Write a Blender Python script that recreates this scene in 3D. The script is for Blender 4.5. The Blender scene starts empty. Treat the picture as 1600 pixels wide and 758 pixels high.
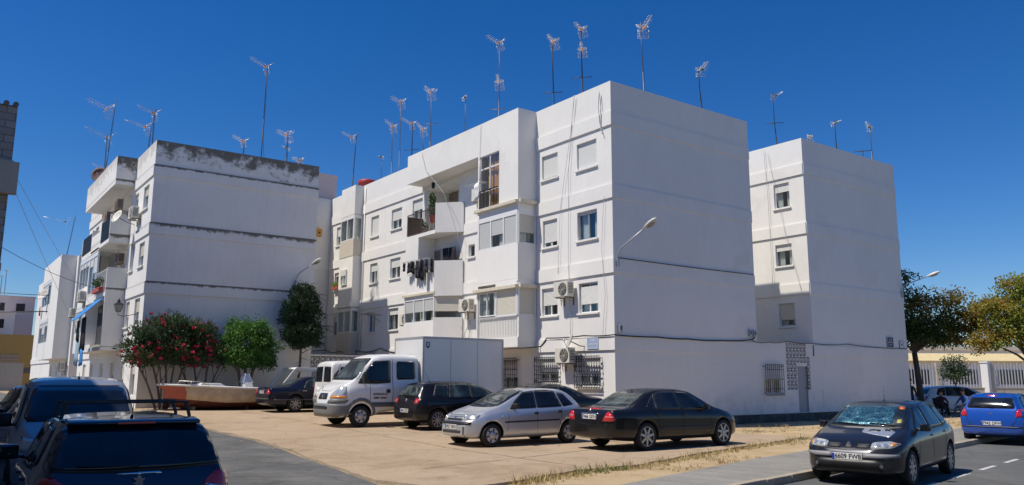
import bpy, bmesh, math, random
from mathutils import Vector, Matrix
from mathutils.bvhtree import BVHTree
from mathutils import noise

R = math.radians
PI = math.pi
scene = bpy.context.scene
COL = scene.collection

# ---------------------------------------------------------------- camera
# world frame: x runs away from the street along the end walls, y runs along the long
# facades, origin at the ground-level corner of the middle block
CAM = Vector((-18.855, -19.840, 1.75))
cd = bpy.data.cameras.new("camera")
cam = bpy.data.objects.new("camera", cd)
COL.objects.link(cam)
YAW, PITCH, ROLL = 0.6318, 0.1684, -0.0041
fwd = Vector((math.sin(YAW) * math.cos(PITCH), math.cos(YAW) * math.cos(PITCH), math.sin(PITCH)))
right = Vector((math.cos(YAW), -math.sin(YAW), 0))
up = right.cross(fwd)
rr = right * math.cos(ROLL) + up * math.sin(ROLL) * -1
uu = up * math.cos(ROLL) + right * math.sin(ROLL)
cam.matrix_world = Matrix.Translation(CAM) @ Matrix((rr, uu, -fwd)).transposed().to_4x4()
cd.sensor_width = 36.0
cd.lens = 36.0 * 1243.0 / 1600.0
cd.clip_start = 0.1
cd.clip_end = 3000
scene.camera = cam

# ---------------------------------------------------------------- light
LDIR = Vector((1.0, -0.26, -1.83)).normalized()          # travel direction of sunlight
SUN_EL = math.asin(-LDIR.z)
SUN_AZ = math.atan2(-LDIR.x, -LDIR.y)
w = bpy.data.worlds.new("World")
scene.world = w
w.use_nodes = True
nt = w.node_tree
nt.nodes.clear()
sky = nt.nodes.new("ShaderNodeTexSky")
sky.sky_type = 'NISHITA'
sky.sun_disc = False
sky.sun_elevation = SUN_EL
sky.sun_rotation = SUN_AZ
sky.altitude = 0
sky.air_density = 1.0
sky.dust_density = 0.05
sky.ozone_density = 8.0
hs = nt.nodes.new("ShaderNodeHueSaturation")
hs.inputs['Saturation'].default_value = 1.27
hs.inputs['Value'].default_value = 1.12
hs.inputs['Hue'].default_value = 0.509
bg = nt.nodes.new("ShaderNodeBackground")
bg.inputs['Strength'].default_value = 0.085
wo = nt.nodes.new("ShaderNodeOutputWorld")
nt.links.new(sky.outputs[0], hs.inputs['Color'])
nt.links.new(hs.outputs[0], bg.inputs[0])
nt.links.new(bg.outputs[0], wo.inputs[0])

sd = bpy.data.lights.new("sun", 'SUN')
sd.energy = 4.5
sd.angle = R(0.53)
sd.color = (1.0, 0.93, 0.82)
sun = bpy.data.objects.new("sun", sd)
COL.objects.link(sun)
sun.rotation_euler = LDIR.to_track_quat('-Z', 'Y').to_euler()

scene.view_settings.view_transform = 'Standard'
scene.view_settings.look = 'None'
scene.view_settings.exposure = 0.12
scene.view_settings.gamma = 1
scene.view_settings.use_curve_mapping = False
scene.cycles.max_bounces = 6
scene.cycles.transparent_max_bounces = 12

# ---------------------------------------------------------------- materials
MATS = {}


def new_mat(name):
    m = bpy.data.materials.new(name)
    m.use_nodes = True
    n = m.node_tree
    b = n.nodes['Principled BSDF']
    MATS[name] = m
    return m, n, b


def tn(n, kind, **kw):
    x = n.nodes.new(kind)
    for k, v in kw.items():
        if hasattr(x, k):
            setattr(x, k, v)
        else:
            x.inputs[k.replace('_', ' ')].default_value = v
    return x


def ramp(n, stops):
    r = n.nodes.new('ShaderNodeValToRGB')
    e = r.color_ramp.elements
    while len(e) < len(stops):
        e.new(0.5)
    for i, (p, c) in enumerate(stops):
        e[i].position = p
        e[i].color = c if len(c) == 4 else (*c, 1)
    return r


def mat(name, col, rough=0.6, metal=0.0, coat=0.0, var=0.0, vscale=2.0, bump=0.0, bscale=60.0, spec=None):
    m, n, b = new_mat(name)
    b.inputs['Base Color'].default_value = (*col, 1)
    b.inputs['Roughness'].default_value = rough
    b.inputs['Metallic'].default_value = metal
    b.inputs['Coat Weight'].default_value = coat
    b.inputs['Coat Roughness'].default_value = 0.06
    if spec is not None:
        b.inputs['Specular IOR Level'].default_value = spec
    if var or bump:
        g = tn(n, 'ShaderNodeNewGeometry')
    if var:
        t = tn(n, 'ShaderNodeTexNoise', Scale=vscale, Detail=6.0, Roughness=0.65)
        n.links.new(g.outputs['Position'], t.inputs['Vector'])
        r = ramp(n, [(0.3, [c * (1 - var) for c in col]), (0.7, [min(1, c * (1 + var)) for c in col])])
        n.links.new(t.outputs['Fac'], r.inputs[0])
        n.links.new(r.outputs[0], b.inputs['Base Color'])
    if bump:
        t2 = tn(n, 'ShaderNodeTexNoise', Scale=bscale, Detail=4.0)
        n.links.new(g.outputs['Position'], t2.inputs['Vector'])
        bp = tn(n, 'ShaderNodeBump', Strength=bump, Distance=0.02)
        n.links.new(t2.outputs['Fac'], bp.inputs['Height'])
        n.links.new(bp.outputs[0], b.inputs['Normal'])
    return m


def wall_mat(name, base, grime, stain=(0.30, 0.27, 0.22), parapet=0.0, top=12.27, streak=0.25):
    """painted render: brush unevenness, rain streaks, patches of repaint; optional lichen band at the parapet"""
    m, n, b = new_mat(name)
    b.inputs['Roughness'].default_value = 0.85
    b.inputs['Specular IOR Level'].default_value = 0.2
    g = tn(n, 'ShaderNodeNewGeometry')
    # broad unevenness
    t1 = tn(n, 'ShaderNodeTexNoise', Scale=0.9, Detail=8.0, Roughness=0.7)
    n.links.new(g.outputs['Position'], t1.inputs['Vector'])
    r1 = ramp(n, [(0.25, [c * 0.93 for c in base]), (0.75, base)])
    n.links.new(t1.outputs['Fac'], r1.inputs[0])
    # streaks: noise stretched vertically
    mp = tn(n, 'ShaderNodeMapping')
    mp.inputs['Scale'].default_value = (3.2, 3.2, 0.28)
    n.links.new(g.outputs['Position'], mp.inputs['Vector'])
    t2 = tn(n, 'ShaderNodeTexNoise', Scale=1.6, Detail=7.0, Roughness=0.75)
    n.links.new(mp.outputs[0], t2.inputs['Vector'])
    r2 = ramp(n, [(0.50, (0, 0, 0)), (0.78, (streak, streak, streak))])
    n.links.new(t2.outputs['Fac'], r2.inputs[0])
    mx = tn(n, 'ShaderNodeMixRGB')
    mx.inputs[2].default_value = (*grime, 1)
    n.links.new(r2.outputs[0], mx.inputs[0])
    n.links.new(r1.outputs[0], mx.inputs[1])
    out = mx
    # fine specks and hairline wear
    t4 = tn(n, 'ShaderNodeTexNoise', Scale=14.0, Detail=8.0, Roughness=0.8)
    n.links.new(g.outputs['Position'], t4.inputs['Vector'])
    r4 = ramp(n, [(0.62, (0, 0, 0)), (0.74, (0.22, 0.22, 0.22))])
    n.links.new(t4.outputs['Fac'], r4.inputs[0])
    mx4 = tn(n, 'ShaderNodeMixRGB')
    mx4.inputs[2].default_value = (*stain, 1)
    n.links.new(r4.outputs[0], mx4.inputs[0])
    n.links.new(out.outputs[0], mx4.inputs[1])
    out = mx4
    t5 = tn(n, 'ShaderNodeTexVoronoi', Scale=0.55)
    tw = tn(n, 'ShaderNodeTexNoise', Scale=1.7, Detail=4.0)
    n.links.new(g.outputs['Position'], tw.inputs['Vector'])
    va = tn(n, 'ShaderNodeVectorMath', operation='MULTIPLY_ADD')
    va.inputs[1].default_value = (1.1, 1.1, 1.1)
    n.links.new(tw.outputs['Color'], va.inputs[0])
    n.links.new(g.outputs['Position'], va.inputs[2])
    n.links.new(va.outputs[0], t5.inputs['Vector'])
    s5 = tn(n, 'ShaderNodeSeparateColor')
    n.links.new(t5.outputs['Color'], s5.inputs[0])
    r5 = ramp(n, [(0.0, (0.93, 0.93, 0.925)), (0.5, (1, 1, 1)), (1.0, (0.965, 0.965, 0.97))])
    n.links.new(s5.outputs[0], r5.inputs[0])
    m5 = tn(n, 'ShaderNodeMixRGB', blend_type='MULTIPLY')
    m5.inputs[0].default_value = 0.8
    n.links.new(out.outputs[0], m5.inputs[1])
    n.links.new(r5.outputs[0], m5.inputs[2])
    out = m5
    sep = tn(n, 'ShaderNodeSeparateXYZ')
    n.links.new(g.outputs['Position'], sep.inputs[0])
    fz = tn(n, 'ShaderNodeMapRange')
    fz.inputs['From Min'].default_value = 1.5
    fz.inputs['From Max'].default_value = 0.3
    n.links.new(sep.outputs[2], fz.inputs['Value'])
    tf = tn(n, 'ShaderNodeTexNoise', Scale=2.4, Detail=9.0, Roughness=0.75)
    n.links.new(g.outputs['Position'], tf.inputs['Vector'])
    fm = tn(n, 'ShaderNodeMath', operation='MULTIPLY')
    n.links.new(fz.outputs[0], fm.inputs[0])
    rf = ramp(n, [(0.45, (0, 0, 0)), (0.72, (0.55, 0.55, 0.55))])
    n.links.new(tf.outputs['Fac'], rf.inputs[0])
    n.links.new(rf.outputs[0], fm.inputs[1])
    mf = tn(n, 'ShaderNodeMixRGB')
    mf.inputs[2].default_value = (*[c * .9 for c in stain], 1)
    n.links.new(fm.outputs[0], mf.inputs[0])
    n.links.new(out.outputs[0], mf.inputs[1])
    out = mf
    # dark dirt line on the upper lip of each string course
    if parapet > 0:
        def smask(zc, lo, hi, amt, sc, t0=.70, t1=.84):
            # 1 near zc fading below by lo, broken by noise
            mr = tn(n, 'ShaderNodeMapRange')
            mr.inputs['From Min'].default_value = zc - lo
            mr.inputs['From Max'].default_value = zc
            n.links.new(sep.outputs[2], mr.inputs['Value'])
            lt = tn(n, 'ShaderNodeMath', operation='LESS_THAN')
            lt.inputs[1].default_value = zc + hi
            n.links.new(sep.outputs[2], lt.inputs[0])
            tt = tn(n, 'ShaderNodeTexNoise', Scale=sc, Detail=9.0, Roughness=0.72)
            n.links.new(g.outputs['Position'], tt.inputs['Vector'])
            mm = tn(n, 'ShaderNodeMath', operation='MULTIPLY_ADD')
            n.links.new(mr.outputs[0], mm.inputs[0])
            mm.inputs[1].default_value = 0.42
            n.links.new(tt.outputs['Fac'], mm.inputs[2])
            rr_ = ramp(n, [(t0, (0, 0, 0)), (t1, (amt, amt, amt))])
            n.links.new(mm.outputs[0], rr_.inputs[0])
            gt = tn(n, 'ShaderNodeMath', operation='GREATER_THAN')
            gt.inputs[1].default_value = zc - lo
            n.links.new(sep.outputs[2], gt.inputs[0])
            g2 = tn(n, 'ShaderNodeMath', operation='MULTIPLY')
            n.links.new(gt.outputs[0], g2.inputs[0])
            n.links.new(lt.outputs[0], g2.inputs[1])
            lt = g2
            nx = tn(n, 'ShaderNodeSeparateXYZ')
            n.links.new(g.outputs['Normal'], nx.inputs[0])
            nr_ = tn(n, 'ShaderNodeMapRange')
            nr_.inputs['From Min'].default_value = -1.0
            nr_.inputs['From Max'].default_value = -0.3
            nr_.inputs['To Min'].default_value = 0.35
            n.links.new(nx.outputs[0], nr_.inputs['Value'])
            lt2 = tn(n, 'ShaderNodeMath', operation='MULTIPLY')
            n.links.new(lt.outputs[0], lt2.inputs[0])
            n.links.new(nr_.outputs[0], lt2.inputs[1])
            lt = lt2
            pm = tn(n, 'ShaderNodeMath', operation='MULTIPLY')
            n.links.new(rr_.outputs[0], pm.inputs[0])
            n.links.new(lt.outputs[0], pm.inputs[1])
            return pm
        masks = [smask(top, 1.35, 1.0, parapet, 2.1), smask(11.13, 0.13, 0.02, parapet, 5.0, .60, .74), smask(8.49, 0.28, 0.02, parapet, 3.0, .64, .80), smask(5.86, 0.14, 0.02, parapet, 5.0, .60, .76)]
        for mk in masks:
            mx3 = tn(n, 'ShaderNodeMixRGB')
            mx3.inputs[2].default_value = (0.13, 0.115, 0.088, 1)
            n.links.new(mk.outputs[0], mx3.inputs[0])
            n.links.new(out.outputs[0], mx3.inputs[1])
            out = mx3
    n.links.new(out.outputs[0], b.inputs['Base Color'])
    t3 = tn(n, 'ShaderNodeTexNoise', Scale=35.0, Detail=5.0)
    n.links.new(g.outputs['Position'], t3.inputs['Vector'])
    bp = tn(n, 'ShaderNodeBump', Strength=0.25, Distance=0.01)
    n.links.new(t3.outputs['Fac'], bp.inputs['Height'])
    n.links.new(bp.outputs[0], b.inputs['Normal'])
    return m


def slat_mat(name, col, period=0.045, axis=2, rough=0.45):
    """roller shutter slats: the grooves of a real profile as bump"""
    m, n, b = new_mat(name)
    b.inputs['Roughness'].default_value = rough
    g = tn(n, 'ShaderNodeNewGeometry')
    sep = tn(n, 'ShaderNodeSeparateXYZ')
    n.links.new(g.outputs['Position'], sep.inputs[0])
    ml = tn(n, 'ShaderNodeMath', operation='MULTIPLY')
    ml.inputs[1].default_value = 2 * PI / period
    n.links.new(sep.outputs[axis], ml.inputs[0])
    s = tn(n, 'ShaderNodeMath', operation='SINE')
    n.links.new(ml.outputs[0], s.inputs[0])
    r = ramp(n, [(0.0, [c * 0.72 for c in col]), (0.25, col)])
    ad = tn(n, 'ShaderNodeMath', operation='MULTIPLY_ADD')
    ad.inputs[1].default_value = 0.5
    ad.inputs[2].default_value = 0.5
    n.links.new(s.outputs[0], ad.inputs[0])
    n.links.new(ad.outputs[0], r.inputs[0])
    n.links.new(r.outputs[0], b.inputs['Base Color'])
    bp = tn(n, 'ShaderNodeBump', Strength=0.5, Distance=0.012)
    n.links.new(ad.outputs[0], bp.inputs['Height'])
    n.links.new(bp.outputs[0], b.inputs['Normal'])
    return m


def ground_mat(name, c1, c2, c3, sc=0.6, crack=0.0, speck=0.0, rough=0.95, bumpd=0.02, crackscale=0.35, crackcol=(0.05, 0.045, 0.04)):
    m, n, b = new_mat(name)
    b.inputs['Roughness'].default_value = rough
    b.inputs['Specular IOR Level'].default_value = 0.15
    g = tn(n, 'ShaderNodeNewGeometry')
    t = tn(n, 'ShaderNodeTexNoise', Scale=sc, Detail=9.0, Roughness=0.7)
    n.links.new(g.outputs['Position'], t.inputs['Vector'])
    r = ramp(n, [(0.28, c1), (0.5, c2), (0.72, c3)])
    n.links.new(t.outputs['Fac'], r.inputs[0])
    out = r
    t2 = tn(n, 'ShaderNodeTexNoise', Scale=26.0, Detail=6.0, Roughness=0.8)
    n.links.new(g.outputs['Position'], t2.inputs['Vector'])
    r2 = ramp(n, [(0.35, (0.68, 0.68, 0.68)), (0.65, (1.25, 1.25, 1.25))])
    n.links.new(t2.outputs['Fac'], r2.inputs[0])
    mm = tn(n, 'ShaderNodeMixRGB', blend_type='MULTIPLY')
    mm.inputs[0].default_value = 0.4 + speck
    n.links.new(out.outputs[0], mm.inputs[1])
    n.links.new(r2.outputs[0], mm.inputs[2])
    out = mm
    if crack:
        v = tn(n, 'ShaderNodeTexVoronoi', feature='DISTANCE_TO_EDGE', Scale=crackscale)
        tw = tn(n, 'ShaderNodeTexNoise', Scale=2.0, Detail=5.0)
        n.links.new(g.outputs['Position'], tw.inputs['Vector'])
        va = tn(n, 'ShaderNodeVectorMath', operation='MULTIPLY_ADD')
        va.inputs[1].default_value = (0.5, 0.5, 0.5)
        n.links.new(tw.outputs['Color'], va.inputs[0])
        n.links.new(g.outputs['Position'], va.inputs[2])
        n.links.new(va.outputs[0], v.inputs['Vector'])
        rc = ramp(n, [(0.004, (crack, crack, crack)), (0.016, (0, 0, 0))])
        n.links.new(v.outputs['Distance'], rc.inputs[0])
        mc = tn(n, 'ShaderNodeMixRGB')
        mc.inputs[2].default_value = (*crackcol, 1)
        n.links.new(rc.outputs[0], mc.inputs[0])
        n.links.new(out.outputs[0], mc.inputs[1])
        out = mc
    for sc_, lo, hi, am, cc in ((0.75, .60, .70, .45, .42), (3.1, .66, .74, .5, .35), (11.0, .70, .76, .6, .35), (0.22, .50, .66, .30, .72)):
        ts = tn(n, 'ShaderNodeTexNoise', Scale=sc_, Detail=5.0, Roughness=0.6)
        n.links.new(g.outputs['Position'], ts.inputs['Vector'])
        rs = ramp(n, [(lo, (0, 0, 0)), (hi, (am, am, am))])
        n.links.new(ts.outputs['Fac'], rs.inputs[0])
        ms = tn(n, 'ShaderNodeMixRGB', blend_type='MULTIPLY')
        ms.inputs[2].default_value = (cc, cc * .95, cc * .9, 1)
        n.links.new(rs.outputs[0], ms.inputs[0])
        n.links.new(out.outputs[0], ms.inputs[1])
        out = ms
    n.links.new(out.outputs[0], b.inputs['Base Color'])
    bp = tn(n, 'ShaderNodeBump', Strength=0.6, Distance=bumpd)
    n.links.new(t2.outputs['Fac'], bp.inputs['Height'])
    n.links.new(bp.outputs[0], b.inputs['Normal'])
    return m


def glass_mat(name, tint=(0.90, 0.93, 0.92), gl=0.25, rough=0.03):
    m, n, b = new_mat(name)
    n.nodes.remove(b)
    o = n.nodes['Material Output']
    tr = tn(n, 'ShaderNodeBsdfTransparent')
    tr.inputs[0].default_value = (*tint, 1)
    gs = tn(n, 'ShaderNodeBsdfGlossy')
    gs.inputs['Roughness'].default_value = rough
    gs.inputs[0].default_value = (0.9, 0.95, 1, 1)
    lw = tn(n, 'ShaderNodeLayerWeight')
    lw.inputs[0].default_value = 0.5
    pw = tn(n, 'ShaderNodeMath', operation='POWER')
    pw.inputs[1].default_value = 4.0
    n.links.new(lw.outputs['Facing'], pw.inputs[0])
    ad = tn(n, 'ShaderNodeMath', operation='MULTIPLY_ADD')
    ad.inputs[1].default_value = 0.75
    ad.inputs[2].default_value = gl * 0.25
    n.links.new(pw.outputs[0], ad.inputs[0])
    mx = tn(n, 'ShaderNodeMixShader')
    n.links.new(ad.outputs[0], mx.inputs[0])
    n.links.new(tr.outputs[0], mx.inputs[1])
    n.links.new(gs.outputs[0], mx.inputs[2])
    n.links.new(mx.outputs[0], o.inputs[0])
    return m


wall_mat('white_wall', (0.83, 0.81, 0.765), (0.62, 0.60, 0.55), streak=0.22)
wall_mat('white_old', (0.83, 0.81, 0.77), (0.52, 0.49, 0.43), streak=0.24, parapet=0.92)
wall_mat('cream_wall', (0.62, 0.57, 0.48), (0.45, 0.42, 0.36), streak=0.3)
wall_mat('pink_wall', (0.62, 0.52, 0.52), (0.45, 0.42, 0.42), streak=0.2)
wall_mat('ochre_wall', (0.52, 0.33, 0.11), (0.40, 0.26, 0.10), streak=0.3)
wall_mat('buff_wall', (0.50, 0.46, 0.38), (0.38, 0.35, 0.30), streak=0.4)
wall_mat('plinth_paint', (0.075, 0.072, 0.07), (0.04, 0.04, 0.04), streak=0.4)
mat('ledge_cream', (0.62, 0.56, 0.44), 0.7, var=0.15, vscale=6, bump=0.2)
mat('aluminium_white', (0.75, 0.75, 0.74), 0.4)
mat('aluminium_grey', (0.42, 0.43, 0.45), 0.4, metal=0.4)
mat('dark_iron', (0.025, 0.025, 0.028), 0.5, metal=0.3)
mat('iron_grille', (0.10, 0.10, 0.11), 0.5, metal=0.5, var=0.3, vscale=20)
mat('white_iron', (0.6, 0.6, 0.58), 0.5)
mat('rail_brown', (0.09, 0.065, 0.05), 0.6, var=0.3, vscale=20)
slat_mat('shutter_white', (0.72, 0.72, 0.68))
slat_mat('shutter_grey', (0.55, 0.56, 0.54))
slat_mat('shutter_cream', (0.64, 0.60, 0.50))
slat_mat('shutter_brown', (0.22, 0.17, 0.13))
mat('curtain_white', (0.7, 0.7, 0.66), 0.9, var=0.12, vscale=9)
mat('curtain_orange', (0.72, 0.36, 0.06), 0.9, var=0.35, vscale=7)
mat('opening_shade', (0.03, 0.03, 0.032), 0.9)  # near-black colour that paints the shade inside openings
glass_mat('pane_glass')
mat('door_grey', (0.30, 0.32, 0.34), 0.5, bump=0.05)
mat('ac_cream', (0.68, 0.65, 0.56), 0.5, var=0.08, vscale=5)
mat('ac_brown', (0.30, 0.22, 0.16), 0.6, var=0.2, vscale=5)
mat('black_plastic', (0.015, 0.015, 0.016), 0.5)
mat('grey_plastic', (0.16, 0.165, 0.17), 0.55, bump=0.05, bscale=200)
mat('dish_metal', (0.50, 0.46, 0.42), 0.5, var=0.1)
mat('dish_rust', (0.15, 0.085, 0.075), 0.7, var=0.25, vscale=8)
mat('antenna_alu', (0.62, 0.60, 0.56), 0.35, metal=0.6)
mat('antenna_orange', (0.62, 0.22, 0.05), 0.5)
mat('mast_steel', (0.16, 0.15, 0.14), 0.5, metal=0.6)
mat('cable_black', (0.02, 0.02, 0.02), 0.6)
mat('cable_grey', (0.45, 0.45, 0.44), 0.6)
mat('cloth_black', (0.012, 0.012, 0.018), 0.95, var=0.4, vscale=6)
mat('cloth_blue', (0.03, 0.20, 0.50), 0.9, var=0.15, vscale=4)
mat('cloth_lightblue', (0.30, 0.48, 0.58), 0.9, var=0.15, vscale=5)
mat('cloth_red', (0.35, 0.02, 0.03), 0.9)
mat('cloth_white', (0.72, 0.72, 0.70), 0.9)
mat('terracotta', (0.42, 0.08, 0.05), 0.7)
mat('red_tank', (0.34, 0.03, 0.025), 0.5, var=0.2)
mat('orange_plastic', (0.62, 0.30, 0.04), 0.5)
mat('lamp_white', (0.62, 0.60, 0.54), 0.4)
mat('lamp_glass', (0.35, 0.33, 0.28), 0.25)
mat('sign_blue', (0.035, 0.055, 0.15), 0.4)
mat('sign_paleblue', (0.34, 0.42, 0.60), 0.4)
mat('sign_white', (0.75, 0.75, 0.75), 0.4)
mat('bark', (0.10, 0.075, 0.055), 0.95, var=0.4, vscale=14, bump=0.8, bscale=25)
mat('bark_pale', (0.17, 0.13, 0.10), 0.95, var=0.4, vscale=14, bump=0.8, bscale=25)

# ---------------------------------------------------------------- mesh helpers
class MB:
    def __init__(s):
        s.bm = bmesh.new()
        s.mi = 0
        s.M = None

    def v(s, p):
        p = Vector(p)
        if s.M is not None:
            p = s.M @ p
        return s.bm.verts.new(p)

    def face(s, pts):
        f = s.bm.faces.new([s.v(p) for p in pts])
        f.material_index = s.mi
        return f

    def box(s, x0, x1, y0, y1, z0, z1):
        if x0 > x1: x0, x1 = x1, x0
        if y0 > y1: y0, y1 = y1, y0
        if z0 > z1: z0, z1 = z1, z0
        c = [s.v((x, y, z)) for z in (z0, z1) for y in (y0, y1) for x in (x0, x1)]
        for q in ((0, 2, 3, 1), (4, 5, 7, 6), (0, 1, 5, 4), (2, 6, 7, 3), (0, 4, 6, 2), (1, 3, 7, 5)):
            s.bm.faces.new([c[i] for i in q]).material_index = s.mi
        return s

    def prism(s, poly, h0, h1, axes=(0, 1, 2)):
        """polygon in axes[0], axes[1]; extruded along axes[2]"""
        def P(a, b, h):
            p = [0, 0, 0]
            p[axes[0]], p[axes[1]], p[axes[2]] = a, b, h
            return p
        lo = [s.v(P(a, b, h0)) for a, b in poly]
        hi = [s.v(P(a, b, h1)) for a, b in poly]
        n = len(poly)
        s.bm.faces.new(lo[::-1]).material_index = s.mi
        s.bm.faces.new(hi).material_index = s.mi
        for i in range(n):
            s.bm.faces.new((lo[i], lo[(i + 1) % n], hi[(i + 1) % n], hi[i])).material_index = s.mi
        return s

    def tube(s, p0, p1, r0, r1=None, n=6, cap=True):
        r1 = r0 if r1 is None else r1
        p0, p1 = Vector(p0), Vector(p1)
        d = p1 - p0
        if d.length < 1e-6:
            return s
        q = d.to_track_quat('Z', 'Y')
        a, b = [], []
        for i in range(n):
            t = 2 * PI * i / n
            o = q @ Vector((math.cos(t), math.sin(t), 0))
            a.append(s.v(p0 + o * r0))
            b.append(s.v(p1 + o * r1))
        for i in range(n):
            f = s.bm.faces.new((a[i], a[(i + 1) % n], b[(i + 1) % n], b[i]))
            f.material_index = s.mi
            f.smooth = True
        if cap:
            s.bm.faces.new(a[::-1]).material_index = s.mi
            s.bm.faces.new(b).material_index = s.mi
        return s

    def path(s, pts, r, n=6, r1=None):
        """continuous pipe through the points, radius running from r to r1"""
        P = [Vector(pts[0])]
        for p in pts[1:]:
            if (Vector(p) - P[-1]).length > 1e-5:
                P.append(Vector(p))
        k = len(P) - 1
        if k < 1:
            return s
        T = [(P[min(i + 1, k)] - P[max(i - 1, 0)]).normalized() for i in range(k + 1)]
        T = [t if t.length > .5 else (P[min(i + 1, k)] - P[min(i, k - 1)]).normalized() for i, t in enumerate(T)]
        u = T[0].orthogonal().normalized()
        rings = []
        for i in range(k + 1):
            u = (u - T[i] * u.dot(T[i]))
            u = u.normalized() if u.length > 1e-4 else T[i].orthogonal().normalized()
            v = T[i].cross(u)
            q = r if r1 is None else r + (r1 - r) * i / k
            rings.append([s.v(P[i] + (u * math.cos(2 * PI * j / n) + v * math.sin(2 * PI * j / n)) * q) for j in range(n)])
        for a, b in zip(rings, rings[1:]):
            for j in range(n):
                f = s.bm.faces.new((a[j], a[(j + 1) % n], b[(j + 1) % n], b[j]))
                f.material_index = s.mi
                f.smooth = True
        s.bm.faces.new(rings[0][::-1]).material_index = s.mi
        s.bm.faces.new(rings[-1]).material_index = s.mi
        return s

    def lathe(s, prof, c=(0, 0, 0), axis='Z', n=20, smooth=True):
        """prof: list of (radius, height)"""
        c = Vector(c)
        rings = []
        for r, h in prof:
            ring = []
            for i in range(n):
                t = 2 * PI * i / n
                if axis == 'Z':
                    p = Vector((r * math.cos(t), r * math.sin(t), h))
                elif axis == 'Y':
                    p = Vector((r * math.cos(t), h, r * math.sin(t)))
                else:
                    p = Vector((h, r * math.cos(t), r * math.sin(t)))
                ring.append(s.v(c + p))
            rings.append(ring)
        for a, b in zip(rings, rings[1:]):
            for i in range(n):
                f = s.bm.faces.new((a[i], a[(i + 1) % n], b[(i + 1) % n], b[i]))
                f.material_index = s.mi
                f.smooth = smooth
        for rg in (rings[0], rings[-1]):
            try:
                s.bm.faces.new(rg).material_index = s.mi
            except ValueError:
                pass
        return s

    def mesh(s, name, mats, org=(0, 0, 0), bevel=0.0, recalc=True, weld=False):
        if weld:
            bmesh.ops.remove_doubles(s.bm, verts=s.bm.verts, dist=1e-4)
        if recalc:
            bmesh.ops.recalc_face_normals(s.bm, faces=s.bm.faces)
        if bevel:
            es = [e for e in s.bm.edges if len(e.link_faces) == 2 and e.calc_face_angle(0) > 0.6]
            bmesh.ops.bevel(s.bm, geom=es, offset=bevel, segments=2, profile=0.5, affect='EDGES', clamp_overlap=True)
        if any(org):
            bmesh.ops.translate(s.bm, verts=s.bm.verts, vec=-Vector(org))
        me = bpy.data.meshes.new(name)
        s.bm.to_mesh(me)
        s.bm.free()
        for m in (mats if isinstance(mats, (list, tuple)) else [mats]):
            me.materials.append(MATS[m])
        return me

    def build(s, name, mats, parent=None, world=False, **kw):
        org = ORG.get(parent.name, (0, 0, 0)) if (parent is not None and world) else (0, 0, 0)
        me = s.mesh(name, mats, org, **kw)
        return link(name, me, parent)


ORG = {}


def link(name, me, parent=None):
    o = bpy.data.objects.new(name, me)
    COL.objects.link(o)
    if parent is not None:
        o.parent = parent
        if parent.name in ORG:
            ORG[o.name] = ORG[parent.name]
    return o


def tag(o, label=None, cat=None, group=None, kind=None):
    if label: o['label'] = label
    if cat: o['category'] = cat
    if group: o['group'] = group
    if kind: o['kind'] = kind
    return o


def thing(name, label, cat, loc=(0, 0, 0), rz=0.0, group=None):
    o = bpy.data.objects.new(name, None)
    o.empty_display_size = 0.2
    COL.objects.link(o)
    o.location = loc
    o.rotation_euler = (0, 0, rz)
    ORG[o.name] = tuple(loc)
    return tag(o, label, cat, group)


def copy_tree(o, parent=None):
    c = o.copy()
    COL.objects.link(c)
    if parent is not None:
        c.parent = parent
    for ch in list(o.children):
        copy_tree(ch, c)
    return c


def smooth(me, ang=None):
    for p in me.polygons:
        p.use_smooth = True
    return me


def fillet(pts, r, n=4):
    """round the corners of a polygon"""
    out = []
    k = len(pts)
    for i in range(k):
        a, b, c = Vector(pts[i - 1]), Vector(pts[i]), Vector(pts[(i + 1) % k])
        d1, d2 = (a - b), (c - b)
        q = min(r, d1.length * 0.45, d2.length * 0.45)
        p1, p2 = b + d1.normalized() * q, b + d2.normalized() * q
        for j in range(n + 1):
            t = j / n
            out.append(tuple(p1 * (1 - t) ** 2 + b * 2 * t * (1 - t) + p2 * t * t))
    return out


def text_mesh(body, size, mats, parent, M, name='lettering', depth=0.002, bold=False, sx=1.0):
    """letters as real geometry: the built-in font, turned into a mesh placed by matrix M"""
    cu = bpy.data.curves.new(name, 'FONT')
    cu.body = body
    cu.size = size
    cu.extrude = depth
    cu.align_x = 'CENTER'
    cu.align_y = 'CENTER'
    if bold:
        cu.offset = size * 0.018
    t = bpy.data.objects.new(name, cu)
    COL.objects.link(t)
    dg = bpy.context.evaluated_depsgraph_get()
    me = bpy.data.meshes.new_from_object(t.evaluated_get(dg))
    bpy.data.objects.remove(t)
    me.transform(M @ Matrix.Diagonal((sx, 1, 1, 1)))
    me.name = name
    me.materials.clear()
    me.materials.append(MATS[mats])
    return link(name, me, parent)


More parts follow.
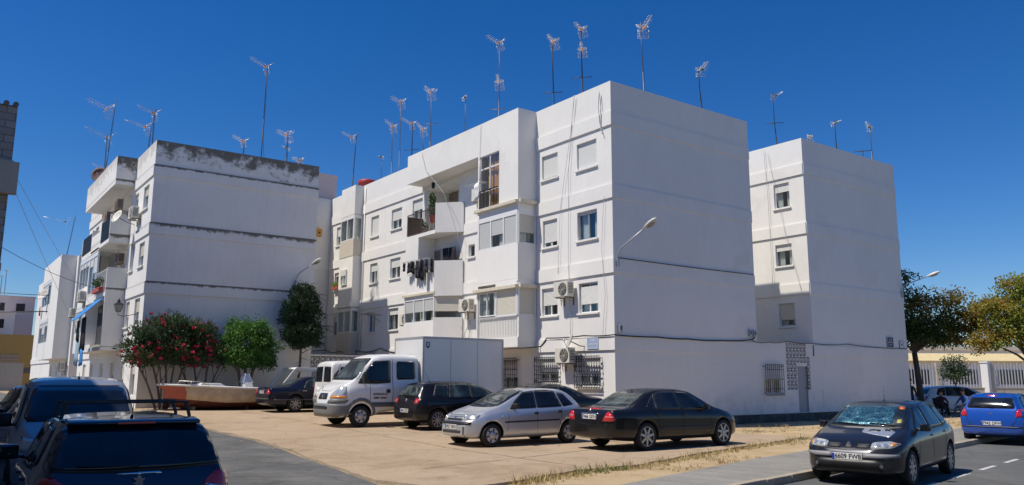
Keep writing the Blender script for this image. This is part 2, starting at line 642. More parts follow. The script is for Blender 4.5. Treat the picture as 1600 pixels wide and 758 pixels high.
# ---------------------------------------------------------------- facade frame
class Face:
    """front: wall plane x=c facing -x, u runs along y.  end: wall plane y=c facing -y, u runs along x.  w is outward."""
    def __init__(s, kind, c):
        s.k, s.c = kind, c

    def p(s, u, w, z):
        return (s.c - w, u, z) if s.k == 'front' else (u, s.c - w, z)

    def box(s, mb, u0, u1, w0, w1, z0, z1):
        a, b = s.p(u0, w0, z0), s.p(u1, w1, z1)
        return mb.box(a[0], b[0], a[1], b[1], a[2], b[2])

    def wall(s, mb, u0, u1, z0, z1, holes=(), depth=0.16, back=False):
        us = sorted({u0, u1, *[h[0] for h in holes], *[h[1] for h in holes]})
        zs = sorted({z0, z1, *[h[2] for h in holes], *[h[3] for h in holes]})
        for a, b in zip(us, us[1:]):
            for c, d in zip(zs, zs[1:]):
                m, k = (a + b) / 2, (c + d) / 2
                if any(h[0] < m < h[1] and h[2] < k < h[3] for h in holes):
                    continue
                mb.face([s.p(a, 0, c), s.p(b, 0, c), s.p(b, 0, d), s.p(a, 0, d)])
        for h in holes:
            a, b, c, d = h[:4]
            dp = h[4] if len(h) > 4 else depth
            q = [(a, c), (b, c), (b, d), (a, d)]
            for i in range(4):
                (ua, za), (ub, zb) = q[i], q[(i + 1) % 4]
                mb.face([s.p(ua, 0, za), s.p(ub, 0, zb), s.p(ub, -dp, zb), s.p(ua, -dp, za)])
            if dp > 0.5:
                mb.face([s.p(a, -dp, c), s.p(b, -dp, c), s.p(b, -dp, d), s.p(a, -dp, d)])


def window(bld, F, u0, u1, z0, z1, kind='shutter', down=0.6, w=-0.12, name='window', sill=True, fmat='aluminium_white',
           leaves=2, curtain='curtain_white', shut='shutter_white', label=None):
    """frame mesh with pane, shutter, curtain and sill as its own pieces"""
    m = MB()
    t = 0.045
    F.box(m, u0, u0 + t, w - 0.03, w + 0.03, z0, z1)
    F.box(m, u1 - t, u1, w - 0.03, w + 0.03, z0, z1)
    F.box(m, u0 + t, u1 - t, w - 0.03, w + 0.03, z0, z0 + t)
    F.box(m, u0 + t, u1 - t, w - 0.03, w + 0.03, z1 - t, z1)
    for i in range(1, leaves):
        uc = u0 + (u1 - u0) * i / leaves
        F.box(m, uc - 0.025, uc + 0.025, w - 0.028, w + 0.028, z0 + t, z1 - t)
    fr = m.build(name, fmat, bld, world=True)
    if label:
        fr['label'] = label
    if down < 0.98:
        m = MB()
        F.box(m, u0 + t, u1 - t, w - 0.006, w + 0.004, z0 + t, z1 - t)
        m.build('pane', 'pane_glass', fr, world=True)
        m = MB()
        if curtain:
            n = 14
            for side in ((0.0, 0.36), (0.62, 1.0)):
                pts = []
                for i in range(n + 1):
                    uu_ = u0 + (u1 - u0) * (side[0] + (side[1] - side[0]) * i / n)
                    pts.append((uu_, -0.25 + 0.02 * math.sin(i * 2.1)))
                for (a, wa), (b, wb) in zip(pts, pts[1:]):
                    m.face([F.p(a, wa, z0), F.p(b, wb, z0), F.p(b, wb, z1), F.p(a, wa, z1)])
            m.build('curtain', curtain, fr, world=True)
    if down > 0.02:
        m = MB()
        zb = z1 - (z1 - z0) * down
        F.box(m, u0 + 0.015, u1 - 0.015, w + 0.032, w + 0.045, zb, z1 - 0.002)
        m.build('shutter', shut, fr, world=True)
    if sill:
        m = MB()
        F.box(m, u0 - 0.07, u1 + 0.07, -0.10, 0.07, z0 - 0.075, z0 - 0.004)
        m.build('sill', 'white_wall', fr, world=True, bevel=0.008)
    return fr


def grille(bld, F, u0, u1, z0, z1, mt='iron_grille', ornate=True, out=0.14):
    m = MB()
    n = max(5, int((u1 - u0) / 0.12))
    for z in (z0, z1, z0 + (z1 - z0) * 0.2, z0 + (z1 - z0) * 0.52, z0 + (z1 - z0) * 0.84):
        F.box(m, u0, u1, out - 0.012, out + 0.012, z - 0.012, z + 0.012)
    for i in range(n + 1):
        u = u0 + (u1 - u0) * i / n
        m.tube(F.p(u, out, z0 - 0.04), F.p(u, out, z1 + 0.04), 0.012, n=5)
        if ornate:
            for f in (0.1, 0.36, 0.68, 0.92):
                z = z0 + (z1 - z0) * f
                m.lathe([(0.012, -0.05), (0.034, 0), (0.012, 0.05)], F.p(u, out, z), n=6)
            if i < n:
                for f in (0.1, 0.92):
                    z = z0 + (z1 - z0) * f
                    uc = u + (u1 - u0) / n / 2
                    pts = [F.p(uc + 0.04 * math.cos(t), out, z + 0.055 * math.sin(t)) for t in [k * PI / 3 for k in range(7)]]
                    m.path(pts, 0.008, 4)
    for u in (u0, u1):
        for z in (z0 + 0.06, z1 - 0.06):
            F.box(m, u - 0.012, u + 0.012, 0, out, z - 0.012, z + 0.012)
    return m.build('window_grille', mt, bld, world=True)


def railing(bld, F, u0, u1, w, z0, z1, mt='rail_brown', step=0.11, name='railing', r=0.009):
    m = MB()
    F.box(m, u0, u1, w - 0.02, w + 0.02, z1 - 0.035, z1)
    F.box(m, u0, u1, w - 0.015, w + 0.015, z0, z0 + 0.03)
    k = max(2, int((u1 - u0) / step))
    for i in range(k + 1):
        u = u0 + (u1 - u0) * i / k
        F.box(m, u - r, u + r, w - r, w + r, z0, z1 - 0.01)
    return m.build(name, mt, bld, world=True)


def add_to(o, mb, mt):
    """surface pattern merged into the mesh of the part it lies on"""
    me = o.data
    me.materials.append(MATS[mt])
    k = len(me.materials) - 1
    for f in mb.bm.faces:
        f.material_index = k
    tmp = bpy.data.meshes.new('tmp')
    mb.bm.to_mesh(tmp)
    mb.bm.free()
    bm = bmesh.new()
    bm.from_mesh(me)
    bm.from_mesh(tmp)
    bm.to_mesh(me)
    bm.free()
    bpy.data.meshes.remove(tmp)
    return o

# ---------------------------------------------------------------- terrain, road, pavement
def gz(y):
    return max(0.0, min(0.36, (y + 3) * 0.018))


ground_mat('dirt_ground', (0.30, 0.22, 0.135), (0.36, 0.27, 0.17), (0.42, 0.32, 0.21), sc=0.5, speck=0.1)
ground_mat('lot_concrete', (0.34, 0.25, 0.165), (0.41, 0.31, 0.212), (0.455, 0.355, 0.255), sc=0.45, crack=0.22, speck=0.3, crackcol=(0.17, 0.12, 0.075), crackscale=0.22)
ground_mat('dry_dirt', (0.40, 0.29, 0.16), (0.50, 0.375, 0.22), (0.58, 0.46, 0.30), sc=1.1, speck=0.3, bumpd=0.06)
ground_mat('asphalt_lane', (0.085, 0.085, 0.085), (0.13, 0.13, 0.128), (0.20, 0.195, 0.185), sc=0.8, crack=0.35, speck=0.35, crackscale=0.6)
ground_mat('asphalt_road', (0.095, 0.10, 0.10), (0.125, 0.128, 0.125), (0.165, 0.165, 0.16), sc=0.7, crack=0.3, speck=0.25, crackscale=0.4)
ground_mat('pavement_slabs', (0.22, 0.21, 0.19), (0.265, 0.255, 0.23), (0.31, 0.295, 0.265), sc=0.9, speck=0.2, rough=0.9, bumpd=0.008)
ground_mat('kerb_stone', (0.33, 0.27, 0.20), (0.40, 0.34, 0.26), (0.46, 0.40, 0.32), sc=2.0, speck=0.3)
mat('road_paint', (0.50, 0.50, 0.48), 0.85, var=0.35, vscale=14)


def grid_sheet(name, poly, mt, dz, step=1.2, kind='structure'):
    """flat-shaded sheet following the terrain height, outline poly in x,y"""
    bm = bmesh.new()
    vs = [bm.verts.new((x, y, 0)) for x, y in poly]
    bm.faces.new(vs)
    ys = [p[1] for p in poly]
    for yc in [-3.0, 0, 3, 6, 9, 12, 15, 17.0]:
        if min(ys) < yc < max(ys):
            bmesh.ops.bisect_plane(bm, geom=bm.verts[:] + bm.edges[:] + bm.faces[:], plane_co=(0, yc, 0), plane_no=(0, 1, 0))
    for v in bm.verts:
        v.co.z = gz(v.co.y) + dz
    bmesh.ops.recalc_face_normals(bm, faces=bm.faces)
    for f in bm.faces:
        if f.normal.z < 0:
            f.normal_flip()
    me = bpy.data.meshes.new(name)
    bm.to_mesh(me)
    bm.free()
    me.materials.append(MATS[mt])
    o = link(name, me)
    return tag(o, kind=kind)


# unit vectors of the street on the right (turned 10 degrees from the x axis)
SA = R(10)
su, sn = Vector((math.cos(SA), math.sin(SA))), Vector((-math.sin(SA), math.cos(SA)))
K0 = Vector((-3.40, -10.25))      # a point on the kerb


def st(u, n):
    p = K0 + su * u + sn * n
    return (p.x, p.y)


BIG = 900
grid_sheet('ground', [(-BIG, -BIG), (BIG, -BIG), (BIG, BIG), (-BIG, BIG)], 'dirt_ground', -0.16)
grid_sheet('lot_ground', [(-13.6, -9.9), st(-9.4, 0), st(140, 0), (140, 120), (-40, 120), (-40, -9.9)], 'dirt_ground', -0.012)
# the street surface on the right and round the corner below the camera
m = MB()
m.face([(*st(-60, 0.05), -0.12), (*st(-60, -40), -0.12), (*st(140, -40), -0.12), (*st(140, 0.05), -0.12)])
tag(m.build('road', 'asphalt_road'), kind='structure')
grid_sheet('lane', [(-40, -30), (-15.6, -14), (-12.9, -9.4), (-12.55, -7.3), (-12.1, -4.0), (-11.75, -1.0), (-11.6, 1.6), (-11.75, 6), (-12.2, 12), (-13.3, 17.5), (-13.3, 100), (-30, 100), (-40, 60)], 'asphalt_lane', 0.004)
# concrete parking slab with a real broken lip
slab = [(-12.5, -7.3), (-12.05, -4.0), (-11.7, -1.0), (-11.55, 1.6), (-11.7, 6), (-12.15, 12), (-12.1, 17.3), (-3.7, 17.3), (-0.3, 17.3), (-0.3, -0.3),
        (2.2, -1.9), (2.6, -5.3), (-0.9, -6.25), (-4.2, -7.1), (-7.1, -8.05), (-8.8, -8.1), (-10.8, -8.75), (-12.0, -9.0)]
random.seed(12)


def rag(pts, closed=True, j=.035, step=.28):
    out = []
    n_ = len(pts) if closed else len(pts) - 1
    for i in range(n_):
        a, b = Vector(pts[i]), Vector(pts[(i + 1) % len(pts)])
        k = max(1, int((b - a).length / step))
        for q in range(k):
            p_ = a.lerp(b, q / k)
            if q:
                w_ = noise.noise(Vector((p_.x * 1.3, p_.y * 1.3, 4))) * .16
                p_ = p_ + Vector((random.uniform(-j, j) + w_, random.uniform(-j, j) + w_ * .6))
            out.append((p_.x, p_.y))
    if not closed:
        out.append(tuple(pts[-1]))
    return out


i0 = slab.index((-12.1, 17.3))
i1 = slab.index((-0.3, -0.3))
free = slab[i1:] + slab[:i0 + 1]
rim = rag(free, False)
slab_ragged = rim + slab[i0 + 1:i1]
grid_sheet('parking_slab', slab_ragged, 'lot_concrete', 0.045)
m = MB()
random.seed(3)
for p, q in zip(rim, rim[1:]):
    n = max(2, int((Vector(q) - Vector(p)).length / 0.35))
    for i in range(n):
        a = Vector(p).lerp(Vector(q), i / n)
        b = Vector(p).lerp(Vector(q), (i + 1) / n)
        m.face([(a.x, a.y, gz(a.y) + 0.045), (b.x, b.y, gz(b.y) + 0.045), (b.x, b.y, gz(b.y) - 0.05), (a.x, a.y, gz(a.y) - 0.05)])
tag(m.build('slab_edge', 'kerb_stone'), kind='structure')
m = MB()
mat('joint_earth', (0.20, 0.15, 0.10), 0.95, var=.3, vscale=8)


def joint(a, b, w_=.014):
    pts = rag([a, b], False, .012, .25)
    for p_, q_ in zip(pts, pts[1:]):
        p_, q_ = Vector(p_), Vector(q_)
        d_ = (q_ - p_).normalized()
        nn_ = Vector((-d_.y, d_.x)) * w_ * random.uniform(.5, 1.5)
        ys_ = [(p_ - nn_), (q_ - nn_), (q_ + nn_), (p_ + nn_)]
        m.face([(v_.x, v_.y, gz(v_.y) + .0495) for v_ in ys_])


joint((-11.0, -6.3), (-.6, -3.9))
joint((-11.4, 1.1), (-.5, 1.4))
joint((-11.6, 7.4), (-.5, 7.6))
joint((-8.3, -7.6), (-7.9, 16.8))
joint((-3.4, -6.6), (-3.3, 16.8))
tag(m.build('slab_joints', 'joint_earth'), kind='structure')
grid_sheet('dry_verge', [(-12.0, -9.0), (-10.8, -8.75), (-8.8, -8.1), (-7.1, -8.05), (-4.2, -7.1), (-0.9, -6.25), (2.6, -5.3), (2.2, -1.9), (-0.3, -0.3), (-0.3, 0.02), (24.0, 0.02), (30, -2), st(24, 2.0), st(6, 2.0), st(0, 1.9), st(-6.2, 1.35), st(-8.3, 1.0), (-12.6, -9.6)], 'dry_dirt', 0.0)
# trodden concrete path across the verge
grid_sheet('footpath', [(2.9, -5.45), (4.4, -4.4), (9.8, -3.6), (19.0, -1.0), (19.4, -2.0), (10.2, -4.9), (4.4, -6.0), st(7.2, 2.05), st(5.4, 2.05)], 'lot_concrete', 0.006)
grid_sheet('pavement', [st(-9.4, 0.12), st(-8.3, 1.0), st(-6.2, 1.35), st(0, 1.9), st(6, 2.0), st(60, 2.0), st(60, 0.12)], 'pavement_slabs', 0.012)
m = MB()                                       # slab joints of the pavement: real grooves drawn as thin dark strips
for i in range(-14, 44):
    a, b = st(i * 0.6, 0.14), st(i * 0.6, 1.3 if i * 0.6 < -3 else 1.9)
    d = su * 0.006
    m.face([(a[0] - d.x, a[1] - d.y, 0.0155), (a[0] + d.x, a[1] + d.y, 0.0155), (b[0] + d.x, b[1] + d.y, 0.0155), (b[0] - d.x, b[1] - d.y, 0.0155)])
mat('joint_dark', (0.16, 0.15, 0.13), 0.95)
tag(m.build('pavement_joints', 'joint_dark'), kind='structure')
m = MB()
k = -9.4
random.seed(5)
while k < 60:
    L = 0.98
    a, b, c, d = st(k, -0.03), st(k + L, -0.03), st(k + L, 0.12), st(k, 0.12)
    h = 0.022 + random.uniform(-0.006, 0.004)
    m.prism([a, b, c, d], -0.16, h)
    k += 1.0
tag(m.build('kerb', 'kerb_stone', bevel=0.012), kind='structure')
m = MB()
k = -14
while k < 40:
    for n0 in (-1.88,):
        a, b, c, d = st(k, n0), st(k + 1.15, n0), st(k + 1.15, n0 - 0.10), st(k, n0 - 0.10)
        m.face([(*a, -0.116), (*d, -0.116), (*c, -0.116), (*b, -0.116)])
    k += 2.05
tag(m.build('road_marking', 'road_paint'), kind='structure')


# ---------------------------------------------------------------- building pieces
def bands(m, F, segs, zs, w=0.055):
    for (u0, u1) in segs:
        for z0, z1 in zs:
            F.box(m, u0, u1, -0.05, w, z0, z1)


BZ = [(10.63, 11.13), (7.98, 8.47), (5.34, 5.84), (2.70, 3.16)]


def shell_top(m, x0, x1, y0, y1, z, zr):
    """roof slab and parapet with thickness"""
    t = 0.16
    m.box(x0 + t, x1 - t, y0 + t, y1 - t, zr - 0.15, zr)
    m.face([(x0, y0, z), (x1, y0, z), (x1 - t, y0 + t, z), (x0 + t, y0 + t, z)])
    m.face([(x1, y0, z), (x1, y1, z), (x1 - t, y1 - t, z), (x1 - t, y0 + t, z)])
    m.face([(x1, y1, z), (x0, y1, z), (x0 + t, y1 - t, z), (x1 - t, y1 - t, z)])
    m.face([(x0, y1, z), (x0, y0, z), (x0 + t, y0 + t, z), (x0 + t, y1 - t, z)])
    for a, b in (((x0 + t, y0 + t), (x1 - t, y0 + t)), ((x1 - t, y0 + t), (x1 - t, y1 - t)), ((x1 - t, y1 - t), (x0 + t, y1 - t)), ((x0 + t, y1 - t), (x0 + t, y0 + t))):
        m.face([(*a, z), (*b, z), (*b, zr), (*a, zr)])


def block(name, label, x0, x1, y0, y1, holes, mt='white_wall', zt=12.27, zb=-0.3, bz=BZ, bsegs=None, end_holes=(), group=None, extra=None, endb=0.03, ledge=True):
    b = thing(name, label, 'building', (x0, y0, 0), group=group)
    m = MB()
    F, E = Face('front', x0), Face('end', y0)
    F.wall(m, y0, y1, zb, zt, holes)
    E.wall(m, x0, x1, zb, zt, end_holes)
    m.face([(x1, y0, zb), (x1, y1, zb), (x1, y1, zt), (x1, y0, zt)])
    m.face([(x0, y1, zb), (x1, y1, zb), (x1, y1, zt), (x0, y1, zt)])
    shell_top(m, x0, x1, y0, y1, zt, zt - 1.1)
    if extra:
        extra(m)
    b_ = m.build('wall', mt, b, world=True, recalc=False)
    for z0, z1 in bz:
        for (u0, u1) in (bsegs if bsegs is not None else [(y0, y1)]):
            m = MB()
            F.box(m, u0, u1, -0.05, 0.055, z0, z1)
            m.build('string_course', mt, b, world=True)
        m = MB()
        E.box(m, x0 + .002, x1, -0.05, endb, z0, z1)
        m.build('string_course', mt, b, world=True)
    return b, F, E


def oblique(m, x0, pts, z0, z1, t=0.1):
    """parapet following plan points"""
    for (a, b) in zip(pts, pts[1:]):
        a, b = Vector(a), Vector(b)
        n = Vector((b - a).yx)
        n.x, n.y = n.x, -n.y
        n = n.normalized() * t
        m.prism([tuple(a), tuple(b), tuple(b + n), tuple(a + n)], z0, z1)


# ---------------------------------------------------------------- middle block
FH = [(.78, 1.86, 9.33, 10.32), (2.98, 3.95, 9.36, 10.32), (.80, 1.87, 6.68, 7.73), (3.03, 3.9, 6.68, 7.73), (.81, 1.82, 4.04, 5.11), (3.03, 3.97, 4.06, 5.1),
      (.72, 1.9, 1.45, 2.45), (3.0, 4.2, 1.55, 2.45), (5.5, 6.45, 1.2, 2.45),
      (10.0, 12.95, 8.3, 10.7, 1.3), (13.3, 14.3, 9.35, 10.4), (8.66, 9.16, 6.95, 7.5),
      (15.4, 16.5, 9.25, 10.3), (17.95, 18.85, 9.2, 10.3), (15.42, 16.5, 6.7, 7.73), (17.95, 18.8, 6.67, 7.73), (15.5, 16.6, 4.1, 5.18), (18.0, 18.9, 4.07, 5.15),
      (22.45, 23.35, 9.3, 10.4), (22.4, 23.4, 6.7, 7.7), (22.4, 23.3, 4.1, 5.2)]


def mid_extra(m):
    # roof-level overhang over bay and balconies, z 10.89 - 12.27
    m.box(-0.9, -0.002, 4.31, 13.25, 10.89, 12.275)
    # solid bay: pieces around the openings
    m.box(-0.9, -0.78, 4.31, 5.59, 8.47, 10.89)
    m.box(-0.9, -0.78, 5.59, 7.0, 8.36, 8.47)
    m.box(-0.9, -0.78, 5.59, 7.0, 10.83, 10.89)
    m.box(-0.9, -0.002, 7.0, 7.12, 8.36, 10.89)
    m.box(-0.78, -0.002, 4.31, 4.41, 8.47, 10.89)
    m.box(-0.9, -0.002, 4.31, 7.0, 8.2, 8.36)
    m.box(-0.9, -0.002, 4.31, 5.59, 8.36, 8.47)
    m.box(-0.9, -0.002, 4.31, 7.12, 5.5, 6.86)
    m.box(-0.9, -0.002, 4.31, 7.12, 2.9, 3.28)
    # tower bay
    m.box(-0.5, -0.002, 19.92, 21.7, 10.62, 12.26)
    m.box(-0.5, -0.002, 19.92, 21.7, 8.02, 8.3)
    m.box(-0.5, -0.002, 19.92, 21.7, 5.75, 8.02)
    m.box(-0.62, -0.002, 19.85, 21.75, 5.5, 5.75)
    # balcony slabs and closed corner of the second floor
    m.prism([(-0.9, 13.25), (-0.002, 13.25), (-0.002, 9.5), (-0.9, 10.5)], 8.14, 8.3)
    m.prism([(-0.9, 13.25), (-0.002, 13.25), (-0.002, 9.5), (-0.9, 10.5)], 5.5, 5.64)
    m.prism([(-0.9, 13.25), (-0.002, 13.25), (-0.002, 9.5), (-0.9, 10.5)], 2.86, 3.1)
    m.box(-0.9, -0.002, 12.03, 13.25, 5.64, 8.14)
    # unseen rear projection, added to step the shadow on the right block
    m.box(7.722, 8.06, 2.4, 9, 0, 12.27)


MID, MF, ME = block('apartment_block', 'white four-storey block in the middle, street lamp at the corner of its windowless end wall', 0, 7.72, 0, 24.2, FH,
                    bsegs=[(-0.055, 4.31), (7.12, 9.5), (13.25, 19.92), (21.7, 24.2)], extra=mid_extra)
m = MB()
m.box(-0.03, 7.74, -0.035, -0.002, -0.1, 0.38)
m.build('plinth', 'plinth_paint', MID, world=True)
# windows of the front
for i, (h, kind, dn) in enumerate([(FH[0], 's', 1.0), (FH[1], 's', .93), (FH[2], 'o', .12), (FH[3], 's', .82), (FH[4], 'o', .0), (FH[5], 's', .62)]):
    fr = window(MID, MF, h[0], h[1], h[2], h[3], down=dn, leaves=2, fmat='aluminium_white' if i != 2 else 'aluminium_grey')
fr4 = None
m = MB()
MF.box(m, .86, 1.77, -0.085, -0.07, 4.35, 4.98)
m.build('awning_cloth', 'curtain_white', MID, world=True)
for h in (FH[6], FH[7], FH[8]):
    window(MID, MF, *h[:4], down=0.55, leaves=2, sill=True)
    grille(MID, MF, h[0] - 0.08, h[1] + 0.06, h[2] - 0.02, h[3] + 0.05)
for h, dn in zip(FH[12:], (.55, .95, .45, .4, .3, .2, .5, .2, .3)):
    window(MID, MF, *h[:4], down=dn, leaves=2, fmat='aluminium_white' if dn != .3 else 'aluminium_grey')
window(MID, MF, *FH[10][:4], down=0.5)
window(MID, MF, *FH[11][:4], down=0.0, leaves=1, curtain=None, sill=True)
# balcony doors in the recesses
for (a, b, c, d, sh) in ((12.0, 12.85, 8.32, 10.65, 1.0), (10.6, 11.5, 8.32, 10.4, .0)):
    fr = window(MID, Face('front', 1.3), a, b, c, d, w=0.05, down=sh, leaves=1, curtain=None, sill=False, name='balcony_door', fmat='aluminium_grey' if sh == 0 else 'aluminium_white', shut='shutter_brown')
m = MB()
MF.box(m, 11.45, 12.6, .002, .03, 5.66, 7.62)
dd = m.build('balcony_door', 'aluminium_grey', MID, world=True)
m = MB()
MF.box(m, 11.52, 12.53, .03, .036, 5.8, 7.55)
m.build('shutter', 'shutter_brown', dd, world=True)
# French window of the bay
B = Face('front', -0.9)
m = MB()
for a, b, c, d in ((5.59, 5.64, 8.47, 10.83), (6.95, 7.0, 8.47, 10.83), (6.27, 6.32, 8.47, 10.83), (5.64, 6.95, 10.25, 10.31), (5.64, 6.95, 10.79, 10.83), (5.64, 6.95, 8.47, 8.52), (5.64, 6.95, 9.3, 9.34)):
    B.box(m, a, b, -0.1, -0.04, c, d)
fw = m.build('french_window', 'aluminium_white', MID, world=True)
m = MB()
B.box(m, 5.64, 6.6, -0.075, -0.07, 8.5, 10.8)
m.build('pane', 'pane_glass', fw, world=True)
m = MB()
pts = [(5.6 + i * 0.07, -0.2 + 0.03 * math.sin(i * 1.9)) for i in range(15)]
for (a, wa), (b, wb) in zip(pts, pts[1:]):
    m.face([B.p(a, wa, 8.47), B.p(b, wb, 8.47), B.p(b, wb, 10.8), B.p(a, wa, 10.8)])
m.build('curtain', 'curtain_orange', fw, world=True)
railing(MID, B, 5.62, 6.97, 0.03, 8.5, 9.35, 'dark_iron', step=0.1)


def enclosure(bld, F, u0, u1, z0, z1, n, downs, shut='shutter_white', w=-0.06, name='glazed_enclosure'):
    """row of shuttered windows across a bay"""
    m = MB()
    for i in range(n + 1):
        u = u0 + (u1 - u0) * i / n
        F.box(m, u - 0.035, u + 0.035, w - 0.03, w + 0.06, z0, z1)
    F.box(m, u0 - 0.03, u1 + 0.03, w - 0.028, w + 0.055, z0 - 0.03, z0 + 0.03)
    F.box(m, u0 - 0.03, u1 + 0.03, w - 0.028, w + 0.058, z1 - 0.2, z1)
    e = m.build(name, 'aluminium_white', bld, world=True)
    for i in range(n):
        a, b = u0 + (u1 - u0) * i / n + 0.035, u0 + (u1 - u0) * (i + 1) / n - 0.035
        d = downs[i % len(downs)]
        m = MB()
        F.box(m, a, b, w + 0.012, w + 0.03, z1 - (z1 - z0) * d, z1 - 0.2)
        m.build('shutter', shut, e, world=True)
        if d < 0.97:
            m = MB()
            F.box(m, a, b, w - 0.01, w, z0 + 0.03, z1 - 0.2)
            m.build('pane', 'pane_glass', e, world=True)
            m = MB()
            F.box(m, a + (b - a) * 0.1, a + (b - a) * 0.6, w - 0.14, w - 0.13, z0, z1 - 0.2)
            m.build('curtain', 'curtain_white', e, world=True)
    return e


enclosure(MID, B, 4.4, 7.03, 6.88, 8.2, 3, (1.0, .62, .97), 'shutter_grey')
EB = Face('end', 4.31)
enclosure(MID, EB, -0.84, -0.06, 6.88, 8.2, 1, (.68,), 'shutter_cream')
for z in (8.44, 5.13):
    m = MB()
    B.box(m, 4.28, 7.2, 0.0, 0.14, z, z + 0.13)
    m.build('awning_box', 'ledge_cream', MID, world=True, bevel=0.01)
for z in (8.5, 5.2):
    m = MB()
    EB.box(m, -0.86, 0.0, 0.0, 0.12, z - 0.06, z + 0.10)
    m.build('awning_box', 'ledge_cream', MID, world=True, bevel=0.01)
enclosure(MID, B, 4.4, 5.75, 4.12, 5.4, 1, (.97,), 'shutter_cream')
enclosure(MID, EB, -0.84, -0.06, 4.12, 5.4, 1, (1.0,), 'shutter_cream')
window(MID, B, 5.85, 7.0, 4.15, 5.12, w=-0.06, down=0.0, sill=False, leaves=2)
m = MB()
B.box(m, 4.36, 7.08, -0.12, -0.08, 3.28, 4.1)
m.build('bay_panel', 'white_wall', MID, world=True)
m = MB()
EB.box(m, -0.85, -0.002, -0.1, -0.002, 3.28, 4.1)
m.build('bay_panel', 'white_wall', MID, world=True)
for z0, z1 in ((3.28, 5.5), (6.86, 8.2)):
    m = MB()
    B.box(m, 7.04, 7.12, -0.88, -0.002, z0, z1)
    m.build('bay_panel', 'white_wall', MID, world=True)
railing(MID, B, 4.42, 7.0, -0.03, 3.3, 4.1, 'white_iron', step=0.1)
m = MB()
m.box(-0.897, -0.003, 4.313, 7.117, 5.40, 5.497)
m.build('bay_panel', 'white_wall', MID, world=True)
# third-floor balcony: railing and slanted parapet
oblq = [(-0.9, 10.5), (-0.002, 9.55)]
m = MB()
oblique(m, 0, oblq, 8.14, 9.5)
m.build('balcony_parapet', 'white_wall', MID, world=True)
railing(MID, B, 10.58, 13.2, -0.04, 8.34, 9.36, 'rail_brown', step=0.12)
m = MB()
m.box(-0.87, -0.03, 13.16, 13.2, 8.34, 9.3)
m.build('railing', 'rail_brown', MID, world=True)
m = MB()
oblique(m, 0, oblq, 5.5, 6.87)
B.box(m, 10.5, 12.03, -0.1, 0.0, 5.64, 6.5)
m.build('balcony_parapet', 'white_wall', MID, world=True)
m = MB()
B.box(m, 10.4, 13.35, 0.0, 0.08, 5.42, 5.52)
m.build('awning_box', 'ledge_cream', MID, world=True)
# first-floor enclosure
m = MB()
oblique(m, 0, oblq, 3.1, 4.35)
oblique(m, 0, oblq, 5.3, 5.5)
B.box(m, 10.5, 13.25, -0.1, 0.0, 3.1, 4.2)
B.box(m, 13.2, 13.25, -0.85, -0.1, 3.1, 5.5)
m.build('balcony_parapet', 'white_wall', MID, world=True)
enclosure(MID, B, 10.55, 13.2, 4.22, 5.42, 3, (.62, .62, .62), 'shutter_grey')
m = MB()
a, b = Vector((-0.87, 10.47)), Vector((-0.03, 9.6))
n = Vector((0.0, 0.06))
m.prism([tuple(a), tuple(b), tuple(b + n), tuple(a + n)], 4.62, 5.3)
m.build('shutter', 'shutter_cream', MID, world=True)
m = MB()
m.prism([tuple(a), tuple(b), tuple(b + n), tuple(a + n)], 4.38, 4.6)
m.build('pane', 'pane_glass', MID, world=True)
# tower bay fittings
T = Face('front', -0.5)
TE = Face('end', 19.92)
enclosure(MID, T, 20.0, 21.65, 9.25, 10.6, 2, (.16,), 'shutter_white')
enclosure(MID, TE, -0.46, -0.05, 9.25, 10.6, 1, (.16,), 'shutter_white')
m = MB()
m.box(-0.52, -0.45, 19.9, 21.7, 8.3, 9.24)
m.box(-0.45, -0.004, 19.9, 19.97, 8.3, 9.24)
m.box(-0.45, -0.004, 21.63, 21.7, 8.3, 10.62)
m.build('bay_panel', 'cream_wall', MID, world=True)
enclosure(MID, T, 20.0, 21.65, 4.15, 5.48, 2, (.16,), 'shutter_white')
enclosure(MID, TE, -0.46, -0.05, 4.15, 5.48, 1, (.16,), 'shutter_white')
m = MB()
m.box(-0.5, -0.004, 19.94, 21.7, 2.95, 4.12)
m.box(-0.45, -0.004, 21.63, 21.7, 4.12, 5.5)
m.build('bay_panel', 'cream_wall', MID, world=True)
window(MID, Face('front', -0.52), 20.6, 21.3, 6.75, 7.6, w=0.02, down=0.4, sill=False)
# joint lines of the render and the drain pipes
m = MB()
for u in (14.9, 17.2):
    MF.box(m, u - 0.006, u + 0.006, -0.01, 0.004, 3.2, 12.2)
m.tube((-0.05, 19.6, 3.0), (-0.05, 19.6, 12.1), 0.035, n=6)
m.build('downpipe', 'white_wall', MID, world=True)

# ---------------------------------------------------------------- right block and the entrance wall between
RH = [(.75, 1.55, 9.3, 10.42), (.78, 1.62, 6.68, 7.65), (.8, 1.6, 4.02, 5.02)]
RB, RF, RE = block('apartment_block', 'white four-storey block at the right with two small street name plates on its end wall', 11.5, 19.2, 0, 16, RH)
for h, dn in zip(RH, (.35, .3, .72)):
    window(RB, RF, *h, down=dn, leaves=1, fmat='aluminium_white' if dn != .3 else 'aluminium_grey', shut='shutter_white' if dn < .7 else 'shutter_cream')
m = MB()
m.box(11.5, 19.22, -0.035, -0.002, -0.1, 0.38)
m.build('plinth', 'plinth_paint', RB, world=True)

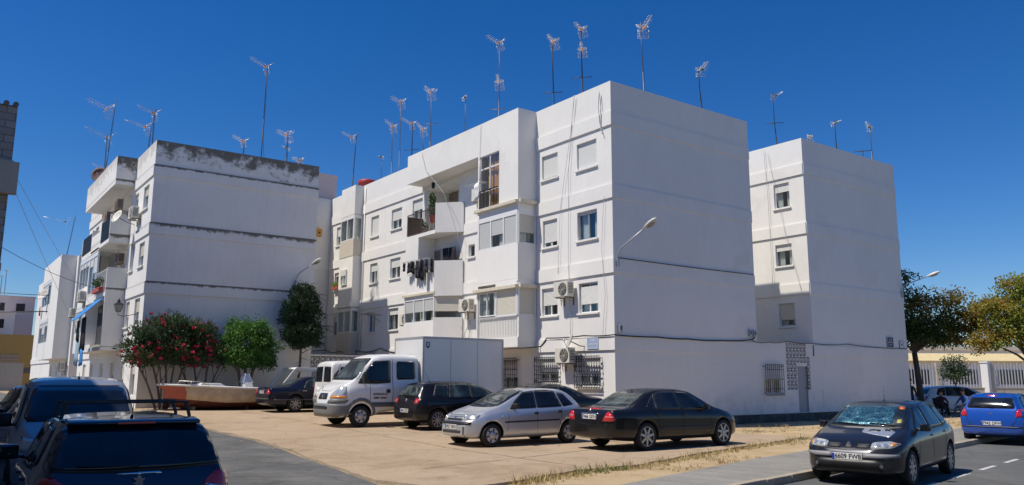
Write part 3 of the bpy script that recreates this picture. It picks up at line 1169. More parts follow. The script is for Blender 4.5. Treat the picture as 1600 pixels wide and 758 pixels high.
EW = thing('entrance_wall', 'single-storey white wall with pierced blocks and a grey door between the two big blocks', 'wall', (7.72, 0, 0))
eh = [(8.02, 9.10, 1.17, 2.25, 0.12), (10.27, 10.97, 0.4, 2.28, 0.1)]
cell = 0.235
lat = []
cols = [9.56 + i * cell for i in range(7)]
rows = [3.24 - 0.275 * i for i in range(1, 8)]
for r_, z in enumerate(rows):
    for c_, u in enumerate(cols):
        if r_ >= 3 and 3 <= c_ <= 5:
            continue
        if r_ < 2 and c_ == 6:
            continue
        lat.append((u, u + cell - 0.03, z, z + 0.25))
m = MB()
ME2 = Face('end', 0.0)
ME2.wall(m, 7.72, 11.5, -0.1, 3.22, [(h[0], h[1], h[2], h[3], 0.12) for h in eh] + [(a, b, c, min(d, 3.2), 0.3) for a, b, c, d in lat])
m.box(7.72, 11.5, 0.32, 0.36, -0.1, 3.22)
m.face([(7.72, 0, 3.22), (11.5, 0, 3.22), (11.5, 0.36, 3.22), (7.72, 0.36, 3.22)])
ew = m.build('wall', 'white_wall', EW, world=True, recalc=False)
m = MB()
m.box(7.74, 11.5, -0.033, -0.002, -0.1, 0.38)
m.build('plinth', 'plinth_paint', EW, world=True)
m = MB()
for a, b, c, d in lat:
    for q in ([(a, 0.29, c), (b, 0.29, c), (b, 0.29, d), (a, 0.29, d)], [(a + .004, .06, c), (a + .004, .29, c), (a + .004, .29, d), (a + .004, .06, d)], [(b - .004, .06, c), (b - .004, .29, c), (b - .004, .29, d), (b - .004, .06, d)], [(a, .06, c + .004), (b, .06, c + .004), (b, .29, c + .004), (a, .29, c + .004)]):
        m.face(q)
m.build('painted_shade', 'opening_shade', EW, world=True)  # near-black lining, shade of the block holes painted on
m = MB()
for a, b, c, d in lat:
    cx, cz = (a + b) / 2, (c + d) / 2
    for (p, q) in (((a, c), (b, d)), ((a, d), (b, c))):
        m.tube((p[0], 0.03, p[1]), (q[0], 0.03, q[1]), 0.012, n=4, cap=False)
    m.tube((cx, 0.03, c), (cx, 0.03, d), 0.008, n=4, cap=False)
    s_ = 0.045
    m.prism([(cx - s_, cz), (cx, cz - s_), (cx + s_, cz), (cx, cz + s_)], 0.01, 0.05, axes=(0, 2, 1))
m.build('pierced_block', 'white_wall', EW, world=True)
m = MB()
m.box(10.30, 10.94, 0.06, 0.1, 0.4, 2.25)
dr = m.build('door', 'door_grey', EW, world=True)
m = MB()
m.box(10.27, 10.30, 0.03, 0.1, 0.4, 2.28)
m.box(10.94, 10.97, 0.03, 0.1, 0.4, 2.28)
m.box(10.30, 10.94, 0.03, 0.1, 2.25, 2.28)
m.build('frame', 'aluminium_grey', dr, world=True)
m = MB()
m.tube((10.88, 0.05, 1.38), (10.88, 0.02, 1.38), 0.012)
m.tube((10.88, 0.02, 1.38), (10.80, 0.02, 1.38), 0.012)
m.build('handle', 'dark_iron', dr, world=True)
window(EW, ME2, 8.02, 9.10, 1.17, 2.25, w=-0.06, down=0.5, sill=False)
grille(EW, ME2, 7.98, 9.14, 1.12, 2.30, ornate=False)
m = MB()
ME2.box(m, 11.45 + 0.55, 11.45 + 1.05, 0.0, 0.02, 0.75, 1.3)
RBm = m.build('meter_hatch', 'white_wall', RB, world=True)

# ---------------------------------------------------------------- left block (older paint)
HX, HY = -11.35, 17.54
HH = [(HY + .8, HY + 1.85, 9.3, 10.4), (HY + .8, HY + 1.85, 6.65, 7.75), (HY + .8, HY + 1.85, 4.0, 5.2), (HY + 3.0, HY + 3.8, 9.3, 10.4), (HY + 3.0, HY + 3.8, 6.65, 8.4), (HY + 3.0, HY + 3.8, 4.0, 5.2),
      (HY + .6, HY + 1.6, 0.9, 2.45), (HY + 3.0, HY + 3.9, 0.9, 2.45), (23.0, 24.0, 1.2, 2.4), (26.0, 27.0, 1.2, 2.4), (29.0, 29.9, 1.2, 2.4), (31.4, 32.4, 1.2, 2.4),
      (22.2, 27.0, 8.3, 10.6, 1.2), (22.2, 24.4, 5.7, 7.9, 1.2), (31.2, 32.2, 9.3, 10.4), (31.2, 32.2, 6.7, 7.7), (31.2, 32.2, 4.1, 5.2)]


def h_extra(m):
    f = HX
    m.box(f - 0.9, f - 0.002, 21.5, 30.2, 10.89, 12.275)
    m.box(f - 0.9, f - 0.002, 21.9, 24.6, 8.1, 8.28)
    m.box(f - 0.9, f - 0.8, 24.3, 24.6, 8.28, 9.4)
    # floor two terrace parapet end and floor one corner
    m.box(f - 0.897, f - 0.004, 21.723, 24.598, 5.5, 5.66)
    m.box(f - 0.9, f - 0.002, 21.62, 21.72, 3.1, 6.85)
    m.box(f - 0.9, f - 0.002, 21.62, 30.2, 2.95, 3.12)
    m.box(f - 0.9, f - 0.002, 24.6, 27.0, 3.12, 3.3)
    m.box(f - 0.9, f - 0.8, 24.6, 27.0, 8.1, 9.0)
    m.box(f - 0.9, f - 0.002, 24.6, 27.0, 8.05, 8.2)
    m.box(f - 0.9, f - 0.002, 27.0, 27.1, 3.12, 9.4)
    m.box(f - 0.9, f - 0.002, 27.1, 30.2, 8.05, 8.3)
    m.box(f - 0.9, f - 0.002, 27.1, 30.2, 5.4, 5.9)
    m.box(f - 0.9, f - 0.002, 30.1, 30.2, 3.12, 9.3)
    m.box(f - 0.9, f - 0.8, 27.1, 30.1, 3.12, 4.0)
    m.box(f - 0.9, f - 0.8, 27.1, 30.1, 5.9, 6.4)


LB, LF, LE = block('apartment_block', 'white block at the left with a mould-blackened parapet and oleanders along its end wall', HX, HX + 7.72, HY, 34.5, HH, mt='white_old',
                   bsegs=[(HY - 0.055, 21.5), (30.2, 34.5)], extra=h_extra, endb=0.06)
for i, h in enumerate(HH[:12] + HH[14:]):
    window(LB, LF, *h[:4], down=[.4, .55, .5, .2, .3, .6][i % 6], fmat='aluminium_white', shut='shutter_cream', sill=i not in (6, 7))
LBF = Face('front', HX - 0.9)
railing(LB, LBF, 22.0, 24.3, -0.04, 8.3, 9.35, 'dark_iron', step=0.07, r=0.02)
railing(LB, LBF, 27.3, 30.0, -0.04, 8.3, 9.3, 'dark_iron', step=0.07, r=0.02)
m = MB()
m.box(HX - 0.9, HX - 0.002, 21.9, 22.0, 8.28, 9.42)
m.build('balcony_parapet', 'white_old', LB, world=True)
railing(LB, LBF, 21.75, 24.5, -0.04, 5.68, 6.8, 'white_iron', step=0.16, r=0.014)
enclosure(LB, LBF, 27.15, 30.05, 6.42, 8.03, 3, (.3, .3, .3), 'shutter_white')
enclosure(LB, LBF, 27.15, 30.05, 4.02, 5.38, 3, (.5, .1, .8), 'shutter_cream')
enclosure(LB, LBF, 24.65, 26.95, 5.9, 8.0, 2, (.5, .3), 'shutter_white')
m = MB()
LBF.box(m, 24.6, 27.0, -0.1, 0.0, 5.4, 5.88)
m.build('balcony_parapet', 'white_old', LB, world=True)
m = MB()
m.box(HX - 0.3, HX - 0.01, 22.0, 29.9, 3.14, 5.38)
m.build('balcony_shade', 'opening_shade', LB, world=True)  # solid near-black box, stands in for the shade inside the balconies

# courtyard wall with pierced blocks, between left and middle block
CW = thing('courtyard_wall', 'low white wall topped by a row of pierced blocks behind the white truck', 'wall', (-3.63, 17.6, 0))
m = MB()
CF = Face('end', 17.6)
m.box(-3.63, -0.002, 17.6, 17.75, -0.1, 2.2)
m.box(-3.63, -0.002, 17.6, 17.75, 2.76, 2.84)
m.build('wall', 'white_wall', CW, world=True)
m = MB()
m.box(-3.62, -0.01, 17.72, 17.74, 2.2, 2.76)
m.build('painted_shade', 'opening_shade', CW, world=True)  # near-black sheet, painted shade behind the pierced blocks
m = MB()
for r_ in range(2):
    for i in range(13):
        a, c = -3.63 + i * 0.279, 2.2 + r_ * 0.28
        b, d = a + 0.279, c + 0.28
        cx, cz = (a + b) / 2, (c + d) / 2
        m.box(a, b, 17.62, 17.7, c, c + 0.02)
        m.box(a, a + 0.02, 17.62, 17.7, c + 0.02, d)
        for (p, q) in (((a, c), (b, d)), ((a, d), (b, c)), ((cx, c), (cx, d)), ((a, cz), (b, cz))):
            m.tube((p[0], 17.66, p[1]), (q[0], 17.66, q[1]), 0.018, n=4, cap=False)
m.build('pierced_block', 'white_wall', CW, world=True)
m = MB()
m.box(-3.5, -2.75, 17.56, 17.598, 0.2, 2.15)
dr = m.build('door', 'door_grey', CW, world=True)

# block closing the courtyard, with the pink stair housing
KB, KF, KE = block('apartment_block', 'white block closing the courtyard, with a pink stair housing on its roof', -6.0, 3.0, 24.3, 33, [], bsegs=[])
m = MB()
m.box(-6.0, 0.35, 24.45, 28, 12.27, 13.75)
m.box(-6.05, 0.40, 24.40, 28.05, 13.75, 13.82)
m.build('stair_housing', 'pink_wall', KB, world=True)

# far block up the lane
def f_extra(m):
    m.box(-12.25, -11.352, 38.8, 47.6, 2.85, 3.1)
    m.box(-12.25, -11.352, 38.8, 38.95, 3.1, 9.56)
    m.box(-12.25, -12.1, 38.95, 42.6, 3.1, 9.56)
    m.box(-12.25, -11.352, 42.6, 47.6, 8.35, 9.55)
    m.box(-12.25, -12.1, 42.6, 47.6, 5.6, 6.6)
    m.box(-12.25, -12.1, 42.6, 47.6, 3.1, 4.0)
    m.box(-12.25, -11.352, 47.45, 47.6, 3.1, 8.35)


FB, FF, FE = block('apartment_block', 'white block furthest up the lane at the left, with a jutting glazed bay', HX, -3.6, 38.0, 60, [(38.2, 38.7, 1.1, 2.4), (40, 41, 1.1, 2.4), (43, 44, 1.1, 2.4), (46, 47, 1.1, 2.4)], zt=9.5, bz=[(2.7, 3.1)], extra=f_extra, bsegs=[(47.6, 60)])
FBF = Face('front', -12.25)
enclosure(FB, FBF, 42.7, 47.4, 6.6, 8.33, 3, (.2, .5, .3), 'shutter_white')
enclosure(FB, FBF, 42.7, 47.4, 4.0, 5.6, 3, (.3, .6, .3), 'shutter_white')
for h in [(38.2, 38.7, 1.1, 2.4), (40, 41, 1.1, 2.4), (43, 44, 1.1, 2.4), (46, 47, 1.1, 2.4)]:
    window(FB, FF, *h, down=.4)

# ---------------------------------------------------------------- brick house at the left edge
m, n, b = new_mat('brick_grey')
g = tn(n, 'ShaderNodeNewGeometry')
sx = tn(n, 'ShaderNodeSeparateXYZ')
n.links.new(g.outputs['Position'], sx.inputs[0])
cb = tn(n, 'ShaderNodeCombineXYZ')
ad = tn(n, 'ShaderNodeMath', operation='ADD')
n.links.new(sx.outputs[0], ad.inputs[0])
n.links.new(sx.outputs[1], ad.inputs[1])
n.links.new(ad.outputs[0], cb.inputs[0])
n.links.new(sx.outputs[2], cb.inputs[1])
bt = tn(n, 'ShaderNodeTexBrick')
bt.inputs['Color1'].default_value = (0.30, 0.28, 0.26, 1)
bt.inputs['Color2'].default_value = (0.36, 0.34, 0.31, 1)
bt.inputs['Mortar'].default_value = (0.16, 0.15, 0.14, 1)
bt.inputs['Scale'].default_value = 1.0
bt.inputs['Mortar Size'].default_value = 0.012
bt.inputs['Brick Width'].default_value = 0.42
bt.inputs['Row Height'].default_value = 0.2
n.links.new(cb.outputs[0], bt.inputs['Vector'])
n.links.new(bt.outputs[0], b.inputs['Base Color'])
b.inputs['Roughness'].default_value = 0.9

SB = thing('brick_house', 'grey brick house with a tiled roof edge at the left border', 'building', (-26, 4.3, 0))
m = MB()
m.box(-26, -17.5, 4.3, 15, -0.1, 8.82)
m.build('wall', 'brick_grey', SB, world=True)
m = MB()
m.box(-26, -17.46, 4.24, 4.3, 7.1, 7.32)
m.box(-18.0, -17.34, 4.0, 4.24, 6.4, 7.24)
m.box(-26, -17.48, 4.22, 4.3, 4.4, 4.6)
m.build('balcony_edge', 'buff_wall', SB, world=True)
m = MB()
for i in range(40):
    x = -26 + i * 0.214
    m.tube((x + 0.1, 4.2, 8.84), (x + 0.1, 4.6, 8.9), 0.07, n=8)
m.build('roof_tiles', 'terracotta' if False else 'mast_steel', SB, world=True)
m = MB()
Fb = Face('end', 4.3)
Fb.box(m, -19.6, -17.95, 0.002, 0.03, 4.7, 7.0)
m.build('shutter', 'shutter_brown', SB, world=True)
# taller neighbours along the lane, outside the picture on the left, that shade the parked cars
NB = thing('brick_house', 'grey brick house row beside the photographer, shading the parked cars', 'building', (-32, -30, 0))
m = MB()
m.box(-32, -21.6, -40, 2.5, -0.1, 10.8)
m.build('wall', 'brick_grey', NB, world=True)

# houses at the end of the lane
HS = thing('ochre_house', 'ochre rendered house closing the end of the lane', 'building', (-24, 75, 0))
m = MB()
m.box(-24, -8.4, 75, 85, 0, 5.85)
m.build('wall', 'ochre_wall', HS, world=True)
m = MB()
m.box(-12.2, -8.9, 74.9, 75, 2.0, 2.5)
m.build('vent_band', 'mast_steel', HS, world=True)
grille(HS, Face('end', 75), -12.6, -11.1, 2.95, 3.75, 'white_iron', False)
BW = thing('garden_wall', 'plain buff boundary wall in front of the ochre house', 'wall', (-24, 70, 0))
m = MB()
m.box(-24, -11.0, 70, 70.3, 0, 2.85)
m.box(-24, -10.95, 69.95, 70.35, 2.85, 2.95)
m.build('wall', 'buff_wall', BW, world=True)
for nm, lb, x0, x1, y0, z1, mt_ in (('terrace_house', 'low orange-fronted house with laundry on its roof behind the ochre house', -24, -12.6, 88, 7.5, 'ochre_wall'),
                                   ('terrace_house', 'white house with a roof terrace behind the ochre house', -30, -10.2, 96, 9.6, 'white_wall'),
                                   ('terrace_house', 'lilac-grey house with many thin aerials, furthest down the lane', -12.4, -7.5, 104, 12.2, 'pink_wall')):
    t = thing(nm, lb, 'building', (x0, y0, 0))
    m = MB()
    m.box(x0, x1, y0, y0 + 8, 0, z1)
    m.box(x0 - 0.1, x1 + 0.1, y0 - 0.1, y0 + 0.2, z1 - 0.25, z1 - 0.05)
    m.build('wall', mt_, t, world=True)
    for i in range(4):
        m = MB()
        xx = x1 - 1.6 - i * 2.3
        if xx - .5 < x0:
            continue
        m.box(xx - 0.5, xx + 0.5, y0 - 0.04, y0 - 0.01, z1 - 2.1, z1 - 1.0)
        m.build('window', 'opening_shade', t, world=True)

# ---------------------------------------------------------------- vehicles
def paint(name, col, metal=0.35, rough=0.28):
    m, n, b = new_mat(name)
    b.inputs['Base Color'].default_value = (*col, 1)
    b.inputs['Metallic'].default_value = metal
    b.inputs['Coat Weight'].default_value = 0.9 if max(col) > .05 else 0.55
    b.inputs['Coat Roughness'].default_value = 0.04
    b.inputs['Specular IOR Level'].default_value = 0.5 if max(col) > .05 else 0.25
    # thin road dust, thicker towards the sills
    tc = tn(n, 'ShaderNodeTexCoord')
    t = tn(n, 'ShaderNodeTexNoise', Scale=7.0, Detail=8.0, Roughness=0.75)
    n.links.new(tc.outputs['Object'], t.inputs['Vector'])
    sp = tn(n, 'ShaderNodeSeparateXYZ')
    n.links.new(tc.outputs['Object'], sp.inputs[0])
    mr = tn(n, 'ShaderNodeMapRange')
    mr.inputs['From Min'].default_value = 0.7
    mr.inputs['From Max'].default_value = 0.15
    mr.inputs['To Min'].default_value = 0.012 if max(col) > .05 else 0.003
    mr.inputs['To Max'].default_value = 0.22 if max(col) > .05 else 0.06
    n.links.new(sp.outputs[2], mr.inputs['Value'])
    ml = tn(n, 'ShaderNodeMath', operation='MULTIPLY')
    n.links.new(t.outputs['Fac'], ml.inputs[0])
    n.links.new(mr.outputs[0], ml.inputs[1])
    mx = tn(n, 'ShaderNodeMixRGB')
    mx.inputs[1].default_value = (*col, 1)
    mx.inputs[2].default_value = (0.32, 0.26, 0.19, 1)
    n.links.new(ml.outputs[0], mx.inputs[0])
    n.links.new(mx.outputs[0], b.inputs['Base Color'])
    r2 = tn(n, 'ShaderNodeMath', operation='MULTIPLY_ADD')
    n.links.new(ml.outputs[0], r2.inputs[0])
    r2.inputs[1].default_value = 1.2
    r2.inputs[2].default_value = rough
    n.links.new(r2.outputs[0], b.inputs['Roughness'])
    return m


paint('paint_charcoal', (0.018, 0.019, 0.026), 0.4)
paint('paint_black', (0.010, 0.010, 0.012), 0.2)
paint('paint_silver', (0.55, 0.57, 0.60), 0.55, 0.33)
paint('paint_blue', (0.010, 0.085, 0.42), 0.35)
paint('paint_navy', (0.010, 0.014, 0.032), 0.3)
paint('paint_midnight', (0.022, 0.032, 0.056), 0.5, 0.2)
paint('paint_greyblue', (0.30, 0.31, 0.33), 0.2, 0.38)
paint('paint_white', (0.72, 0.72, 0.71), 0.0, 0.4)
paint('paint_wine', (0.10, 0.02, 0.02), 0.3)
mat('tyre', (0.018, 0.018, 0.018), 0.85, bump=0.3, bscale=120)
mat('rim_alloy', (0.42, 0.43, 0.45), 0.32, metal=0.8)
mat('rim_cap', (0.50, 0.51, 0.52), 0.42, metal=0.35)
mat('arch_black', (0.010, 0.010, 0.010), 0.9)
mat('trim_black', (0.014, 0.014, 0.015), 0.45)
mat('trim_grey', (0.10, 0.105, 0.11), 0.6)
mat('bumper_grey', (0.24, 0.24, 0.25), 0.5)
mat('chrome', (0.75, 0.76, 0.78), 0.12, metal=1.0)
mat('lamp_clear', (0.55, 0.57, 0.55), 0.08, metal=0.35, coat=1.0)
mat('lamp_inner', (0.80, 0.80, 0.78), 0.15, metal=0.8)
mat('lamp_amber', (0.62, 0.24, 0.03), 0.2, coat=1.0)
mat('lamp_red', (0.55, 0.012, 0.016), 0.15, coat=1.0)
mat('lamp_redpale', (0.60, 0.22, 0.20), 0.2, coat=1.0)
mat('plate_white', (0.74, 0.74, 0.72), 0.4)
mat('plate_blue', (0.02, 0.06, 0.35), 0.4)
mat('plate_ink', (0.01, 0.01, 0.01), 0.5)
mat('sticker', (0.50, 0.45, 0.10), 0.4)
mat('sticker_orange', (0.6, 0.15, 0.03), 0.4)
mat('car_cloth', (0.05, 0.05, 0.055), 0.9)


def carglass(name, col, rough=0.04, scene_cols=None, sc=2.0):
    """dark safety glass seen from outside: the deep tint of cabin behind it, glossy coat above"""
    m, n, b = new_mat(name)
    b.inputs['Roughness'].default_value = rough
    b.inputs['Specular IOR Level'].default_value = 0.55
    tc = tn(n, 'ShaderNodeTexCoord')
    t = tn(n, 'ShaderNodeTexNoise', Scale=sc, Detail=3.0, Roughness=0.5)
    n.links.new(tc.outputs['Object'], t.inputs['Vector'])
    cols = scene_cols or [[c * 0.6 for c in col], col, [c * 1.6 for c in col]]
    r = ramp(n, [(0.38, cols[0]), (0.52, cols[1]), (0.62, cols[2])])
    n.links.new(t.outputs['Fac'], r.inputs[0])
    n.links.new(r.outputs[0], b.inputs['Base Color'])
    return m


carglass('glass_dark', (0.010, 0.013, 0.018))
carglass('glass_mid', (0.05, 0.07, 0.08), scene_cols=[(0.012, 0.018, 0.020), (0.030, 0.042, 0.046), (0.075, 0.095, 0.098)], sc=2.2)
m, n, b = new_mat('foil_sunshade')                     # crumpled reflective sun blind behind the windscreen
b.inputs['Metallic'].default_value = 0.55
b.inputs['Roughness'].default_value = 0.25
b.inputs['Coat Weight'].default_value = 1.0
tc = tn(n, 'ShaderNodeTexCoord')
v = tn(n, 'ShaderNodeTexNoise', Scale=6.5, Detail=5.0, Roughness=0.7, Distortion=1.2)
n.links.new(tc.outputs['Object'], v.inputs['Vector'])
r = ramp(n, [(0.30, (0.01, 0.03, 0.04)), (0.48, (0.04, 0.13, 0.17)), (0.62, (0.10, 0.25, 0.29)), (0.78, (0.5, 0.65, 0.65))])  # dark creases and pale glints of the foil painted into its colour
n.links.new(v.outputs['Fac'], r.inputs[0])
n.links.new(r.outputs[0], b.inputs['Base Color'])
bp = tn(n, 'ShaderNodeBump', Strength=0.5, Distance=0.05)
n.links.new(v.outputs['Fac'], bp.inputs['Height'])
n.links.new(bp.outputs[0], b.inputs['Normal'])


def key(tab, x):
    if x <= tab[0][0]:
        return tab[0][1]
    for (a, va), (b, vb) in zip(tab, tab[1:]):
        if x <= b:
            t = (x - a) / (b - a)
            return va + (vb - va) * t
    return tab[-1][1]


class Car:
    def __init__(s, S, name, label, cat, loc, rz, group='cars parked around the white blocks'):
        s.S = S
        s.off = -(S['ro'] + S['wb'] / 2)
        s.root = thing(name, label, cat, loc, rz, group)
        ORG.pop(s.root.name, None)
        L = S['L']
        xs = sorted({round(x, 3) for k in ('zt', 'zs', 'w') for x, _ in S[k]} | {round(i * L / 24, 3) for i in range(25)})
        keep = [xs[0]]
        for x in xs[1:]:
            if x - keep[-1] > 0.028:
                keep.append(x)
        bm = bmesh.new()
        rings = []
        for x in keep:
            w, wt, zb, zs, zt = (key(S[k], x) for k in ('w', 'wt', 'zb', 'zs', 'zt'))
            wt = min(wt, w * 0.9)
            zs = min(zs, zt - 0.012)
            zr = zs + (zt - zs) * 0.86
            h = zs - zb
            half = [(0, zb), (w * .78, zb), (w * .955, zb + h * .09), (w * .995, zb + h * .28), (w * .985, zb + h * .55), (w, zb + h * .76), (w * .975, zs - h * .07), (w * .945, zs),
                    (w * .945 * .45 + wt * .55, zs + (zr - zs) * .52), (wt, zr), (wt * .9, zs + (zt - zs) * .955), (wt * .5, zs + (zt - zs) * .992), (0, zt)]
            ring = [bm.verts.new((x + s.off, y, z)) for y, z in half] + [bm.verts.new((x + s.off, -y, z)) for y, z in half[-2:0:-1]]
            rings.append(ring)
        k = len(rings[0])
        for a, b in zip(rings, rings[1:]):
            for i in range(k):
                bm.faces.new((a[i], a[(i + 1) % k], b[(i + 1) % k], b[i]))
        bm.faces.new(rings[0][::-1])
        bm.faces.new(rings[-1])
        bmesh.ops.recalc_face_normals(bm, faces=bm.faces)
        me = bpy.data.meshes.new('body')
        bm.to_mesh(me)
        bm.free()
        me.materials.append(MATS[S['paint']])
        me.materials.append(MATS['arch_black'])
        o = bpy.data.objects.new('body', me)
        COL.objects.link(o)
        sb = o.modifiers.new('s', 'SUBSURF')
        sb.levels = sb.render_levels = 1
        dg = bpy.context.evaluated_depsgraph_get()
        s.bvh = BVHTree.FromObject(o, dg)
        # wheel wells
        m = MB()
        r = S['r'] + S.get('gap', .05)
        s.wx = [s.off + S['ro'], s.off + S['ro'] + S['wb']]
        W2 = S['W'] / 2
        for wx in s.wx:
            for sg in (-1, 1):
                y0, y1 = sg * (W2 - 0.33), sg * (W2 + 0.2)
                m.lathe([(r, min(y0, y1)), (r, max(y0, y1))], (wx, 0, S['r'] + 0.01), 'Y', 28, smooth=True)
        cut = m.build('cutter', 'arch_black')
        bo = o.modifiers.new('b', 'BOOLEAN')
        bo.operation = 'DIFFERENCE'
        bo.object = cut
        bo.solver = 'EXACT'
        dg = bpy.context.evaluated_depsgraph_get()
        ev = bpy.data.meshes.new_from_object(o.evaluated_get(dg))
        bpy.data.objects.remove(cut)
        bpy.data.objects.remove(o)
        smooth(ev)
        ev.name = 'body'
        ev.materials.clear()
        ev.materials.append(MATS[S['paint']])
        ev.materials.append(MATS['arch_black'])
        # inner faces of the wells become dark liner
        for p in ev.polygons:
            c = p.center
            for wx in s.wx:
                if abs(c.y) < W2 + .02 and abs(math.hypot(c.x - wx, c.z - S['r'] - .01) - r) < 0.012 and abs(p.normal.y) < .3:
                    p.material_index = 1
                    p.use_smooth = False
            if abs(abs(c.y) - (W2 - 0.33)) < 0.01 and c.z < 2 * S['r'] + .1:
                p.material_index = 1
                p.use_smooth = False
        if len(ev.polygons) < 50:
            print('BOOLEAN FAILED', name)
        s.body = link('body', ev, s.root)
        s.wheels()

    def wheels(s):
        S = s.S
        r, W2 = S['r'], S['W'] / 2
        tw = S.get('tw', 0.2)
        for wx in s.wx:
            for sg in (-1, 1):
                yo = sg * (W2 - 0.025)
                yi = sg * (W2 - 0.025 - tw)
                m = MB()
                q = r * S.get('rimf', .66)
                d = sg
                prof = [(q, yo - d * .015), (q + .01, yo), (r - .03, yo), (r - .008, yo - d * .02), (r, yo - d * .05), (r, yi + d * .05), (r - .01, yi + d * .01), (r - .04, yi), (q, yi)]
                m.lathe(prof, (wx, 0, r), 'Y', 32)
                wh = m.build('wheel', 'tyre', s.root)
                m = MB()
                kind = S.get('rim', 'cap')
                m.lathe([(q + .006, yo - d * .02), (q - .002, yo - d * .008), (q - .022, yo - d * .02), (q - .025, yo - d * .06)], (wx, 0, r), 'Y', 32)
                nsp = S.get('spokes', 5)
                if kind == 'cap':
                    m.lathe([(q * .62, yo - d * .012), (q * .3, yo - d * .004), (0.001, yo + d * .002)], (wx, 0, r), 'Y', 24)
                    for i in range(nsp):
                        t = 2 * PI * i / nsp + .3
                        t2 = PI / nsp * .62
                        pts = []
                        for rad, sp in ((q * .58, 1.25), (q * .96, .95)):
                            pts.append((rad, sp))
                        poly = [(math.cos(t - t2 * pts[0][1]) * pts[0][0], math.sin(t - t2 * pts[0][1]) * pts[0][0]), (math.cos(t - t2 * pts[1][1]) * pts[1][0], math.sin(t - t2 * pts[1][1]) * pts[1][0]),
                                (math.cos(t + t2 * pts[1][1]) * pts[1][0], math.sin(t + t2 * pts[1][1]) * pts[1][0]), (math.cos(t + t2 * pts[0][1]) * pts[0][0], math.sin(t + t2 * pts[0][1]) * pts[0][0])]
                        m.prism([(wx + a, r + b) for a, b in poly], min(yo - d * .014, yo - d * .03), max(yo - d * .014, yo - d * .03), axes=(0, 2, 1))
                else:
                    m.lathe([(q * .27, yo - d * .01), (q * .2, yo - d * .004), (0.001, yo - d * .003)], (wx, 0, r), 'Y', 20)
                    for i in range(nsp):
                        t = 2 * PI * i / nsp + .2
                        ca, sa = math.cos(t), math.sin(t)
                        w0, w1 = S.get('sw', .05), S.get('sw', .05) * .62
                        poly = [(ca * q * .2 - sa * w0, sa * q * .2 + ca * w0), (ca * q * .97 - sa * w1, sa * q * .97 + ca * w1), (ca * q * .97 + sa * w1, sa * q * .97 - ca * w1), (ca * q * .2 + sa * w0, sa * q * .2 - ca * w0)]
                        m.prism([(wx + a, r + b) for a, b in poly], min(yo - d * .012, yo - d * .045), max(yo - d * .012, yo - d * .045), axes=(0, 2, 1))
                m.build('rim', 'rim_cap' if kind == 'cap' else 'rim_alloy', wh)
                m = MB()
                m.lathe([(q - .03, yo - d * .075), (.001, yo - d * .075)], (wx, 0, r), 'Y', 20)
                m.build('brake_disc', 'arch_black', wh)

    VIEWS = {'left': ((0, 5, 0), (1, 0, 0), (0, 0, 1), (0, -1, 0)), 'right': ((0, -5, 0), (1, 0, 0), (0, 0, 1), (0, 1, 0)),
             'front': ((10, 0, 0), (0, 1, 0), (0, 0, 1), (-1, 0, 0)), 'rear': ((-10, 0, 0), (0, 1, 0), (0, 0, 1), (1, 0, 0)),
             'top': ((0, 0, 5), (1, 0, 0), (0, 1, 0), (0, 0, -1))}

    def cast(s, view, u, v):
        b, U, V, d = (Vector(t) for t in s.VIEWS[view])
        o = b + U * u + V * v
        h, nr, i, dist = s.bvh.ray_cast(o, d)
        k = 0
        while h is None and k < 24:
            k += 1
            if view in ('front', 'rear'):
                u *= .985
            else:
                v = v + (.9 - v) * .04 if view in ('left', 'right') else v * .985
            o = b + U * u + V * v
            h, nr, i, dist = s.bvh.ray_cast(o, d)
        if h is None:
            # slide towards the nearest silhouette
            h, nr, i, dist = s.bvh.find_nearest(o + d * ((5 if view in ('left', 'right', 'top') else 10) - (0.8 if view != 'top' else 1.0)))
        if nr.dot(d) > 0:
            nr = -nr
        return h, nr

    def skin(s, name, view, poly, mt, off=.005, res=.08, rim=.02, par=None, rnd=0.0, xs=True, into=None):
        """panel lying on the body: polygon in the plane of the view, x measured from the rear bumper"""
        if view in ('left', 'right', 'top') and xs:
            poly = [(a + s.off, b) for a, b in poly]
        if rnd:
            poly = fillet(poly, rnd)
        bm = bmesh.new()
        f = bm.faces.new([bm.verts.new((a, b, 0)) for a, b in poly])
        for ax in (0, 1):
            lo, hi = min(p[ax] for p in poly), max(p[ax] for p in poly)
            k = int((hi - lo) / res)
            for i in range(1, k + 1):
                c = [0, 0, 0]
                c[ax] = lo + (hi - lo) * i / (k + 1)
                nn = [0, 0, 0]
                nn[ax] = 1
                bmesh.ops.bisect_plane(bm, geom=bm.verts[:] + bm.edges[:] + bm.faces[:], plane_co=c, plane_no=nn)
        nrm = {}
        for v in bm.verts:
            h, nr = s.cast(view, v.co.x, v.co.y)
            v.co = h + nr * off
            nrm[v] = nr
        be = [e for e in bm.edges if len(e.link_faces) == 1]
        vm = {}
        for e in be:
            q = []
            for v in e.verts:
                if v not in vm:
                    vm[v] = bm.verts.new(v.co - nrm[v] * rim)
                q.append(v)
            nf = bm.faces.new((q[0], q[1], vm[q[1]], vm[q[0]]))
        bmesh.ops.recalc_face_normals(bm, faces=bm.faces)
        me = bpy.data.meshes.new(name)
        bm.to_mesh(me)
        bm.free()
        smooth(me)
        me.materials.append(MATS[mt])
        return link(name, me, par or s.root)

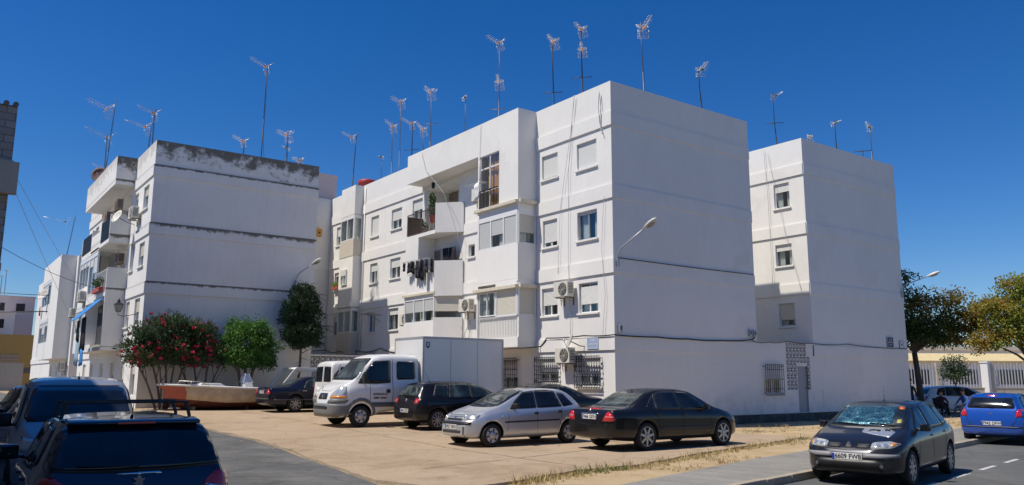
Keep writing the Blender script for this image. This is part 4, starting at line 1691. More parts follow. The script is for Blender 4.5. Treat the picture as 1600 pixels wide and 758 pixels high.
    def line(s, view, pts, w=.008, off=.0025, xs=True):
        """panel gap polyline; returns quads gathered by seams()"""
        out = []
        if view in ('left', 'right', 'top') and xs:
            pts = [(a + s.off, b) for a, b in pts]
        for p, q in zip(pts, pts[1:]):
            p, q = Vector(p), Vector(q)
            k = max(1, int((q - p).length / .09))
            t = (q - p).normalized()
            nn = Vector((-t.y, t.x)) * w
            for i in range(k):
                a, b = p.lerp(q, i / k), p.lerp(q, (i + 1) / k)
                quad = []
                for c in (a - nn, b - nn, b + nn, a + nn):
                    h, nr = s.cast(view, c.x, c.y)
                    quad.append(h + nr * off)
                out.append(quad)
        return out

    def seams(s, lines, mt='arch_black', name='panel_gap'):
        m = MB()
        for l in lines:
            for q in l:
                m.face(q)
        return add_to(s.body, m, mt)

    def both(s, name, poly, mt, **kw):
        for v in ('left', 'right'):
            s.skin(name, v, poly, mt, **kw)

    def plate(s, view, z, txt, y=0.0, w=.26, h=.055, sq=False):
        hh, nr = s.cast(view, y, z)
        d = 1 if view == 'front' else -1
        x = hh.x + d * .012
        tilt = 0.0
        m = MB()
        m.box(x - d * .02, x + d * .004, y - w, y + w, z - h, z + h)
        pl = m.build('number_plate', 'plate_white', s.root, bevel=.004)
        m = MB()
        m.box(x + d * .0045, x + d * .006, y - d * w, y - d * (w - .045), z - h + .004, z + h - .004)
        sgn = -d
        bl = m.build('country_band', 'plate_blue', pl)
        # letters read left to right for someone facing the plate
        if d > 0:
            M = Matrix.Translation((x + .006, y, z)) @ Matrix(((0, 0, 1, 0), (1, 0, 0, 0), (0, 1, 0, 0), (0, 0, 0, 1)))
        else:
            M = Matrix.Translation((x - .006, y, z)) @ Matrix(((0, 0, -1, 0), (-1, 0, 0, 0), (0, 1, 0, 0), (0, 0, 0, 1)))
        bl.location = (0, 0, 0)
        text_mesh(txt, .115, 'plate_ink', pl, M @ Matrix.Translation((.02, 0, 0)), 'lettering', .001, True, sx=.92)
        return pl

    def mirror(s, x, z, mt, y=None, size=1.0):
        for sg in (-1, 1):
            hh, nr = s.cast('left' if sg > 0 else 'right', x + s.off, z)
            m = MB()
            yy = abs(hh.y)
            X = x + s.off
            prof = [(-.05, .0), (-.06, .15), (-.04, .17), (.04, .14), (.07, .03), (.05, 0)]
            m.prism([(X + a * size, sg * (yy + .05 + b * size)) for a, b in prof], z - .005, z + .125 * size)
            m.box(X - .02, X + .03, sg * (yy - .02), sg * (yy + .08), z, z + .04)
            mi = m.build('mirror', mt, s.root, bevel=.022)
            smooth(mi.data)
            m = MB()
            m.box(X - .0625 * size, X - .0605 * size, sg * (yy + .065), sg * (yy + .05 + .135 * size), z + .012, z + .108 * size)
            m.build('mirror_glass', 'glass_dark', mi)

    def handle(s, xz, mt):
        for x, z in xz:
            for v in ('left', 'right'):
                hh, nr = s.cast(v, x + s.off, z)
                m = MB()
                sg = 1 if v == 'left' else -1
                m.box(x + s.off - .09, x + s.off + .09, hh.y + sg * .005, hh.y + sg * .035, z - .016, z + .016)
                m.build('door_handle', mt, s.root, bevel=.01)

    def blob(s, name, view, u, v, r, mt, par=None, depth=.02, n=18, off=0.0):
        hh, nr = s.cast(view, u, v)
        m = MB()
        d = -Vector(s.VIEWS[view][3])
        c = hh + nr * off
        m.tube(c - nr * .01, c + nr * depth, r, r * .85, n)
        return m.build(name, mt, par or s.root)

    def wiper(s, pts, view='front'):
        l = []
        for y, z in pts:
            hh, nr = s.cast(view, y, z)
            l.append(hh + nr * .028)
        m = MB()
        m.path(l, .009, 5)
        return m.build('wiper', 'trim_black', s.root)

    def antenna(s, x, L=.35, lean=-.5):
        hh, nr = s.cast('top', x + s.off, 0)
        m = MB()
        m.tube(hh - Vector((0, 0, .01)), hh + Vector((lean * .05, 0, .03)), .02, .012, 8)
        m.tube(hh + Vector((lean * .05, 0, .03)), hh + Vector((lean * L, 0, L)), .004, .003, 5)
        return m.build('roof_aerial', 'trim_black', s.root)


def seats(car, x, z=.95, ys=(-.35, .35)):
    pass


def side_glass(C, polys, mt='glass_dark', frame=.02):
    """dark surround, then one pane per door"""
    for v in ('left', 'right'):
        for p in polys:
            c = Vector((sum(a for a, _ in p) / len(p), sum(b for _, b in p) / len(p)))
            big = [tuple(c + (Vector(q) - c) * (1 + frame * 2 / max(.2, (Vector(q) - c).length))) for q in p]
            su_ = C.skin('window_surround', v, big, 'trim_black', off=.003, rnd=.05, res=.05)
            C.skin('window', v, p, mt, off=.0125, rnd=.05, res=.05, rim=.009)


# -------- five-door hatchback on its nose: the charcoal one with the foil blind
def hatch_spec(**k):
    S = dict(L=4.21, W=1.78, wb=2.63, ro=.75, r=.315, paint='paint_charcoal',
             zt=[(0, .52), (.03, .62), (.07, .84), (.13, .98), (.24, 1.12), (.42, 1.33), (.62, 1.415), (1.0, 1.45), (1.6, 1.46), (2.1, 1.44), (2.4, 1.39), (2.7, 1.25), (3.0, 1.09), (3.2, .985), (3.4, .93), (3.7, .86), (3.95, .77), (4.1, .68), (4.18, .58), (4.21, .50)],
             zs=[(0, .48), (.07, .78), (.15, .90), (.5, .945), (1.2, .93), (2.2, .90), (3.0, .875), (3.3, .84), (3.7, .76), (4.0, .66), (4.15, .55), (4.21, .45)],
             zb=[(0, .36), (.05, .29), (.3, .23), (.6, .19), (1.0, .18), (3.2, .17), (3.9, .19), (4.1, .22), (4.21, .30)],
             w=[(0, .62), (.04, .72), (.12, .80), (.3, .855), (.7, .885), (1.5, .89), (3.2, .885), (3.6, .87), (3.85, .83), (4.02, .74), (4.13, .62), (4.19, .48), (4.21, .38)],
             wt=[(0, .55), (.12, .62), (.42, .57), (.7, .59), (1.5, .62), (2.3, .61), (2.7, .66), (3.1, .74), (3.4, .76), (3.9, .68), (4.1, .5), (4.21, .3)])
    S.update(k)
    return S


def megane():
    C = Car(hatch_spec(rim='alloy', spokes=9, sw=.028, rimf=.70), 'parked_car', 'charcoal hatchback with a foil blind behind its windscreen and plate 6609 FWB', 'car', (-3.31, -11.13, -.12), PI + R(12.3))
    side_glass(C, [[(2.02, .955), (2.90, .935), (2.62, 1.11), (2.30, 1.32), (1.98, 1.365)], [(1.10, .975), (1.94, .955), (1.90, 1.365), (1.45, 1.385), (1.18, 1.37)], [(.62, 1.03), (1.02, .985), (1.10, 1.35), (.80, 1.30)]])
    ws = C.skin('windscreen_surround', 'front', [(-.70, .99), (-.35, .965), (.35, .965), (.70, .99), (.60, 1.385), (.3, 1.425), (-.3, 1.425), (-.60, 1.385)], 'trim_black', off=.003, rnd=.05, res=.05)
    C.skin('windscreen', 'front', [(-.66, 1.02), (-.33, .995), (.33, .995), (.66, 1.02), (.565, 1.36), (.28, 1.40), (-.28, 1.40), (-.565, 1.36)], 'glass_mid', off=.0115, rnd=.05, res=.05)
    C.skin('sun_blind', 'front', [(-.58, 1.045), (-.30, 1.02), (.36, 1.02), (.47, 1.06), (.40, 1.33), (.0, 1.36), (-.52, 1.345)], 'foil_sunshade', off=.0135, rim=.001, res=.05)
    C.skin('sticker', 'front', [(.47, 1.30), (.56, 1.29), (.54, 1.34), (.45, 1.345)], 'sticker_orange', off=.015, rim=.002)
    C.skin('sticker', 'front', [(.54, 1.06), (.62, 1.06), (.60, 1.12), (.53, 1.12)], 'sticker', off=.015, rim=.002)
    # pale patch on the bonnet with two dark spots in it
    C.skin('bonnet_patch', 'top', [(3.12, .02), (3.20, .42), (3.40, .62), (3.72, .60), (3.62, .28), (3.50, .05)], 'paint_silver', off=.0025, rim=.001, rnd=.04)
    C.skin('bonnet_patch', 'top', [(3.30, .16), (3.32, .34), (3.42, .36), (3.43, .14)], 'paint_charcoal', off=.0045, rim=.001, rnd=.04)
    C.skin('bonnet_patch', 'top', [(3.26, .40), (3.30, .50), (3.40, .52), (3.38, .42)], 'paint_charcoal', off=.0045, rim=.001, rnd=.02)
    for s_ in (-1, 1):
        hl = C.skin('headlight', 'front', [(s_ * .38, .665), (s_ * .45, .655), (s_ * .70, .67), (s_ * .80, .74), (s_ * .66, .785), (s_ * .44, .765), (s_ * .38, .75)], 'lamp_clear', off=.008, rnd=.02)
        C.blob('reflector', 'front', s_ * .50, .715, .042, 'lamp_inner', hl, .012, off=.006)
        C.blob('reflector', 'front', s_ * .61, .718, .045, 'lamp_inner', hl, .012, off=.006)
        C.skin('indicator', 'front', [(s_ * .69, .69), (s_ * .78, .74), (s_ * .71, .765), (s_ * .67, .74)], 'lamp_amber', off=.012, par=hl)
        g = C.skin('grille', 'front', [(s_ * .13, .655), (s_ * .34, .66), (s_ * .36, .74), (s_ * .17, .735)], 'trim_black', off=.004, rnd=.015)
        for z in (.68, .70, .72):
            C.skin('grille_bar', 'front', [(s_ * .15, z - .005), (s_ * .35, z - .002), (s_ * .35, z + .004), (s_ * .15, z + .001)], 'trim_grey', off=.010, par=g)
        C.skin('bumper_strip', 'front', [(s_ * .27, .50), (s_ * .60, .50), (s_ * .80, .53), (s_ * .80, .575), (s_ * .60, .575), (s_ * .27, .585)], 'bumper_grey', off=.010)
        C.blob('fog_light', 'front', s_ * .56, .37, .036, 'trim_grey', None, .008)
    C.skin('air_intake', 'front', [(-.62, .42), (-.55, .31), (.55, .31), (.62, .42), (.5, .47), (-.5, .47)], 'trim_black', off=.006, rnd=.03)
    hh, nr = C.cast('front', 0, .70)
    m = MB()
    for r_, t_ in ((1.0, 0), (.55, .006)):
        m.prism([(0, .70 - .075 * r_), (.05 * r_, .70), (0, .70 + .075 * r_), (-.05 * r_, .70)], hh.x - .06, hh.x + .03 + t_, axes=(1, 2, 0))
    C_b = m.build('badge', 'chrome', C.root, bevel=.003)
    C.plate('front', .515, '6609 FWB')
    C.mirror(2.72, .93, 'paint_charcoal')
    C.handle([(1.98, .83), (1.05, .86)], 'chrome')
    C.wiper([(-.5, 1.03), (-.1, 1.005), (.05, .985)])
    C.wiper([(.08, 1.03), (.4, 1.02), (.55, 1.0)])
    C.antenna(1.9, .3, -.2)
    L = []
    for v in ('left', 'right'):
        L.append(C.line(v, [(2.94, .92), (2.90, .75), (2.96, .45), (2.92, .24)]))
        L.append(C.line(v, [(2.0, .95), (2.0, .5), (1.98, .24), (2.9, .24)]))
        L.append(C.line(v, [(1.2, .40), (1.06, .70), (1.05, .97)]))
        L.append(C.line(v, [(1.98, .24), (1.25, .25), (1.18, .40)]))
    L.append(C.line('front', [(-.72, .62), (-.36, .64), (0, .62), (.36, .64), (.72, .62)], w=.005))
    L.append(C.line('top', [(3.15, -.74), (3.6, -.73), (4.0, -.6)], w=.005))
    L.append(C.line('top', [(3.15, .74), (3.6, .73), (4.0, .6)], w=.005))
    C.seams(L)
    return C


def rear_common(C, glass, tail, plate_z, plate_txt, bumper=None, tmat='lamp_red', gm='glass_dark'):
    C.skin('window_surround', 'rear', [tuple(Vector(p) * 1.0 + Vector((.025 * (1 if p[0] > 0 else -1), .02 * (1 if i < 2 else -1) * -1))) for i, p in enumerate(glass)], 'trim_black', off=.003, rnd=.05, res=.05)
    C.skin('rear_window', 'rear', glass, gm, off=.012, rnd=.06, res=.05)
    for s_ in (-1, 1):
        t = C.skin('tail_light', 'rear', [(s_ * a, b) for a, b in tail], tmat, off=.010, rnd=.03)
    if plate_txt:
        C.plate('rear', plate_z, plate_txt)


def clio():
    S = hatch_spec(L=3.99, W=1.72, wb=2.575, ro=.62, r=.31, paint='paint_blue', rim='cap', spokes=7,
                   zt=[(0, .55), (.02, .66), (.05, .86), (.10, 1.02), (.22, 1.22), (.36, 1.40), (.55, 1.46), (1.0, 1.49), (1.5, 1.49), (2.0, 1.465), (2.3, 1.40), (2.6, 1.24), (2.95, 1.06), (3.2, .97), (3.5, .88), (3.75, .78), (3.92, .62), (3.99, .5)],
                   zs=[(0, .5), (.05, .80), (.12, .93), (.5, .96), (1.2, .94), (2.2, .91), (3.0, .875), (3.5, .78), (3.8, .66), (3.99, .45)],
                   w=[(0, .68), (.03, .77), (.10, .83), (.3, .855), (.7, .86), (1.5, .86), (3.0, .855), (3.5, .83), (3.8, .72), (3.93, .55), (3.99, .4)],
                   wt=[(0, .6), (.10, .68), (.36, .60), (.7, .61), (1.5, .62), (2.2, .61), (2.6, .66), (3.0, .72), (3.3, .74), (3.8, .6), (3.99, .3)],
                   zb=[(0, .34), (.05, .29), (.4, .22), (1, .18), (3.2, .18), (3.8, .22), (3.99, .3)])
    C = Car(S, 'parked_car', 'bright blue hatchback seen from behind at the right edge', 'car', (8.31, -8.62, -.12), R(10))
    rear_common(C, [(-.60, 1.06), (.60, 1.06), (.53, 1.33), (-.53, 1.33)], [(.62, .80), (.80, .82), (.82, .95), (.74, 1.04), (.66, 1.0)], .62, '7942 DFW')
    C.skin('brake_light', 'rear', [(-.13, 1.395), (.13, 1.395), (.13, 1.42), (-.13, 1.42)], 'lamp_red', off=.012)
    C.skin('bumper_strip', 'rear', [(-.78, .50), (.78, .50), (.78, .535), (-.78, .535)], 'trim_black', off=.008)
    m = MB()
    hh, nr = C.cast('rear', 0, .90)
    m.prism([(0, .90 - .04), (.025, .90), (0, .90 + .04), (-.025, .90)], hh.x - .012, hh.x + .02, axes=(1, 2, 0))
    m.build('badge', 'chrome', C.root, bevel=.003)
    side_glass(C, [[(1.95, .96), (2.72, .945), (2.5, 1.12), (2.2, 1.35), (1.92, 1.41)], [(1.0, .99), (1.88, .96), (1.84, 1.41), (1.2, 1.41)], [(.55, 1.08), (.9, 1.02), (1.02, 1.38), (.68, 1.33)]])
    C.mirror(2.6, .95, 'paint_blue')
    C.handle([(1.9, .85), (1.0, .87)], 'paint_blue')
    C.wiper([(-.05, 1.06), (.2, 1.08), (.42, 1.09)], 'rear')
    C.antenna(1.95, .3, -.4)
    C.seams([C.line('rear', [(-.62, .98), (-.64, .72), (-.5, .52), (.5, .52), (.64, .72), (.62, .98)], w=.006)] + [C.line(v, [(2.75, .93), (2.72, .4), (2.7, .24), (1.9, .24), (1.9, .95)]) for v in ('left', 'right')])
    m = MB()
    return C


def merc():
    S = dict(L=4.82, W=1.82, wb=2.80, ro=1.12, r=.33, paint='paint_black', rim='alloy', spokes=7, sw=.034, rimf=.70,
             zt=[(0, .66), (.03, .76), (.07, .90), (.12, .965), (.3, .985), (.62, 1.00), (.85, 1.06), (1.15, 1.23), (1.45, 1.375), (1.75, 1.44), (2.1, 1.46), (2.6, 1.455), (2.95, 1.40), (3.25, 1.25), (3.55, 1.08), (3.72, 1.0), (3.9, .955), (4.3, .87), (4.6, .76), (4.76, .64), (4.82, .52)],
             zs=[(0, .60), (.07, .86), (.15, .92), (.6, .94), (1.5, .94), (2.6, .915), (3.5, .89), (3.8, .86), (4.3, .77), (4.65, .64), (4.82, .47)],
             zb=[(0, .38), (.05, .30), (.3, .25), (.8, .20), (3.8, .19), (4.5, .22), (4.75, .24), (4.82, .32)],
             w=[(0, .66), (.04, .76), (.13, .83), (.35, .875), (.8, .90), (1.6, .91), (3.6, .905), (4.1, .88), (4.4, .83), (4.62, .72), (4.76, .56), (4.82, .4)],
             wt=[(0, .6), (.12, .74), (.7, .74), (1.0, .68), (1.45, .60), (1.9, .60), (2.7, .61), (3.1, .66), (3.5, .73), (3.9, .78), (4.4, .7), (4.7, .5), (4.82, .3)])
    C = Car(S, 'parked_car', 'black saloon with alloy wheels parked nearest the dry grass strip', 'car', (-3.26, -5.10, .045), 0.0)
    rear_common(C, [(-.62, 1.045), (.62, 1.045), (.53, 1.36), (-.53, 1.36)], [(.50, .70), (.78, .70), (.82, .74), (.78, .84), (.66, .925), (.60, .90)], .79, '7466 GKN', gm='glass_mid')
    for s_ in (-1, 1):
        C.skin('tail_stripe', 'rear', [(s_ * .56, .785), (s_ * .80, .785), (s_ * .79, .81), (s_ * .57, .81)], 'lamp_redpale', off=.014, rim=.004)
        # arc side trims
    C.skin('brake_light', 'rear', [(-.20, .972), (.20, .972), (.16, .988), (-.16, .988)], 'lamp_red', off=.012)
    C.skin('boot_trim', 'rear', [(-.33, .862), (.33, .862), (.33, .876), (-.33, .876)], 'chrome', off=.012)
    hh, nr = C.cast('rear', 0, .925)
    m = MB()
    m.lathe([(.045, hh.x - .004), (.045, hh.x - .012), (.036, hh.x - .012), (.036, hh.x - .004)], (0, 0, .925), 'X', 20)
    for i in range(3):
        t = PI / 2 + i * 2 * PI / 3
        m.tube((hh.x - .008, 0, .925), (hh.x - .008, .04 * math.cos(t), .925 + .04 * math.sin(t)), .006, n=4)
    m.build('badge', 'chrome', C.root)
    side_glass(C, [[(2.42, .955), (3.36, .94), (3.10, 1.15), (2.78, 1.34), (2.38, 1.375)], [(1.52, .975), (2.33, .957), (2.29, 1.375), (1.95, 1.375), (1.62, 1.31)], [(1.22, 1.03), (1.44, .985), (1.53, 1.27)]])
    C.both('side_strip', [(1.62, .50), (3.42, .48), (3.42, .52), (1.62, .54)], 'paint_black', off=.014, rnd=.01)
    C.mirror(3.2, .945, 'paint_black')
    C.handle([(2.45, .83), (1.5, .85)], 'paint_black')
    C.antenna(1.5, .07, -.3)
    L = [C.line('rear', [(-.80, .61), (.80, .61)], w=.005), C.line('rear', [(-.47, .68), (-.58, .93)], w=.005), C.line('rear', [(.47, .68), (.58, .93)], w=.005)]
    for v in ('left', 'right'):
        L += [C.line(v, [(3.42, .93), (3.40, .6), (3.45, .26), (2.40, .24), (2.38, .96)]), C.line(v, [(2.40, .24), (1.7, .25), (1.55, .42), (1.48, .7), (1.46, .98)]), C.line(v, [(.9, .62), (.05, .62)], w=.005)]
    C.seams(L)
    # headlamp edge showing at the far corner
    for s_ in (-1, 1):
        C.skin('headlight', 'front', [(s_ * .46, .60), (s_ * .70, .60), (s_ * .76, .68), (s_ * .60, .74), (s_ * .46, .70)], 'lamp_clear', off=.008, rnd=.03)
    return C


def corsa():
    S = hatch_spec(L=3.82, W=1.65, wb=2.49, ro=.60, r=.29, paint='paint_silver', rim='cap', spokes=6, rimf=.62,
                   zt=[(0, .55), (.03, .66), (.07, .90), (.14, 1.04), (.32, 1.24), (.50, 1.37), (.75, 1.42), (1.2, 1.44), (1.7, 1.435), (2.0, 1.40), (2.25, 1.29), (2.55, 1.13), (2.85, 1.0), (3.0, .955), (3.3, .87), (3.55, .78), (3.7, .68), (3.78, .58), (3.82, .5)],
                   zs=[(0, .5), (.07, .84), (.14, .95), (.5, .965), (1.2, .94), (2.0, .915), (2.8, .87), (3.2, .80), (3.55, .69), (3.75, .55), (3.82, .44)],
                   w=[(0, .60), (.04, .70), (.12, .77), (.3, .81), (.7, .825), (1.5, .825), (2.9, .82), (3.3, .79), (3.55, .72), (3.72, .60), (3.79, .48), (3.82, .38)],
                   wt=[(0, .55), (.12, .62), (.5, .55), (.8, .565), (1.5, .58), (2.0, .58), (2.4, .63), (2.8, .69), (3.2, .70), (3.6, .58), (3.82, .3)],
                   zb=[(0, .34), (.05, .29), (.4, .22), (1, .18), (3.0, .18), (3.55, .20), (3.82, .27)])
    C = Car(S, 'parked_car', 'silver hatchback with black side mouldings beside the black saloon', 'car', (-5.98, -2.37, .045), PI)
    side_glass(C, [[(1.72, .955), (2.52, .93), (2.28, 1.13), (2.02, 1.30), (1.68, 1.355)], [(.86, .975), (1.64, .955), (1.60, 1.36), (1.25, 1.36), (.98, 1.34)], [(.42, 1.02), (.78, .985), (.86, 1.30), (.66, 1.27)]])
    C.skin('windscreen_surround', 'front', [(-.64, .985), (-.3, .96), (.3, .96), (.64, .985), (.55, 1.365), (.28, 1.405), (-.28, 1.405), (-.55, 1.365)], 'trim_black', off=.003, rnd=.05, res=.05)
    C.skin('windscreen', 'front', [(-.605, 1.01), (-.28, .985), (.28, .985), (.605, 1.01), (.52, 1.345), (.26, 1.385), (-.26, 1.385), (-.52, 1.345)], 'glass_mid', off=.0115, rnd=.05, res=.05)
    for s_ in (-1, 1):
        hl = C.skin('headlight', 'front', [(s_ * .38, .655), (s_ * .62, .655), (s_ * .70, .70), (s_ * .68, .80), (s_ * .55, .785), (s_ * .40, .73)], 'lamp_clear', off=.008, rnd=.03)
        C.blob('reflector', 'front', s_ * .50, .71, .048, 'lamp_inner', hl, .01, off=.006)
        C.blob('reflector', 'front', s_ * .61, .72, .045, 'lamp_inner', hl, .01, off=.006)
        t = C.skin('tail_light', 'rear', [(s_ * .64, .70), (s_ * .76, .72), (s_ * .72, 1.0), (s_ * .62, .95)], 'lamp_red', off=.010, rnd=.03)
    g = C.skin('grille', 'front', [(-.34, .65), (.34, .65), (.36, .735), (-.36, .735)], 'trim_black', off=.004, rnd=.02)
    C.skin('grille_bar', 'front', [(-.36, .69), (.36, .69), (.37, .715), (-.37, .715)], 'paint_silver', off=.012, par=g)
    C.skin('grille_bar', 'front', [(-.36, .745), (.36, .745), (.36, .765), (-.36, .765)], 'paint_silver', off=.010, par=g)
    C.blob('badge', 'front', 0, .70, .04, 'chrome', None, .016)
    C.skin('bumper_strip', 'front', [(-.64, .55), (-.3, .545), (.3, .545), (.64, .55), (.64, .615), (.3, .62), (-.3, .62), (-.64, .615)], 'trim_black', off=.012)
    C.skin('air_intake', 'front', [(-.40, .34), (.40, .34), (.42, .41), (-.42, .41)], 'trim_black', off=.006, rnd=.03)
    for z in (.36, .388):
        C.skin('grille_bar', 'front', [(-.39, z - .005), (.39, z - .005), (.39, z + .004), (-.39, z + .004)], 'trim_grey', off=.012)
    C.plate('front', .49, '9057 BKN')
    C.both('side_strip', [(.95, .60), (2.72, .58), (2.72, .615), (.95, .635)], 'trim_black', off=.014, rnd=.005)
    C.mirror(2.42, .935, 'trim_black')
    for x, z in ((1.72, .80), (.93, .83)):
        for v in ('left', 'right'):
            C.skin('door_handle', v, [(x - .07, z - .03), (x + .07, z - .03), (x + .07, z + .03), (x - .07, z + .03)], 'trim_black', off=.014, rnd=.035)
    C.skin('side_indicator', 'left', [(2.76, .735), (2.81, .735), (2.81, .76), (2.76, .76)], 'lamp_clear', off=.01)
    C.wiper([(-.5, 1.02), (-.15, 1.0), (.02, .98)])
    C.wiper([(.05, 1.02), (.35, 1.01), (.5, .99)])
    C.antenna(.75, .5, -.9)
    L = []
    for v in ('left', 'right'):
        L += [C.line(v, [(2.60, .90), (2.60, .6), (2.66, .3), (2.60, .24), (1.68, .24), (1.68, .95)], w=.005), C.line(v, [(1.68, .24), (1.05, .26), (.92, .5), (.86, .8), (.84, .98)], w=.005)]
    L.append(C.line('front', [(-.60, .80), (-.36, .775), (.36, .775), (.60, .80)], w=.004))
    L.append(C.line('front', [(-.76, .64), (.76, .64)], w=.004))
    C.seams(L)
    for v in ('left', 'right'):
        for wx in C.wx:
            pass
    return C


def golf():
    S = hatch_spec(L=4.20, W=1.76, wb=2.58, ro=.74, r=.315, paint='paint_black', rim='alloy', spokes=10, sw=.022, rimf=.68,
                   zt=[(0, .56), (.03, .68), (.06, .86), (.10, .98), (.20, 1.16), (.34, 1.38), (.5, 1.45), (.9, 1.485), (1.6, 1.49), (2.1, 1.46), (2.45, 1.38), (2.75, 1.23), (3.1, 1.07), (3.3, .99), (3.7, .90), (3.95, .80), (4.12, .66), (4.2, .5)],
                   zs=[(0, .5), (.06, .80), (.13, .93), (.5, .97), (1.2, .95), (2.2, .92), (3.0, .89), (3.4, .83), (3.8, .72), (4.1, .56), (4.2, .45)],
                   w=[(0, .66), (.03, .75), (.10, .82), (.3, .865), (.7, .88), (1.5, .88), (3.3, .875), (3.7, .85), (3.95, .77), (4.12, .6), (4.2, .4)])
    C = Car(S, 'parked_car', 'black hatchback tucked between the white truck and the silver hatchback', 'car', (-4.52, 2.66, .045 + gz(2.66)), 0.0)
    rear_common(C, [(-.57, 1.04), (.57, 1.04), (.50, 1.34), (-.50, 1.34)], [(.52, .80), (.74, .80), (.78, .87), (.74, .96), (.57, .95)], .58, '3846 DZK', gm='glass_mid')
    for s_ in (-1, 1):
        C.blob('reverse_lamp', 'rear', s_ * .66, .87, .045, 'lamp_redpale', None, .006, off=.01)
    C.blob('badge', 'rear', 0, .90, .05, 'chrome', None, .016)
    side_glass(C, [[(2.10, .965), (3.0, .95), (2.75, 1.13), (2.4, 1.35), (2.06, 1.40)], [(1.18, .985), (2.02, .965), (1.98, 1.405), (1.3, 1.405)], [(.62, 1.05), (1.10, 1.0), (1.20, 1.38), (.80, 1.36)]], 'glass_mid')
    C.mirror(2.85, .95, 'paint_black')
    C.handle([(2.05, .86), (1.15, .88)], 'paint_black')
    C.wiper([(-.02, 1.04), (.2, 1.07), (.4, 1.09)], 'rear')
    L = [C.line('rear', [(-.6, .98), (-.6, .75), (-.5, .66), (.5, .66), (.6, .75), (.6, .98)], w=.005)]
    for v in ('left', 'right'):
        L += [C.line(v, [(3.02, .93), (3.0, .6), (3.02, .26), (2.06, .24), (2.06, .96)], w=.005), C.line(v, [(.0, .64), (.5, .62)], w=.005)]
    C.seams(L)
    C.antenna(.9, .35, -.6)
    return C


def coupe():
    S = dict(L=4.45, W=1.80, wb=2.6, ro=.95, r=.31, paint='paint_black', rim='alloy', spokes=5,
             zt=[(0, .6), (.04, .78), (.10, .94), (.4, .975), (.7, 1.02), (1.1, 1.18), (1.5, 1.31), (1.9, 1.375), (2.2, 1.385), (2.6, 1.33), (2.95, 1.17), (3.25, 1.0), (3.6, .9), (4.1, .78), (4.35, .6), (4.45, .48)],
             zs=[(0, .55), (.08, .86), (.2, .92), (1, .94), (2.5, .90), (3.4, .84), (4.0, .72), (4.3, .56), (4.45, .44)],
             zb=[(0, .36), (.1, .26), (.6, .19), (3.8, .18), (4.45, .28)],
             w=[(0, .64), (.05, .76), (.2, .85), (.7, .89), (3.4, .89), (3.9, .84), (4.2, .72), (4.38, .52), (4.45, .38)],
             wt=[(0, .6), (.12, .72), (.7, .70), (1.3, .60), (2.3, .58), (2.9, .64), (3.4, .76), (4.1, .6), (4.45, .3)])
    C = Car(S, 'parked_car', 'black low-roofed coupe half hidden behind the silver hatchback', 'car', (-3.1, .28, .045 + gz(.3)), PI)
    C.root.scale = (1.0, 1.0, 1.075)
    side_glass(C, [[(1.95, .96), (2.98, .93), (2.7, 1.12), (2.4, 1.26), (1.95, 1.30)], [(1.15, 1.0), (1.88, .965), (1.88, 1.30), (1.5, 1.23)]])
    C.skin('windscreen', 'front', [(-.62, 1.0), (.62, 1.0), (.50, 1.30), (-.50, 1.30)], 'glass_dark', off=.006, rnd=.05)
    C.skin('rear_window', 'rear', [(-.6, 1.04), (.6, 1.04), (.48, 1.30), (-.48, 1.30)], 'glass_dark', off=.006, rnd=.05)
    for s_ in (-1, 1):
        C.skin('tail_light', 'rear', [(s_ * .5, .72), (s_ * .8, .72), (s_ * .8, .86), (s_ * .5, .86)], 'lamp_red', off=.01, rnd=.03)
        C.skin('headlight', 'front', [(s_ * .45, .58), (s_ * .7, .58), (s_ * .7, .68), (s_ * .45, .68)], 'lamp_clear', off=.01, rnd=.03)
    C.mirror(2.8, .92, 'paint_black')
    C.handle([(1.95, .83)], 'paint_black')
    return C


def navy():
    S = dict(merc_spec())
    C = Car(S, 'parked_car', 'navy blue saloon with spoked wheels next to the old boat', 'car', (-4.93, 12.98, .045 + gz(13)), 0.0)
    rear_common(C, [(-.58, 1.06), (.58, 1.06), (.50, 1.33), (-.50, 1.33)], [(.56, .74), (.80, .72), (.84, .76), (.72, .90), (.60, .94)], .80, '5176 FKR', gm='glass_mid')
    C.skin('boot_trim', 'rear', [(-.33, .885), (.33, .885), (.33, .905), (-.33, .905)], 'chrome', off=.012)
    side_glass(C, [[(2.50, .955), (3.46, .94), (3.2, 1.13), (2.88, 1.32), (2.46, 1.36)], [(1.52, .975), (2.42, .957), (2.38, 1.36), (2.05, 1.36), (1.72, 1.24)]], 'glass_mid')
    C.both('side_strip', [(.25, .49), (3.95, .47), (3.95, .51), (.25, .53)], 'trim_grey', off=.012)
    C.skin('bumper_strip', 'rear', [(-.78, .52), (.78, .52), (.78, .55), (-.78, .55)], 'trim_grey', off=.012)
    C.mirror(3.3, .94, 'paint_navy')
    C.handle([(2.5, .83), (1.5, .85)], 'chrome')
    L = []
    for v in ('left', 'right'):
        L += [C.line(v, [(3.5, .93), (3.5, .6), (3.5, .26), (2.46, .24), (2.44, .96)]), C.line(v, [(2.46, .24), (1.75, .25), (1.6, .42), (1.5, .7), (1.48, .98)])]
    C.seams(L)
    C.blob('badge', 'rear', 0, .93, .035, 'chrome', None, .014)
    return C


